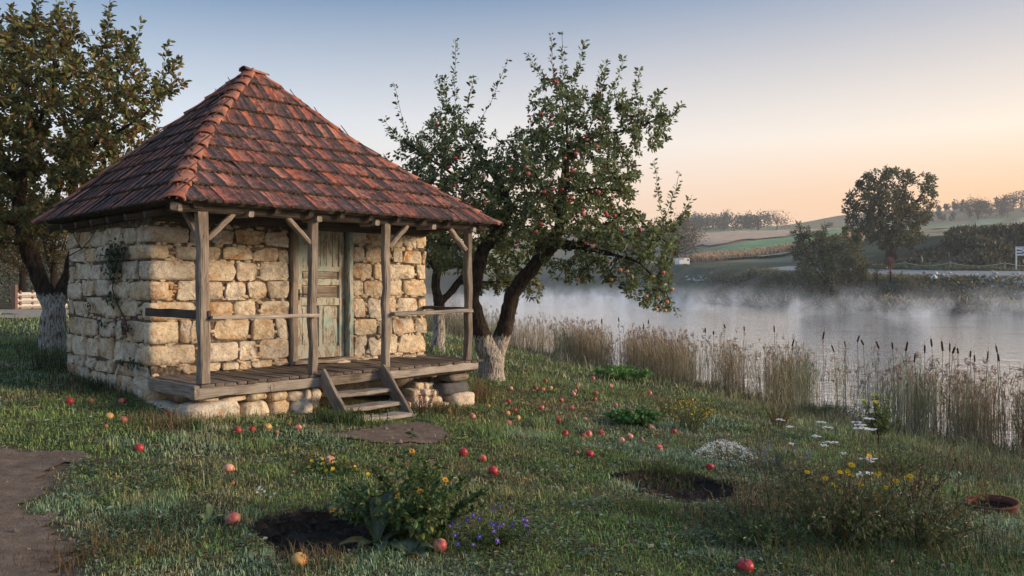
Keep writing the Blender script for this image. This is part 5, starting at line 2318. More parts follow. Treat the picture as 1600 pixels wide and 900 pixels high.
# 10 feathery yellow bush
e, p, ps = dome("yellow_bush", "feathery bush speckled with small yellow flowers at the edge of the lawn", 1078, 672, .40, .50, 1500, .045, .16, (.075, .095, .035), [(.14, .13, .04)], .35, "flowering plant")
so = Soup()
n = 130
pts = np.array([q[-1 - RNG.integers(2)] for q in ps])[RNG.integers(len(ps), size=n)] + RNG.normal(0, .05, (n, 3))
V, F = leaves(pts, rand_dirs(n), np.tile([0, -.6, .8], (n, 1)), .026, .02, .1, 0)
so.add(V, [F], np.repeat(col_jit((.60, .42, .03), n, .2), 6, 0))
child(e, "flowers", so, 'attr', "stuff")
e, p, ps = dome("yellow_bush", "second smaller feathery green bush just left of the yellow speckled one", 1045, 652, .26, .36, 700, .045, .15, (.06, .075, .03), [(.12, .12, .04)], .3, "bush")
# 11 rust bush
e, p, ps = dome("rust_bush", "low rust brown withered bush beside the reeds", 1215, 668, .34, .42, 900, .04, .3, (.12, .052, .032), [(.20, .10, .06), (.06, .04, .025)], .4, "bush")
# blue green mound
e, p, ps = dome("grass_mound", "blue green tussock of soft grass at the foot of the reeds", 1145, 612, .70, .34, 1700, .20, .05, (.065, .095, .055), [(.10, .13, .07)], .4, "grass tussock")
e, p, ps = dome("grass_mound", "blue green tussock of soft grass behind the white umbels", 1290, 655, .75, .30, 1500, .20, .05, (.065, .095, .06), [(.10, .13, .07)], .4, "grass tussock")

# 12 young shrub with yellow tops
e, p = plant("young_shrub", "upright green shrub with yellow flower heads in front of the reeds", "shrub", 1372, 698)
so = Soup()
sh = p.y / FPX
V, F = tube([(0, 0, -.03), (.01, 0, .15), (0, .01, .30)], [.012, .010, .009], 7)
so.add(V, F, (.05, .035, .025))
child(e, "trunk", so, 'attr')
so = Soup()
ps = [q + np.array([0, 0, .18]) for q in stems_up(24, .30, .22, .62, so=so, r=.004)]
so2 = Soup()
for q in ps:
    V, F = tube(q, np.linspace(.005, .002, len(q)), 4)
    so2.add(V, F, (.06, .055, .03))
child(e, "stems", so2, 'attr')
so = Soup()
leaves_along(ps, 30, .085, .36, (.055, .095, .03), [(.09, .13, .04), (.16, .15, .04)], .35, so=so)
child(e, "foliage", so, kind="stuff")
for i in (0, 3, 6, 9, 12):
    blossom(e, "flower", ps[i][-1] + np.array([0, 0, .02]), .045, (.58, .50, .05), 9, nrm=(RNG.normal(0, .3), -.5, 1))

# 13 white umbels
UMB = [(1283, 659, 6), (1294, 667, 6), (1234, 666, 5), (1274, 681, 6), (1288, 695, 5), (1298, 690, 8), (1340, 659, 6), (1347, 668, 9), (1346, 663, 7), (1357, 653, 6), (1361, 670, 7), (1318, 708, 5), (1358, 715, 9), (1361, 720, 6), (1345, 741, 6), (1354, 738, 8), (1412, 771, 7), (1431, 770, 8), (1238, 693, 5), (1219, 655, 5)]
ordu = ["first", "second", "third", "fourth", "fifth", "sixth", "seventh", "eighth", "ninth", "tenth", "eleventh", "twelfth", "thirteenth", "fourteenth", "fifteenth", "sixteenth", "seventeenth", "eighteenth", "nineteenth", "twentieth"]
e, p = plant("white_umbel_plant", "tall stalks carrying flat white flower umbels over the right garden edge", "flowering plant", 1335, 775)
so = Soup()
tops = []
for px, py, r in UMB:
    dd = p.y + RNG.uniform(-.15, .9) + (700 - min(py, 700)) * .008
    top = wp(px, py, dd)
    rad = r * 1.15 * dd / FPX
    base = np.array([top.x + RNG.normal(0, .08), dd + RNG.normal(0, .12)])
    bz_ = gz(base[None])[0]
    b = np.array([base[0], base[1], bz_]) - np.array(p)
    t = np.array(top) - np.array(p)
    q = np.array([b, b + (t - b) * .5 + RNG.normal(0, .02, 3), t])
    V, F = tube(q, [.0035, .003, .002], 4)
    so.add(V, F, np.array((.11, .10, .05)) * RNG.uniform(.7, 1.2))
    nn = 26
    th, rr = RNG.uniform(0, 6.283, nn), np.sqrt(RNG.random(nn))
    pos = np.stack([np.cos(th) * rr * rad, np.sin(th) * rr * rad * .8, -.2 * rad * rr ** 2 + RNG.normal(0, .003, nn)], 1)
    hs = Soup()
    V, F = leaves(pos, rand_dirs(nn) * np.array([1, 1, .1]), np.tile([0, -.2, 1.], (nn, 1)), rad * .55, rad * .5, .05, 0)
    hs.add(V, [F], np.repeat(col_jit((.74, .75, .74), nn, .08), 6, 0))
    for k in range(5):
        V, F = tube([(0, 0, -rad * .9), pos[k]], [.0015, .001], 3)
        hs.add(V, F, (.13, .13, .06))
    o = link("flower_umbel", hs.mesh("flower_umbel"), M['attr'], e)
    o.location = t
child(e, "stalks", so, 'attr', "stuff")

# 14 yellow heads on brown stalks
YEL = [(1290, 748, 6), (1345, 757, 6), (1384, 762, 5), (1400, 752, 6), (1302, 758, 6), (1326, 740, 6), (1331, 727, 7), (1325, 737, 5), (1333, 727, 5), (1313, 738, 5), (1328, 743, 5), (1372, 740, 7), (1359, 713, 6), (1419, 748, 7), (1423, 744, 6), (1370, 773, 6), (1310, 769, 5), (1262, 738, 5), (1361, 748, 4), (1467, 811, 5)]
e, p = plant("yellow_daisy_plant", "scraggly brown stalks with golden yellow flower heads in the right foreground", "flowering plant", 1325, 845)
so = Soup()
fo = Soup()
paths = []
for px, py, r in YEL:
    dd = p.y + RNG.uniform(-.25, .45)
    top = np.array(wp(px, py, dd)) - np.array(p)
    base = np.array([top[0] * .75 + RNG.normal(0, .05), top[1] + RNG.normal(0, .1), 0])
    base[2] = gz(base[None, :2] + np.array(p)[:2])[0] - p.z
    t = np.linspace(0, 1, 5)[:, None]
    q = base * (1 - t) + top * t + np.sin(t * math.pi) * RNG.normal(0, .025, 3)
    V, F = tube(q, np.linspace(.004, .0022, 5), 4)
    so.add(V, F, np.array((.075, .055, .035)) * RNG.uniform(.6, 1.3))
    paths.append(q)
    blossom(e, "flower", top, r * 1.0 * dd / FPX, (.66, .42, .015), 10, nrm=(RNG.normal(0, .4), -.5, .9), centre=(.45, .24, .02))
for _ in range(60):
    b = np.array([RNG.uniform(-.8, 1.1), RNG.uniform(-.3, .9), 0])
    b[2] = gz(b[None, :2] + np.array(p)[:2])[0] - p.z
    tp = b + np.array([RNG.normal(0, .12), RNG.normal(0, .1), RNG.uniform(.30, .85)])
    q = np.array([b, (b + tp) / 2 + RNG.normal(0, .02, 3), tp])
    V, F = tube(q, [.004, .003, .0015], 4)
    so.add(V, F, np.array((.09, .06, .04)) * RNG.uniform(.5, 1.5))
    paths.append(q)
child(e, "stalks", so, 'attr', "stuff")
leaves_along(paths, 17, .055, .3, (.045, .06, .024), [(.12, .08, .04), (.07, .09, .03), (.03, .035, .018)], .5, so=fo, t0=.0)
child(e, "foliage", fo, kind="stuff")

for lab, px, py, rad, h, n, c, al in (
    ("dark leafy weed mass under the yellow flower heads", 1310, 850, .62, .56, 2800, (.050, .078, .030), [(.08, .10, .04), (.12, .075, .04)]),
    ("mixed leafy weeds right of the yellow flower heads", 1430, 850, .55, .42, 2000, (.052, .078, .030), [(.09, .10, .04), (.13, .09, .05)]),
    ("pale dried flower clump between the lavender and the yellow heads", 1262, 772, .36, .34, 1300, (.10, .10, .065), [(.20, .17, .12), (.06, .08, .035)]),
    ("leafy weeds in the lower right below the second soil hollow", 1190, 850, .42, .20, 1300, (.045, .075, .03), [(.10, .12, .05)]),
    ("green weeds around the stalks of the white umbels", 1400, 740, .50, .26, 1300, (.055, .085, .035), [(.12, .12, .05)])):
    dome("weed_clump", lab, px, py, rad, h, n, .055, .32, c, al, .45, "weeds")

# 15 dark twiggy shrub
e, p = plant("dark_twiggy_shrub", "dark reddish twiggy shrub right of the yellow flower heads", "shrub", 1428, 790)
so = Soup()
ps = stems_up(24, .34, .25, .50, so=so, r=.0035, col=(.04, .022, .018))
child(e, "stems", so, 'attr')
so = Soup()
leaves_along(ps, 15, .04, .5, (.050, .022, .020), [(.09, .04, .03)], .4, so=so, t0=.3)
child(e, "foliage", so, kind="stuff")

# 16 terracotta bowl
pb = gp(1550, 800)
k = pb.y / FPX
pb.z -= .05
e = empty("terracotta_bowl", pb)
e.rotation_euler = (R(5), R(-4), 0)
tag(e, "oval terracotta planter half sunk in the grass at the right edge", "planter")
so = Soup()
n = 28
th = np.arange(n) * 2 * np.pi / n
prof = [(.74, -.02), (.90, .07), (1.0, .125), (1.06, .135), (1.06, .155), (.96, .155), (.90, .10), (.0, .095)]
rx, ry = 38 * k, 30 * k
V = np.concatenate([np.stack([np.cos(th) * rx * s, np.sin(th) * ry * s, np.full(n, z)], 1) for s, z in prof])
F = []
j = np.arange(n)
kk = (j + 1) % n
for r_ in range(len(prof) - 1):
    F.append(np.stack([r_ * n + j, r_ * n + kk, r_ * n + n + kk, r_ * n + n + j], 1))
so.add(V[:7 * n], [np.concatenate(F[:6])])
link("bowl", so.mesh("bowl", True), M['terracotta'], e)
so = Soup()
V2 = V[6 * n:8 * n].copy()
V2[n:, :2] *= .001
so.add(V2 + np.array([0, 0, -.004]), [np.stack([j, kk, n + kk, n + j], 1)])
link("potting_soil", so.mesh("potting_soil"), M['soil'], e)
ep = empty("potted_plant", pb + Vector((0, 0, .09)))
tag(ep, "sparse yellow green plant growing out of the terracotta planter", "plant")
so = Soup()
ps = stems_up(7, .12, .22, .42, so=so, r=.0025, col=(.09, .06, .035), base=.6)
child(ep, "stems", so, 'attr')
so = Soup()
leaves_along(ps, 22, .035, .25, (.11, .12, .035), [(.16, .13, .04)], .4, so=so, t0=.35)
child(ep, "foliage", so, kind="stuff")

# 18 pink shrub by the steps
e, p = plant("pink_shrub", "small pink leaved shrub between the porch steps and the footing pier", "shrub", 664, 646)
so = Soup()
ps = stems_up(14, .20, .22, .46, so=so, r=.003, col=(.06, .035, .03))
child(e, "stems", so, 'attr')
so = Soup()
leaves_along(ps, 24, .034, .5, (.20, .075, .085), [(.30, .13, .15), (.12, .05, .05)], .4, so=so, t0=.35)
child(e, "foliage", so, kind="stuff")
e, p = plant("red_weed", "thin reddish weed standing in front of the porch edge beam", "weed", 428, 652)
so = Soup()
ps = stems_up(6, .12, .35, .62, so=so, r=.002, col=(.10, .05, .04))
child(e, "stems", so, 'attr')
so = Soup()
leaves_along(ps, 9, .03, .4, (.14, .05, .045), [(.20, .10, .06)], .4, so=so, t0=.4)
child(e, "foliage", so, kind="stuff")


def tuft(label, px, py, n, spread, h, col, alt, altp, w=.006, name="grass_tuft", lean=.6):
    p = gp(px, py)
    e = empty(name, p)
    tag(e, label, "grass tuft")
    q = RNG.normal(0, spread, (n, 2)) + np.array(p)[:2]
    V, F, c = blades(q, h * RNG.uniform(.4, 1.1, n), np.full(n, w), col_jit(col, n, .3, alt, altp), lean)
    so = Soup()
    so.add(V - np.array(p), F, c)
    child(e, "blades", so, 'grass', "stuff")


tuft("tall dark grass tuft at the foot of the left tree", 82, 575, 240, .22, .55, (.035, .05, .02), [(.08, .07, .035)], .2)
tuft("dry tan grass tuft beside the right footing pier", 752, 628, 170, .09, .55, (.20, .14, .075), [(.10, .08, .04)], .3)
tuft("dry tan grass under the porch corner", 262, 668, 420, .22, .24, (.20, .15, .08), [(.08, .08, .03)], .3)
tuft("dry tan grass right of the porch steps", 692, 645, 420, .20, .22, (.17, .13, .06), [(.06, .08, .03)], .4)
tuft("dry tan grass tuft on the near left edge of the soil hollow", 200, 860, 500, .18, .12, (.16, .10, .04), [(.06, .06, .02)], .4, .004)
tuft("dry straw tuft in the lower left beside the dirt path", 95, 880, 300, .12, .08, (.14, .08, .035), [(.08, .06, .02)], .3, .004)
tuft("dry straw tuft on the near rim of the soil hollow", 495, 880, 260, .12, .16, (.22, .17, .09), [(.10, .09, .04)], .4, .004)
tuft("dark green weeds at the foot of the porch steps", 535, 662, 420, .16, .22, (.045, .085, .03), [(.09, .11, .04)], .3, .012)
tuft("green weeds growing under the porch treads", 595, 640, 160, .22, .09, (.045, .08, .03), [(.09, .11, .04)], .3, .012)
tuft("bright green weed before the first footing stone", 303, 672, 90, .05, .16, (.07, .15, .05), [], 0, .02)
tuft("green grass ridge behind the second soil hollow", 1040, 738, 900, .22, .11, (.06, .10, .025), [(.10, .12, .03)], .3)
tuft("bright green grass tuft on the near rim of the second soil hollow", 1010, 800, 600, .14, .10, (.075, .12, .03), [(.11, .12, .04)], .3)
tuft("long unmown grass tuft below the second soil hollow", 1110, 815, 600, .24, .11, (.06, .085, .03), [(.17, .13, .06)], .3)
tuft("long dark grass in the lower right corner under the yellow heads", 1300, 885, 700, .40, .20, (.060, .095, .032), [(.12, .10, .045)], .2)
tuft("long dark grass in front of the terracotta planter", 1490, 870, 800, .40, .18, (.060, .085, .032), [(.16, .13, .06)], .3)
tuft("dry tangled grass left of the yellow heads", 1235, 800, 420, .24, .26, (.11, .11, .05), [(.24, .18, .10)], .45)
tuft("dry tangled grass among the brown flower stalks in the right foreground", 1290, 790, 380, .30, .32, (.10, .11, .045), [(.22, .17, .09)], .4)
tuft("dry grass tuft right of the dark twiggy shrub", 1530, 740, 700, .40, .26, (.11, .10, .05), [(.18, .14, .08)], .4)
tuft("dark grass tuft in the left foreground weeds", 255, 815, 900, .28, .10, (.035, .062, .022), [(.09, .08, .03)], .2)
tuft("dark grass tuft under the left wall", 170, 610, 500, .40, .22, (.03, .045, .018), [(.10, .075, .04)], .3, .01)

# ivy on the left wall
iv = empty("ivy_vine", to_world(-.05, 1.2, .4), HA)
tag(iv, "dark ivy clinging to the left wall of the hut", "ivy")
ip0 = np.array([-.05, 1.2, .4])


def ipt(cx, cy):
    """point on the left wall from the 2.814x crop pixel"""
    px, py = 60 + cx / 2.814, 320 + cy / 2.814
    v = hpx_v(px, -.07)
    return np.array([-.07, v, hz(px, py, -.07, v)]) - ip0


so = Soup()
vine = [[(395, 560), (380, 500), (345, 430), (325, 370), (335, 300), (330, 240), (350, 180)], [(335, 300), (310, 260), (300, 210), (320, 180)], [(330, 240), (370, 215), (395, 190)], [(135, 225), (190, 195), (230, 150), (262, 100)], [(190, 195), (160, 140), (150, 110)], [(380, 500), (290, 520)]]
for pl in vine:
    q = np.array([ipt(*c) for c in pl])
    V, F = tube(q, np.linspace(.009, .004, len(q)), 5)
    so.add(V, F, (.035, .026, .02))
child(iv, "vine_stem", so, 'attr')
so = Soup()
for cx, cy, rx, ry, n in ((345, 215, 50, 40, 210), (330, 265, 34, 40, 130), (338, 320, 16, 22, 30), (330, 405, 16, 24, 44), (330, 430, 12, 14, 20), (390, 535, 22, 30, 60), (285, 525, 16, 18, 24), (230, 435, 8, 14, 10), (425, 700, 26, 20, 36), (380, 690, 14, 12, 16)):
    pos = np.array([ipt(cx + RNG.normal(0, rx * .55), cy + RNG.normal(0, ry * .55)) for _ in range(n)]) - np.array([1, 0, 0]) * RNG.uniform(0, .05, (n, 1))
    dr = unit(rand_dirs(n) * np.array([.4, 1, 1]) + np.array([-.2, 0, -.5]))
    V, F = leaves(pos, dr, unit(np.tile([-1., 0, .3], (n, 1)) + rand_dirs(n) * .5), RNG.uniform(.035, .065, n), RNG.uniform(.03, .05, n), .1, .1)
    red = cx > 380 and cy < 600
    so.add(V, [F], np.repeat(col_jit((.028, .050, .018), n, .3, (.14, .03, .03) if red else (.07, .09, .03), .55 if red else .2), 6, 0))
child(iv, "foliage", so, kind="stuff")

# ------------------------------------------------------------------ reeds along the shore
rs = Soup()
NL = NEAR[1:12]
segl = np.linalg.norm(np.diff(NL, axis=0), axis=1)
cum = np.concatenate([[0], np.cumsum(segl)])


def shore(n, lo, hi, tmax=None):
    s = RNG.random(n) * (tmax or cum[-1])
    x, y = np.interp(s, cum, NL[:, 0]), np.interp(s, cum, NL[:, 1])
    i = np.clip(np.searchsorted(cum, s) - 1, 0, len(segl) - 1)
    d = (NL[i + 1] - NL[i]) / segl[i][:, None]
    nrm = np.stack([d[:, 1], -d[:, 0]], 1)   # toward the water
    return np.stack([x, y], 1) + nrm * RNG.uniform(lo, hi, n)[:, None], s


def reed_mask(P, s):
    """stands of reed with gaps that show the water"""
    a = vnoise(np.stack([s, s * 0], 1), .42, 81)
    return a


P, s = shore(46000, -.5, 2.0, 62)
dens = sstep(.28, .70, reed_mask(P, s)) * .9 + .08
dens = np.maximum(dens, .8 * sstep(.44, .52, P[:, 0] / P[:, 1]))
# thin stretches of the stand, where the open water shows through (bearing of each from the porch side path)
bear = P[:, 0] / P[:, 1]
for b0, wd_, left_ in ((.130, .020, .06), (.240, .022, .15), (.300, .030, .12), (.388, .022, .10), (.530, .018, .35), (.610, .020, .35)):
    dens = dens * (1 - (1 - left_) * np.exp(-((bear - b0) / wd_) ** 2))
keep = RNG.random(len(P)) < dens
P, s = P[keep], s[keep]
n = len(P)
zb = np.maximum(gz(P), WATER_Z - .1)
tallness = .95 + .38 * vnoise(np.stack([s, s * 0], 1), .21, 85)
h = RNG.gamma(22, 1 / 22, n).clip(.5, 1.35) * tallness * 1.08
az = RNG.uniform(0, 6.283, n)
ln = RNG.normal(.07, .08, (n, 1))
d = np.stack([np.cos(az), np.sin(az), np.zeros(n)], 1)
tint = fbm(P, .5, 91)
base = lerp(np.array([[.15, .195, .11]]), np.array([[.33, .26, .15]]), sstep(.35, .62, tint))
base = lerp(base, np.array([[.36, .30, .23]]), (RNG.random(n) < .3).astype(float))
gr_ = sstep(.42, .52, P[:, 0] / P[:, 1]) * sstep(.35, .6, fbm(P, 1.1, 97)) * .7
base = lerp(base, np.array([[.11, .125, .06]]), gr_)
base = base * RNG.normal(1, .32, (n, 1)).clip(.35, 1.9)
B = np.column_stack([P, zb])
up = np.array([0, 0, 1.])
h_ = h[:, None]
w = (.0024 + .00019 * P[:, 1] * 1.0)[:, None]
sd = np.stack([-np.sin(az), np.cos(az), np.zeros(n)], 1)
M1, M2, T = B + up * h_ * .4 + d * h_ * ln * .15, B + up * h_ * .75 + d * h_ * ln * .5, B + up * h_ * 1.0 + d * h_ * ln
V = np.stack([B - sd * w / 2, B + sd * w / 2, M1 + sd * w * .5, M1 - sd * w * .5, M2 + sd * w * .32, M2 - sd * w * .32, T], 1).reshape(-1, 3)
i = np.arange(n)[:, None] * 7
rs.add(V, [np.concatenate([i + np.array([[0, 1, 2, 3]]), i + np.array([[3, 2, 4, 5]])]), i + np.array([[5, 4, 6]])], np.repeat(base, 7, 0))
# long arching leaves on the stalks
idx = RNG.integers(n, size=int(n * 2.1))
t = RNG.uniform(.1, .85, (len(idx), 1))
pos = B[idx] + up * h_[idx] * t + d[idx] * h_[idx] * ln[idx] * t ** 2
az2 = RNG.uniform(0, 6.283, len(idx))
dr = np.stack([np.cos(az2), np.sin(az2), RNG.uniform(1.0, 5.0, len(idx))], 1)
V, F = ribbons(pos, dr, RNG.uniform(.18, .48, len(idx)) * tallness[idx], .0055 + .00022 * P[idx, 1], RNG.uniform(0, .6, len(idx)))
rs.add(V, F, np.repeat(base[idx] * RNG.uniform(.7, 1.35, (len(idx), 1)), 5, 0))
# feathery panicles
pk = np.nonzero(RNG.random(n) < .16)[0]
idx = np.repeat(pk, 6)
pos = T[idx] - (up * h_[idx] * .02) * RNG.uniform(0, 3.5, (len(idx), 1))
dr = unit(rand_dirs(len(idx)) * np.array([.7, .7, .4]) + up * .8 + d[idx] * .8)
V, F = leaves(pos, dr, rand_dirs(len(idx)), RNG.uniform(.06, .12, len(idx)), .008 + .0003 * P[idx, 1], .2, .5)
rs.add(V, [F], np.repeat(col_jit((.42, .32, .26), len(idx), .25), 6, 0))
tag(link("reeds", rs.mesh("reeds"), M['reed']), "green and russet reeds with feathery tops along the pond shore", kind="stuff")

# low sedge at the reed foot
P, s = shore(12000, -1.7, .1, 62)
n = len(P)
V, F, c = blades(P, RNG.gamma(5, .2, n) * .24, np.full(n, .012), col_jit((.10, .095, .045), n, .3, [(.20, .15, .09), (.06, .08, .03)], .5), .7)
so = Soup()
so.add(V, F, c)
tag(link("sedge_grass", so.mesh("sedge_grass"), M['grass']), "matted dry sedge at the foot of the reeds", kind="stuff")

# cattails
CT = [(1133, 512), (1163, 516), (1210, 518), (1238, 540), (1286, 529), (1303, 549), (1321, 541), (1340, 533), (1349, 538), (1373, 543), (1395, 544), (1416, 547), (1456, 540), (1473, 547), (1484, 548), (1489, 551), (1497, 551), (1516, 557), (1523, 564), (1543, 562), (1558, 549), (1561, 563), (1445, 550), (1429, 564), (1115, 522), (1102, 519), (1013, 505), (967, 502), (1006, 513), (940, 505)]
proto = None
for i, (px, py) in enumerate(sorted(CT)):
    # stands on the shore line under its head
    tt = np.linspace(3, cum[-1], 400)
    Q = np.stack([np.interp(tt, cum, NL[:, 0]), np.interp(tt, cum, NL[:, 1])], 1)
    k = np.argmin(np.abs(Q[:, 0] / Q[:, 1] - (px - 800) / FPX))
    dd = Q[k, 1] + RNG.uniform(-.2, .7)
    top = wp(px, py, dd)
    base = Vector((top.x + RNG.normal(0, .06), dd + RNG.normal(0, .06), 0))
    base.z = max(gz(np.array([base[:2]]))[0], WATER_Z - .05)
    e = empty("cattail", base)
    side = ["among the low reeds left of the first bright water", "by the wide bright water gap", "in the thick reeds right of the young shrub", "in the right hand reeds"][0 if px < 1090 else 1 if px < 1300 else 2 if px < 1450 else 3]
    tag(e, f"brown cattail head on a tall stalk, {ordu[i] if i < 20 else ['twenty-first','twenty-second','twenty-third','twenty-fourth','twenty-fifth','twenty-sixth','twenty-seventh','twenty-eighth','twenty-ninth','thirtieth'][i-20]} along the shore", "cattail", "cattails above the reeds")
    v = np.array(top - base)
    if proto is None:
        proto = True
    so = Soup()
    V, F = tube([(0, 0, 0), v * .5 + RNG.normal(0, .01, 3), v], [.006, .005, .004], 5)
    so.add(V, F, (.13, .11, .05))
    child(e, "stalk", so, 'attr')
    so = Soup()
    u = unit(v + RNG.normal(0, .26, 3) * np.linalg.norm(v) * .6)
    r = (.011 + .0003 * dd) * RNG.uniform(.8, 1.2)
    hl = RNG.uniform(.6, 1.1)
    a = v - u * .02
    V, F = tube([a, a + u * .012, a + u * .11 * hl, a + u * .155 * hl, a + u * .17 * hl], [r * .4, r, r * 1.05, r * .9, r * .3], 8)
    so.add(V, F, (.055, .026, .014))
    V, F = tube([a + u * .16 * hl, a + u * .24 * hl], [.003, .002], 4)
    so.add(V, F, (.14, .09, .05))
    child(e, "seed_head", so, 'attr')
# ------------------------------------------------------------------ far bank: road, rope fence, sign, caravan
def offset_line(e, n=160, a=2.2, b=7.4):
    """points at distance e inland of the far shore"""
    L = FAR
    t = np.linspace(a, b, n)
    i = np.clip(t.astype(int), 0, len(L) - 2)
    f = (t - i)[:, None]
    P = L[i] * (1 - f) + L[i + 1] * f
    for _ in range(60):
        P[1:-1] = (P[:-2] + P[1:-1] * 2 + P[2:]) / 4
    T = unit(np.gradient(P, axis=0))
    Nn = np.stack([-T[:, 1], T[:, 0]], 1)
    Q = P + Nn * e
    # settle every point at the exact distance from the shore
    for _ in range(8):
        d = dist_polyline(Q, FAR)
        Q = Q + Nn * (e - d)[:, None] * .7
    return Q, T, Nn


def band(name, e0, e1, dz, mat, label, a=2.2, b=7.4, n=160, m=4):
    rows_ = [offset_line(e, n, a, b)[0] for e in np.linspace(e0, e1, m)]
    V = np.concatenate([np.column_stack([q, gz(q) + dz]) for q in rows_])
    i = (np.arange(m - 1)[:, None] * n + np.arange(n - 1)[None]).ravel()
    return tag(link(name, np_mesh(name, V, [np.stack([i, i + 1, i + n + 1, i + n], 1)], None, True), mat), label, kind="structure")


band("road", 11.3, 17.0, .06, M['asphalt'], "pale narrow road along the far bank")


def at_e(px, e):
    """point at pixel column px standing e metres inland of the far shore"""
    Q = offset_line(e, 400)[0]
    k = np.argmin(np.abs(Q[:, 0] / Q[:, 1] - (px - 800) / FPX))
    return Vector((Q[k, 0], Q[k, 1], gz(Q[k:k + 1])[0]))


rf = empty("rope_fence", at_e(1484, 18.4))
tag(rf, "low post and rope fence along the far road", "fence")
ro = np.array(rf.location)
pp = [np.array(at_e(px, 18.4)) for px in (1270, 1345, 1414, 1484, 1569, 1665, 1780)]
for q in pp:
    so = Soup()
    V, F = tube([q - ro - [0, 0, .2], q - ro + [0, 0, .98], q - ro + [0, 0, 1.02]], [.10, .09, .06], 7)
    so.add(V, F, (.30, .24, .20))
    child(rf, "fence_post", so, 'solid')
for a, b in zip(pp[:-1], pp[1:]):
    t = np.linspace(0, 1, 9)[:, None]
    q = a * (1 - t) + b * t + np.array([0, 0, 1]) * (.86 - .42 * np.sin(math.pi * t))
    so = Soup()
    V, F = tube(q - ro, .045, 5)
    so.add(V, F, (.50, .46, .40))
    child(rf, "rope", so, 'solid')

sp_ = at_e(1586, 18.0)
sg = empty("road_sign", sp_, R(-28))
tag(sg, "white square notice on a tall white post beside the far road", "sign")
so = Soup()
V, F = tube([(0, 0, -.2), (0, 0, 2.95)], [.085, .085], 8)
so.add(V, F, (.62, .66, .66))
child(sg, "sign_post", so, 'solid')


def slab(so, x0, x1, z0, z1, y0, y1, col):
    V = np.array([(x, y, z) for x in (x0, x1) for y in (y0, y1) for z in (z0, z1)])
    F = np.array([[0, 1, 3, 2], [4, 6, 7, 5], [0, 4, 5, 1], [2, 3, 7, 6], [0, 2, 6, 4], [1, 5, 7, 3]])
    so.add(V, [F], col)


so = Soup()
slab(so, -.08, 1.0, 1.85, 2.95, -.13, -.09, (.72, .75, .73))
child(sg, "sign_plate", so, 'solid')
so = Soup()
slab(so, .06, .56, 2.42, 2.54, -.138, -.128, (.02, .02, .02))
slab(so, .06, .30, 2.54, 2.58, -.138, -.128, (.02, .02, .02))
slab(so, .06, .78, 2.06, 2.20, -.138, -.128, (.03, .03, .03))
for k in range(4):
    slab(so, .54 + k * .07, .64 + k * .07, 2.38 - k * .07, 2.48 - k * .07, -.140, -.127, (.02, .02, .02))
slab(so, .62, .86, 2.60, 2.70, -.138, -.128, (.12, .12, .12))
slab(so, .06, .86, 2.84, 2.88, -.138, -.128, (.12, .12, .12))
child(sg, "sign_print", so, 'solid')

cvp = gp(1066, 415, 60)
cv = empty("caravan", cvp, R(18))
k = cvp.y / FPX
tag(cv, "white box caravan parked by the far road behind the drooping apple branch", "caravan")
w, hgt = 19 * k, 12 * k
bm = bmesh.new()
bmesh.ops.create_cube(bm, size=1)
for v in bm.verts:
    v.co = (v.co.x * w, v.co.y * 2.3, v.co.z * hgt * .84 + hgt * .56)
bmesh.ops.bevel(bm, geom=bm.edges[:], offset=.14, segments=2, affect='EDGES')
me = bpy.data.meshes.new("body")
bm.to_mesh(me)
bm.free()
link("body", me, M['white'], cv)
so = Soup()
slab(so, w * .27, w * .40, hgt * .62, hgt * .84, -1.19, -1.14, (.03, .035, .04))
child(cv, "window", so, 'solid')
so = Soup()
slab(so, -w * .46, -w * .02, hgt * .80, hgt * .87, -1.20, -1.145, (.05, .06, .08))
slab(so, -w * .50, w * .0, hgt * .90, hgt * .95, -1.45, -1.14, (.6, .62, .66))
child(cv, "awning", so, 'solid')
for xx in (.08,):
    so = Soup()
    V, F = tube([(w * xx, -1.2, hgt * .12), (w * xx, -1.0, hgt * .12)], [hgt * .15, hgt * .15], 14)
    so.add(V, F, (.02, .02, .02))
    child(cv, "wheel", so, 'solid')
so = Soup()
slab(so, w * .5, w * .72, hgt * .12, hgt * .18, -.1, .1, (.2, .2, .2))
child(cv, "tow_bar", so, 'solid')


# ------------------------------------------------------------------ fields
def field(name, px_poly, col, label, dz=.8, res=4, seed=3):
    poly = gpoly_far(px_poly)
    m = mat_field(name + str(seed), col)
    o = drape(name, poly, res, dz, m, label, 2.0, seed)
    return o


def gpoly_far(pts):
    return np.array([gp(px, py, 60)[:2] for px, py in pts])


def mat_field(name, col):
    n = NT(name)
    w = n.coord("World", (.05, .02, .05))
    v = n.noise(w, 6, 5, .7)
    rowsn = n.noise(n.coord("World", (.5, .06, .1)), 2.0, 3, .6)
    c = n.mix(.6, col, n.ramp(v, [(.3, .65), (.7, 1.3)]), 'MULTIPLY')
    c = n.mix(.5, c, n.ramp(rowsn, [(.3, .7), (.7, 1.25)]), 'MULTIPLY')
    return n.base(c, .95, .05)


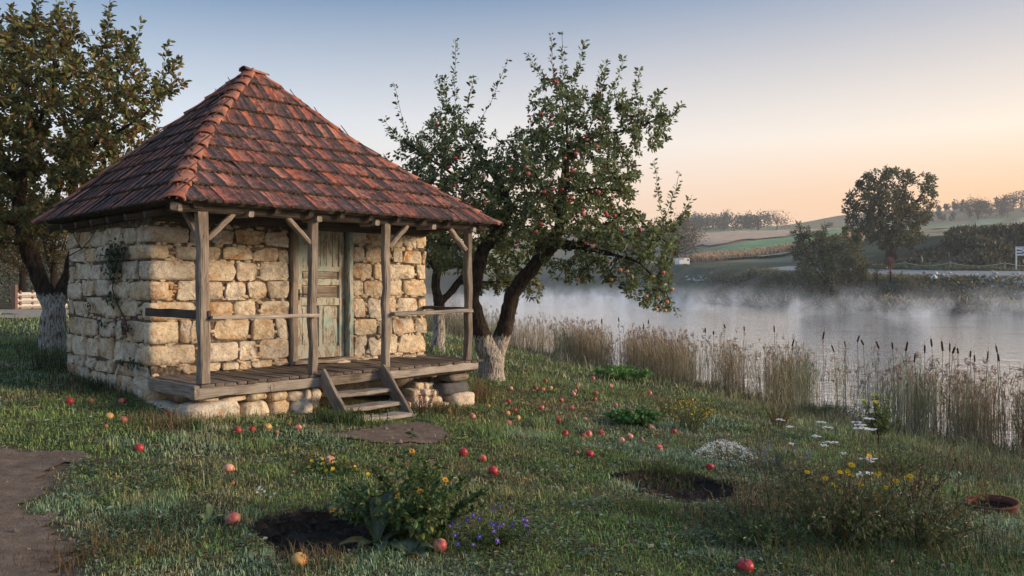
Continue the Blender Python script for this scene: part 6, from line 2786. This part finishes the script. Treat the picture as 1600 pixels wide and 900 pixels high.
field("field", [(1060, 390), (1075, 366), (1150, 362), (1230, 360), (1325, 357), (1225, 372), (1130, 386)], (.50, .38, .27), "tan stubble field on the far hillside below the wood", seed=3)
field("field", [(1095, 402), (1130, 389), (1228, 374), (1335, 358), (1340, 368), (1225, 388), (1150, 399)], (.20, .34, .17), "green field strip on the far hillside left of the big tree", seed=5)
field("field", [(1060, 411), (1095, 404), (1150, 401), (1225, 391), (1345, 376), (1345, 382), (1230, 400), (1110, 409)], (.52, .37, .23), "ripe corn strip along the foot of the far hillside", seed=7)
field("field", [(1440, 358), (1530, 344), (1580, 342), (1520, 358)], (.22, .32, .20), "green field wedge right of the big tree", seed=9)
field("field", [(1525, 358), (1585, 342), (1660, 338), (1660, 352)], (.42, .40, .28), "pale striped field at the right edge of the hillside", seed=11)
field("field", [(1440, 361), (1520, 360), (1660, 355), (1660, 361), (1500, 364)], (.52, .40, .26), "tan field edge above the dark bank on the right", seed=13)

# standing corn along the strip
cs_ = Soup()
poly = gpoly_far([(1060, 409), (1095, 402), (1150, 399), (1225, 389), (1345, 374), (1345, 380), (1230, 397), (1150, 406), (1090, 410)])
P = rand_in(poly, 5000)
n = len(P)
B = np.column_stack([P, gz(P)])
V, F = leaves(B, np.tile([0, 0, 1.], (n, 1)) + RNG.normal(0, .25, (n, 3)), rand_dirs(n) * np.array([1, 1, .1]), RNG.uniform(1.4, 2.3, n), RNG.uniform(.4, .8, n), .2, .2)
cs_.add(V, [F], np.repeat(col_jit((.52, .37, .23), n, .2, (.16, .15, .07), .2), 6, 0))
tag(link("standing_corn", cs_.mesh("standing_corn"), M['leaf']), "dry standing corn along the far field edge", kind="stuff")

# ------------------------------------------------------------------ far bank vegetation
bs = Soup()


def bank_points(n, e0, e1, a=2.4, b=7.2):
    m = 12
    es = np.linspace(e0, e1, m)
    Ls = np.stack([offset_line(max(e, .1), 240, a, b)[0] for e in es])
    i = RNG.integers(0, 239, n)
    f = RNG.random((n, 1))
    q = RNG.random(n) * (m - 1.001)
    k = q.astype(int)
    g = (q - k)[:, None]
    A_ = Ls[k, i] * (1 - f) + Ls[k, i + 1] * f
    B_ = Ls[k + 1, i] * (1 - f) + Ls[k + 1, i + 1] * f
    return A_ * (1 - g) + B_ * g


def scrub(P, size, hmax, col, alt, altp, thr=.35):
    P = P[(RNG.random(len(P)) < sstep(thr, thr + .25, fbm(P, .13, 101))) & (P[:, 1] < 260)]
    n = len(P)
    hh = hmax * sstep(.3, .8, fbm(P, .28, 103))
    pos = np.column_stack([P, gz(P) + RNG.random(n) * hh + .05])
    s = size * (.6 + P[:, 1] / 160)
    V, F = leaves(pos, rand_dirs(n) + np.array([0, 0, .6]), rand_dirs(n), s * RNG.uniform(.5, 1.3, n), s * RNG.uniform(.2, .55, n), .2, .2)
    c = col_jit(col, n, .3, alt, altp) * 1.9 * (.6 + .9 * fbm(P, .2, 105))[:, None]
    bs.add(V, [F], np.repeat(c, 6, 0))


scrub(bank_points(30000, -.6, 8.4), .50, 1.0, (.050, .062, .030), [(.11, .085, .05), (.035, .045, .024), (.13, .10, .06)], .4, .28)
scrub(bank_points(9000, 8.0, 10.6), .30, .25, (.09, .10, .055), [(.13, .11, .065)], .4, .1)
scrub(bank_points(9000, -.8, 1.6), .95, .7, (.14, .115, .07), [(.08, .085, .045), (.20, .16, .11)], .5, .1)
Q = bank_points(30000, 19.5, 44, 3.6, 7.4)
Q = Q[RNG.random(len(Q)) < right_bank(Q)]
scrub(Q, .60, 1.0, (.045, .050, .028), [(.10, .075, .042), (.03, .036, .02)], .4, .22)
scrub(bank_points(7000, 17.3, 20.5, 2.6, 7.4), .35, .3, (.09, .11, .05), [(.13, .11, .06)], .3, .1)
tag(link("bank_scrub", bs.mesh("bank_scrub"), M['leaf']), "scrub and withered weeds covering the far bank", kind="stuff")
# pale rubble on the bank
rb_ = Soup()
for (cx, cy, n, sx_, sy_) in ((1570, 447, 150, 34, 9), (1480, 440, 26, 34, 6), (1440, 434, 10, 30, 5), (1090, 437, 40, 16, 4)):
    for _ in range(n):
        p = gp(cx + RNG.normal(0, sx_), cy + RNG.normal(0, sy_), 60)
        r = RNG.gamma(2.5, .09) + .06
        V = np.array([(1, 0, 0), (0, 1, 0), (-1, 0, 0), (0, -1, 0), (.2, .1, .7), (-.2, 0, -.5)]) * r * RNG.uniform(.6, 1.2, (6, 3)) + np.array(p) + [0, 0, .25]
        rb_.add(V, [np.array([[0, 1, 4], [1, 2, 4], [2, 3, 4], [3, 0, 4], [1, 0, 5], [2, 1, 5], [3, 2, 5], [0, 3, 5]])], np.array((.46, .45, .44)) * RNG.uniform(.5, 1.2))
tag(link("bank_rubble", rb_.mesh("bank_rubble"), M['solid']), "pale rubble scattered on the far bank", kind="stuff")

# --- the big round tree beyond the road
FB = gp(1392, 408, 60)
DF = FB.y
fl = [
    (None, [((FB.x, FB.y, FB.z - .4), 1.0), (LP(1392, 395, DF), .70), (LP(1392, 380, DF), .62)]),
    ((0, 2), [(LP(1380, 350, DF), .42), (LP(1372, 315, DF, .5), .28), (LP(1375, 285, DF, .5), None), (LP(1392, 265, DF), None)]),
    ((0, 2), [(LP(1402, 345, DF, -.5), .42), (LP(1412, 310, DF, -.5), .30), (LP(1418, 280, DF, -.5), None)]),
    ((1, 0), [(LP(1350, 330, DF), .25), (LP(1328, 322, DF), None)]),
    ((2, 0), [(LP(1432, 315, DF), .25), (LP(1450, 290, DF), None)]),
    ((0, 2), [(LP(1425, 360, DF, 1), .25), (LP(1450, 340, DF, 1), None)]),
]
fbl = [(1400, 274, 34, 17, 0, 3), (1362, 285, 26, 20, 0, 3), (1345, 312, 26, 26, 0, 3), (1328, 328, 16, 20, 0, 2), (1385, 315, 42, 34, 0, 5), (1447, 285, 20, 20, 0, 2.5), (1452, 312, 16, 24, 0, 2.5), (1430, 335, 30, 28, 0, 4), (1385, 355, 48, 22, 0, 4.5), (1352, 360, 26, 20, 0, 3), (1405, 375, 46, 16, -.5, 4), (1330, 350, 14, 12, 0, 2)]
Af = blob_points(fbl, 1700, DF)
FARBARK = mat_attr("far_bark", .9, .1, 5, 0, .5)
fb_bark = M['bark']
build_tree("round_tree", "large round crowned tree standing alone beyond the far road", "tree", FB, fl, Af, .55, 4.0, .75, tip=.03, ex=2.3, bark=fb_bark, gnarl=.1,
           leaf=[dict(per=13, rmax=.11, ln=.42, wd=.6, base=(.085, .105, .045), alt=[(.16, .135, .05), (.20, .14, .05), (.05, .07, .03)], altp=.35, spread=.45)])

# --- rounded willow bush on the near edge of that bank
WB = gp(1300, 470, 60)
DW = WB.y
wl = [(None, [((WB.x, WB.y, WB.z - .3), .3), (LP(1300, 455, DW), .22)])]
for q in ((1262, 425), (1252, 380), (1285, 400), (1300, 380), (1325, 395), (1345, 425), (1275, 365)):
    wl.append(((0, 1), [(LP((q[0] + 1300) / 2, (q[1] + 455) / 2 + 6, DW, RNG.normal(0, 1)), .10), (LP(q[0], q[1], DW, RNG.normal(0, 1.5)), None)]))
wbl = [(1252, 388, 20, 22, 0, 2), (1275, 375, 14, 14, 0, 1.5), (1300, 395, 36, 34, 0, 3), (1330, 398, 24, 34, 0, 2.5), (1348, 420, 18, 26, 0, 2), (1300, 438, 52, 26, 0, 3), (1262, 420, 22, 24, 0, 2.5), (1322, 374, 14, 10, 0, 1.5)]
Aw = blob_points(wbl, 1100, DW)
wsh = [(LP(1258, 375, DW), LP(a, b, DW, RNG.normal(0, .4))) for a, b in ((1247, 349), (1262, 356), (1240, 362))] + [(LP(1320, 375, DW), LP(1322, 356, DW)), (LP(1275, 372, DW), LP(1290, 352, DW))]
build_tree("willow_bush", "broad dark bush growing out of the far bank below the round tree", "bush", WB, wl, Aw, .42, 4.0, .6, tip=.02, ex=2.3, gnarl=.1, shoots=wsh,
           leaf=[dict(per=17, rmax=.09, ln=.36, wd=.45, base=(.085, .11, .05), alt=[(.17, .16, .065), (.20, .14, .05), (.05, .07, .03)], altp=.3, spread=.4)])


def simple_tree(name, label, cat, base, h, w, col, alt, altp, trunk=.3, nclump=26, per=60, leaf=.3, group=None, low=.25, colt=(.5, .45, .4)):
    """far tree: forked trunk and a ragged crown of many leaf clumps"""
    e = empty(name, base)
    tag(e, label, cat, group)
    so = Soup()
    V, F = tube([(0, 0, -.3), (RNG.normal(0, .1), 0, h * .3), (RNG.normal(0, .2), 0, h * .75)], [h * .035, h * .026, h * .008], 7)
    so.add(V, F, colt)
    cl_ = []
    for _ in range(nclump):
        q = rand_dirs(1)[0] * RNG.random() ** .45
        zc = h * (low + (1 - low) * .5) + q[2] * h * (1 - low) * .5
        taper = 1 - .35 * max(0, q[2])
        c = np.array([q[0] * w * .5 * taper, q[1] * w * .5 * taper, zc])
        cl_.append(c)
        if RNG.random() < .6:
            s0 = np.array([0, 0, h * RNG.uniform(.2, .6)])
            V, F = tube([s0, (s0 + c) / 2 + np.array([0, 0, -.05 * h]), c], [h * .013, h * .008, h * .003], 4)
            so.add(V, F, colt)
    me = so.mesh("trunk", True)
    a = me.color_attributes.new("lime", 'FLOAT_COLOR', 'POINT')
    a.data.foreach_set("color", np.zeros(len(me.vertices) * 4, np.float32))
    link("trunk", me, M['bark'], e)
    cl_ = np.array(cl_)
    n = nclump * per
    idx = RNG.integers(len(cl_), size=n)
    rr = w * RNG.uniform(.07, .17, len(cl_))
    pos = cl_[idx] + RNG.normal(0, 1, (n, 3)) * rr[idx][:, None] * np.array([1, 1, .75])
    V, F = leaves(pos, rand_dirs(n), rand_dirs(n) + np.array([0, 0, .6]), leaf * RNG.uniform(.5, 1.3, n), leaf * .6 * RNG.uniform(.5, 1.2, n), .2, .1)
    cc = col_jit(col, n, .28, alt, altp) * RNG.uniform(.75, 1.25, len(cl_))[idx][:, None]
    so = Soup()
    so.add(V, [F], np.repeat(cc, 6, 0))
    child(e, "crown", so)
    return e


def px_tree(name, label, cat, px, pyb, pyt, wpx, **kw):
    b = gp(px, pyb, 20)
    k = b.y / FPX
    return simple_tree(name, label, cat, b, (pyb - pyt) * k, wpx * k, leaf=kw.pop('leaf', 2.4) * k, **kw)


OL = dict(col=(.05, .055, .026), alt=[(.12, .085, .035), (.09, .08, .035)], altp=.4)
px_tree("lone_tree", "small lone round tree on the skyline right of the big tree", "tree", 1528, 343, 311, 40, nclump=30, per=40, **OL)
px_tree("wood_edge_tree", "bare branched pale tree at the right end of the far wood", "tree", 1214, 359, 333, 42, nclump=26, per=26, low=.1, col=(.10, .08, .055), alt=[(.14, .11, .08)], altp=.4)
px_tree("skyline_tree", "tiny round tree on the skyline left of the big tree", "tree", 1296, 358, 347, 12, nclump=14, per=30, leaf=1.6, col=(.05, .055, .035), alt=[(.08, .07, .05)], altp=.3)
px_tree("yellowing_tree", "hazy yellow brown tree behind the drooping apple branch", "tree", 1058, 412, 335, 66, nclump=50, per=130, leaf=2.8, low=.05, col=(.13, .105, .055), alt=[(.09, .09, .045), (.16, .12, .06)], altp=.4)
px_tree("dark_tree", "dark hazy tree beyond the pond seen through the apple branches", "tree", 985, 420, 350, 70, nclump=50, per=130, leaf=2.8, low=.05, col=(.06, .07, .04), alt=[(.10, .085, .05)], altp=.4)
px_tree("russet_shrub", "slim russet shrub at the road edge right of the willow bush", "shrub", 1391, 440, 402, 14, nclump=18, per=40, leaf=2.0, low=.05, col=(.22, .085, .05), alt=[(.16, .09, .06)], altp=.3)
px_tree("yellow_shrub", "yellow leaved shrub at the right foot of the willow bush", "shrub", 1346, 452, 418, 28, nclump=20, per=40, leaf=2.0, low=.05, col=(.22, .15, .035), alt=[(.12, .12, .04)], altp=.4)
px_tree("olive_shrub", "olive brown shrub between the yellow shrub and the russet one", "shrub", 1368, 448, 412, 24, nclump=20, per=36, leaf=2.0, low=.05, col=(.12, .095, .05), alt=[(.09, .09, .045)], altp=.4)
px_tree("bank_shrub", "dark low shrub on the far bank left of the willow bush", "shrub", 1130, 452, 424, 62, nclump=34, per=50, leaf=2.2, low=.02, col=(.05, .062, .035), alt=[(.08, .075, .045)], altp=.3)
px_tree("bank_shrub", "dark low shrub on the far bank touching the left side of the willow bush", "shrub", 1200, 456, 428, 60, nclump=34, per=50, leaf=2.2, low=.02, col=(.05, .062, .035), alt=[(.08, .075, .045)], altp=.3)
px_tree("golden_shrub", "golden brown shrub on the far bank right of the russet one", "shrub", 1425, 462, 438, 26, nclump=18, per=36, leaf=2.0, low=.02, col=(.15, .115, .05), alt=[(.08, .085, .04)], altp=.4)
px_tree("skyline_shrub", "dark rounded shrub on the crest of the right bank", "shrub", 1530, 374, 358, 30, nclump=18, per=36, leaf=2.0, low=.02, col=(.045, .05, .028), alt=[(.08, .065, .035)], altp=.3)

# far woods that read as one mass each
def wood_mass(label, px0, px1, base, tops, depth, n, col, seed):
    so = Soup()
    for _ in range(n):
        px = RNG.uniform(px0, px1)
        b = gp(px, np.interp(px, [px0, px1], base), 100)
        b = np.array(b) * 1.0
        b[:2] *= 1 + RNG.uniform(0, depth) / b[1]
        b[2] = gz(b[None, :2])[0]
        k = b[1] / FPX
        h = np.interp(px, np.linspace(px0, px1, len(tops)), tops) * k * RNG.uniform(.75, 1.08)
        w = h * RNG.uniform(.5, .8)
        m = 110
        q = rand_dirs(m) * RNG.random((m, 1)) ** .4
        pos = b + np.array([0, 0, h * .52]) + q * np.array([w * .5, w * .5, h * .5])
        V, F = leaves(pos, rand_dirs(m), rand_dirs(m), 2.4 * k * RNG.uniform(.6, 1.5, m), 1.9 * k * RNG.uniform(.6, 1.3, m), .1, .1)
        c = col_jit(col, m, .22) * RNG.uniform(.7, 1.3)
        so.add(V, [F], np.repeat(c, 6, 0))
        V, F = tube([b, b + np.array([0, 0, h * .6])], [h * .02, h * .012], 4)
        so.add(V, F, (.04, .035, .03))
    tag(link("far_wood", so.mesh("far_wood"), M['leaf']), label, kind="stuff")


wood_mass("bluish wood on the skyline behind the stubble field", 1060, 1206, (362, 361), (22, 24, 27, 24, 27), 90, 70, (.055, .060, .045), 1)
wood_mass("misty wood on the skyline at the right edge", 1462, 1640, (347, 339), (10, 18, 16, 24, 30, 28), 80, 60, (.075, .065, .055), 2)

# ------------------------------------------------------------------ left background: rail fence and trees
f0 = gp(22, 484, 20)
wf = empty("rail_fence", f0)
tag(wf, "white three rail wooden fence beyond the path at the left edge", "fence")
fo_ = np.array(f0)
kf = f0.y / FPX
fpx = [(24, 1.30), (32, 1.0), (51, 1.05), (84, 1.05), (118, 1.05)]
fd = f0.y
pts = []
for px, hh_ in fpx:
    x = (px - 800) / FPX * (fd + (px - 24) * .03)
    y = fd + (px - 24) * .03
    pts.append(np.array([x, y, gz(np.array([[x, y]]))[0]]) - fo_)
for q, (px, hh_) in zip(pts, fpx):
    so = Soup()
    r = .085 if px == 24 else .055
    slab(so, q[0] - r, q[0] + r, q[2] - .2, q[2] + hh_ * 30 * kf, q[1] - r - .06, q[1] + r - .06, (.16, .10, .085))
    child(wf, "fence_post", so, 'solid')
for z in (5, 14, 23):
    so = Soup()
    a, b = pts[0], pts[-1]
    V, F = tube([a + [0, .04, z * kf], (a + b) / 2 + [0, .04, (z + .5) * kf], b + [0, .04, z * kf]], .11, 4)
    so.add(V, F, (.56, .53, .49))
    child(wf, "rail", so, 'solid')
px_tree("orchard_tree", "tree with a reddish trunk just behind the white rail fence", "tree", 36, 476, 300, 90, nclump=50, per=170, leaf=4.0, low=.3, col=(.06, .065, .022), alt=[(.13, .10, .03), (.12, .06, .025)], altp=.4)
px_tree("orchard_tree", "background tree seen between the forked trunks of the left tree", "tree", 84, 478, 290, 80, nclump=50, per=170, leaf=4.0, low=.32, col=(.06, .065, .022), alt=[(.13, .10, .03)], altp=.4)
px_tree("orchard_tree", "dark background tree at the far left edge of the view", "tree", -20, 480, 260, 110, nclump=50, per=170, leaf=4.0, low=.2, col=(.05, .055, .02), alt=[(.12, .08, .03)], altp=.4)
so = Soup()
for _ in range(60):
    px = RNG.uniform(-220, 125)
    b = np.array(gp(px, RNG.uniform(468, 474), 20))
    k = b[1] / FPX
    h = RNG.uniform(45, 120) * k
    m = 130
    q = rand_dirs(m) * RNG.random((m, 1)) ** .4
    pos = b + np.array([0, 0, h * .48]) + q * np.array([26 * k, 26 * k, h * .5])
    V, F = leaves(pos, rand_dirs(m), rand_dirs(m), 4 * k * RNG.uniform(.6, 1.4, m), 2.6 * k * RNG.uniform(.6, 1.3, m), .1, .1)
    so.add(V, [F], np.repeat(col_jit((.045, .055, .022), m, .3, [(.10, .075, .03), (.07, .07, .03)], .4) * RNG.uniform(.6, 1.3), 6, 0))
tag(link("background_thicket", so.mesh("background_thicket"), M['leaf']), "dark thicket behind the left tree and rail fence", kind="stuff")

# ------------------------------------------------------------------ mist over the pond and thin haze
def volume_mat(name, dens, col=(1, 1, 1), build=None, aniso=.2):
    m = bpy.data.materials.new(name)
    m.use_nodes = True
    t = m.node_tree
    t.nodes.remove(t.nodes["Principled BSDF"])
    v = t.nodes.new("ShaderNodeVolumePrincipled")
    v.inputs["Color"].default_value = (*col, 1)
    v.inputs["Density"].default_value = dens
    v.inputs["Anisotropy"].default_value = aniso
    t.links.new(v.outputs[0], t.nodes["Material Output"].inputs["Volume"])
    if build:
        build(t, v)
    return m


def mist_build(t, v):
    g = t.nodes.new("ShaderNodeNewGeometry")
    mp = t.nodes.new("ShaderNodeMapping")
    mp.inputs["Scale"].default_value = (.30, .24, .24)
    t.links.new(g.outputs["Position"], mp.inputs[0])
    nz = t.nodes.new("ShaderNodeTexNoise")
    nz.inputs["Scale"].default_value = 1.0
    nz.inputs["Detail"].default_value = 4
    nz.inputs["Roughness"].default_value = .62
    nz.inputs["Distortion"].default_value = .5
    t.links.new(mp.outputs[0], nz.inputs["Vector"])
    r = t.nodes.new("ShaderNodeMapRange")
    r.inputs[1].default_value, r.inputs[2].default_value = .55, .82
    t.links.new(nz.outputs[0], r.inputs[0])
    s = t.nodes.new("ShaderNodeSeparateXYZ")
    t.links.new(g.outputs["Position"], s.inputs[0])
    hr = t.nodes.new("ShaderNodeMapRange")
    hr.interpolation_type = 'SMOOTHSTEP'
    hr.inputs[1].default_value, hr.inputs[2].default_value = WATER_Z + MIST_H, WATER_Z - .4
    t.links.new(s.outputs[2], hr.inputs[0])
    a = t.nodes.new("ShaderNodeMath")
    a.operation = 'MULTIPLY'
    t.links.new(r.outputs[0], a.inputs[0])
    t.links.new(hr.outputs[0], a.inputs[1])
    b = t.nodes.new("ShaderNodeMath")
    b.operation = 'MULTIPLY'
    t.links.new(a.outputs[0], b.inputs[0])
    b.inputs[1].default_value = MIST_D
    t.links.new(b.outputs[0], v.inputs["Density"])


MIST_H, MIST_D = 3.5, .25
mist_poly = np.array([(36, 36), (28, 43), (20.5, 47), (12.6, 53), (5, 60), (-6, 84), (-10, 200), (30, 200), (31, 150), (30, 125), (32, 104), (41, 88), (52, 81), (74, 66), (60, 40)], float)
bm = bmesh.new()
lo = [bm.verts.new((x, y, WATER_Z + .03)) for x, y in mist_poly]
f = bm.faces.new(lo)
ex = bmesh.ops.extrude_face_region(bm, geom=[f])
for v in ex["geom"]:
    if isinstance(v, bmesh.types.BMVert):
        v.co.z = WATER_Z + MIST_H
bmesh.ops.recalc_face_normals(bm, faces=bm.faces)
me = bpy.data.meshes.new("mist")
bm.to_mesh(me)
bm.free()
MM = volume_mat("pond_mist", .02, (.86, .93, 1), mist_build, .1)
MM.cycles.volume_step_rate = 1.0
tag(link("mist", me, MM), "morning mist rising from the pond", kind="stuff")

HZ = .00036
bm = bmesh.new()
bmesh.ops.create_cube(bm, size=1)
for v in bm.verts:
    v.co = ((v.co.x) * 5700, v.co.y * 3400 + 1380, -6 if v.co.z < 0 else 82)
me = bpy.data.meshes.new("haze")
bm.to_mesh(me)
bm.free()
tag(link("haze", me, volume_mat("thin_haze", HZ, (.90, .95, 1.0), None, .2)), "thin blue morning haze in the air", kind="stuff")
S.cycles.volume_step_rate = 1.0
S.cycles.volume_max_steps = 160
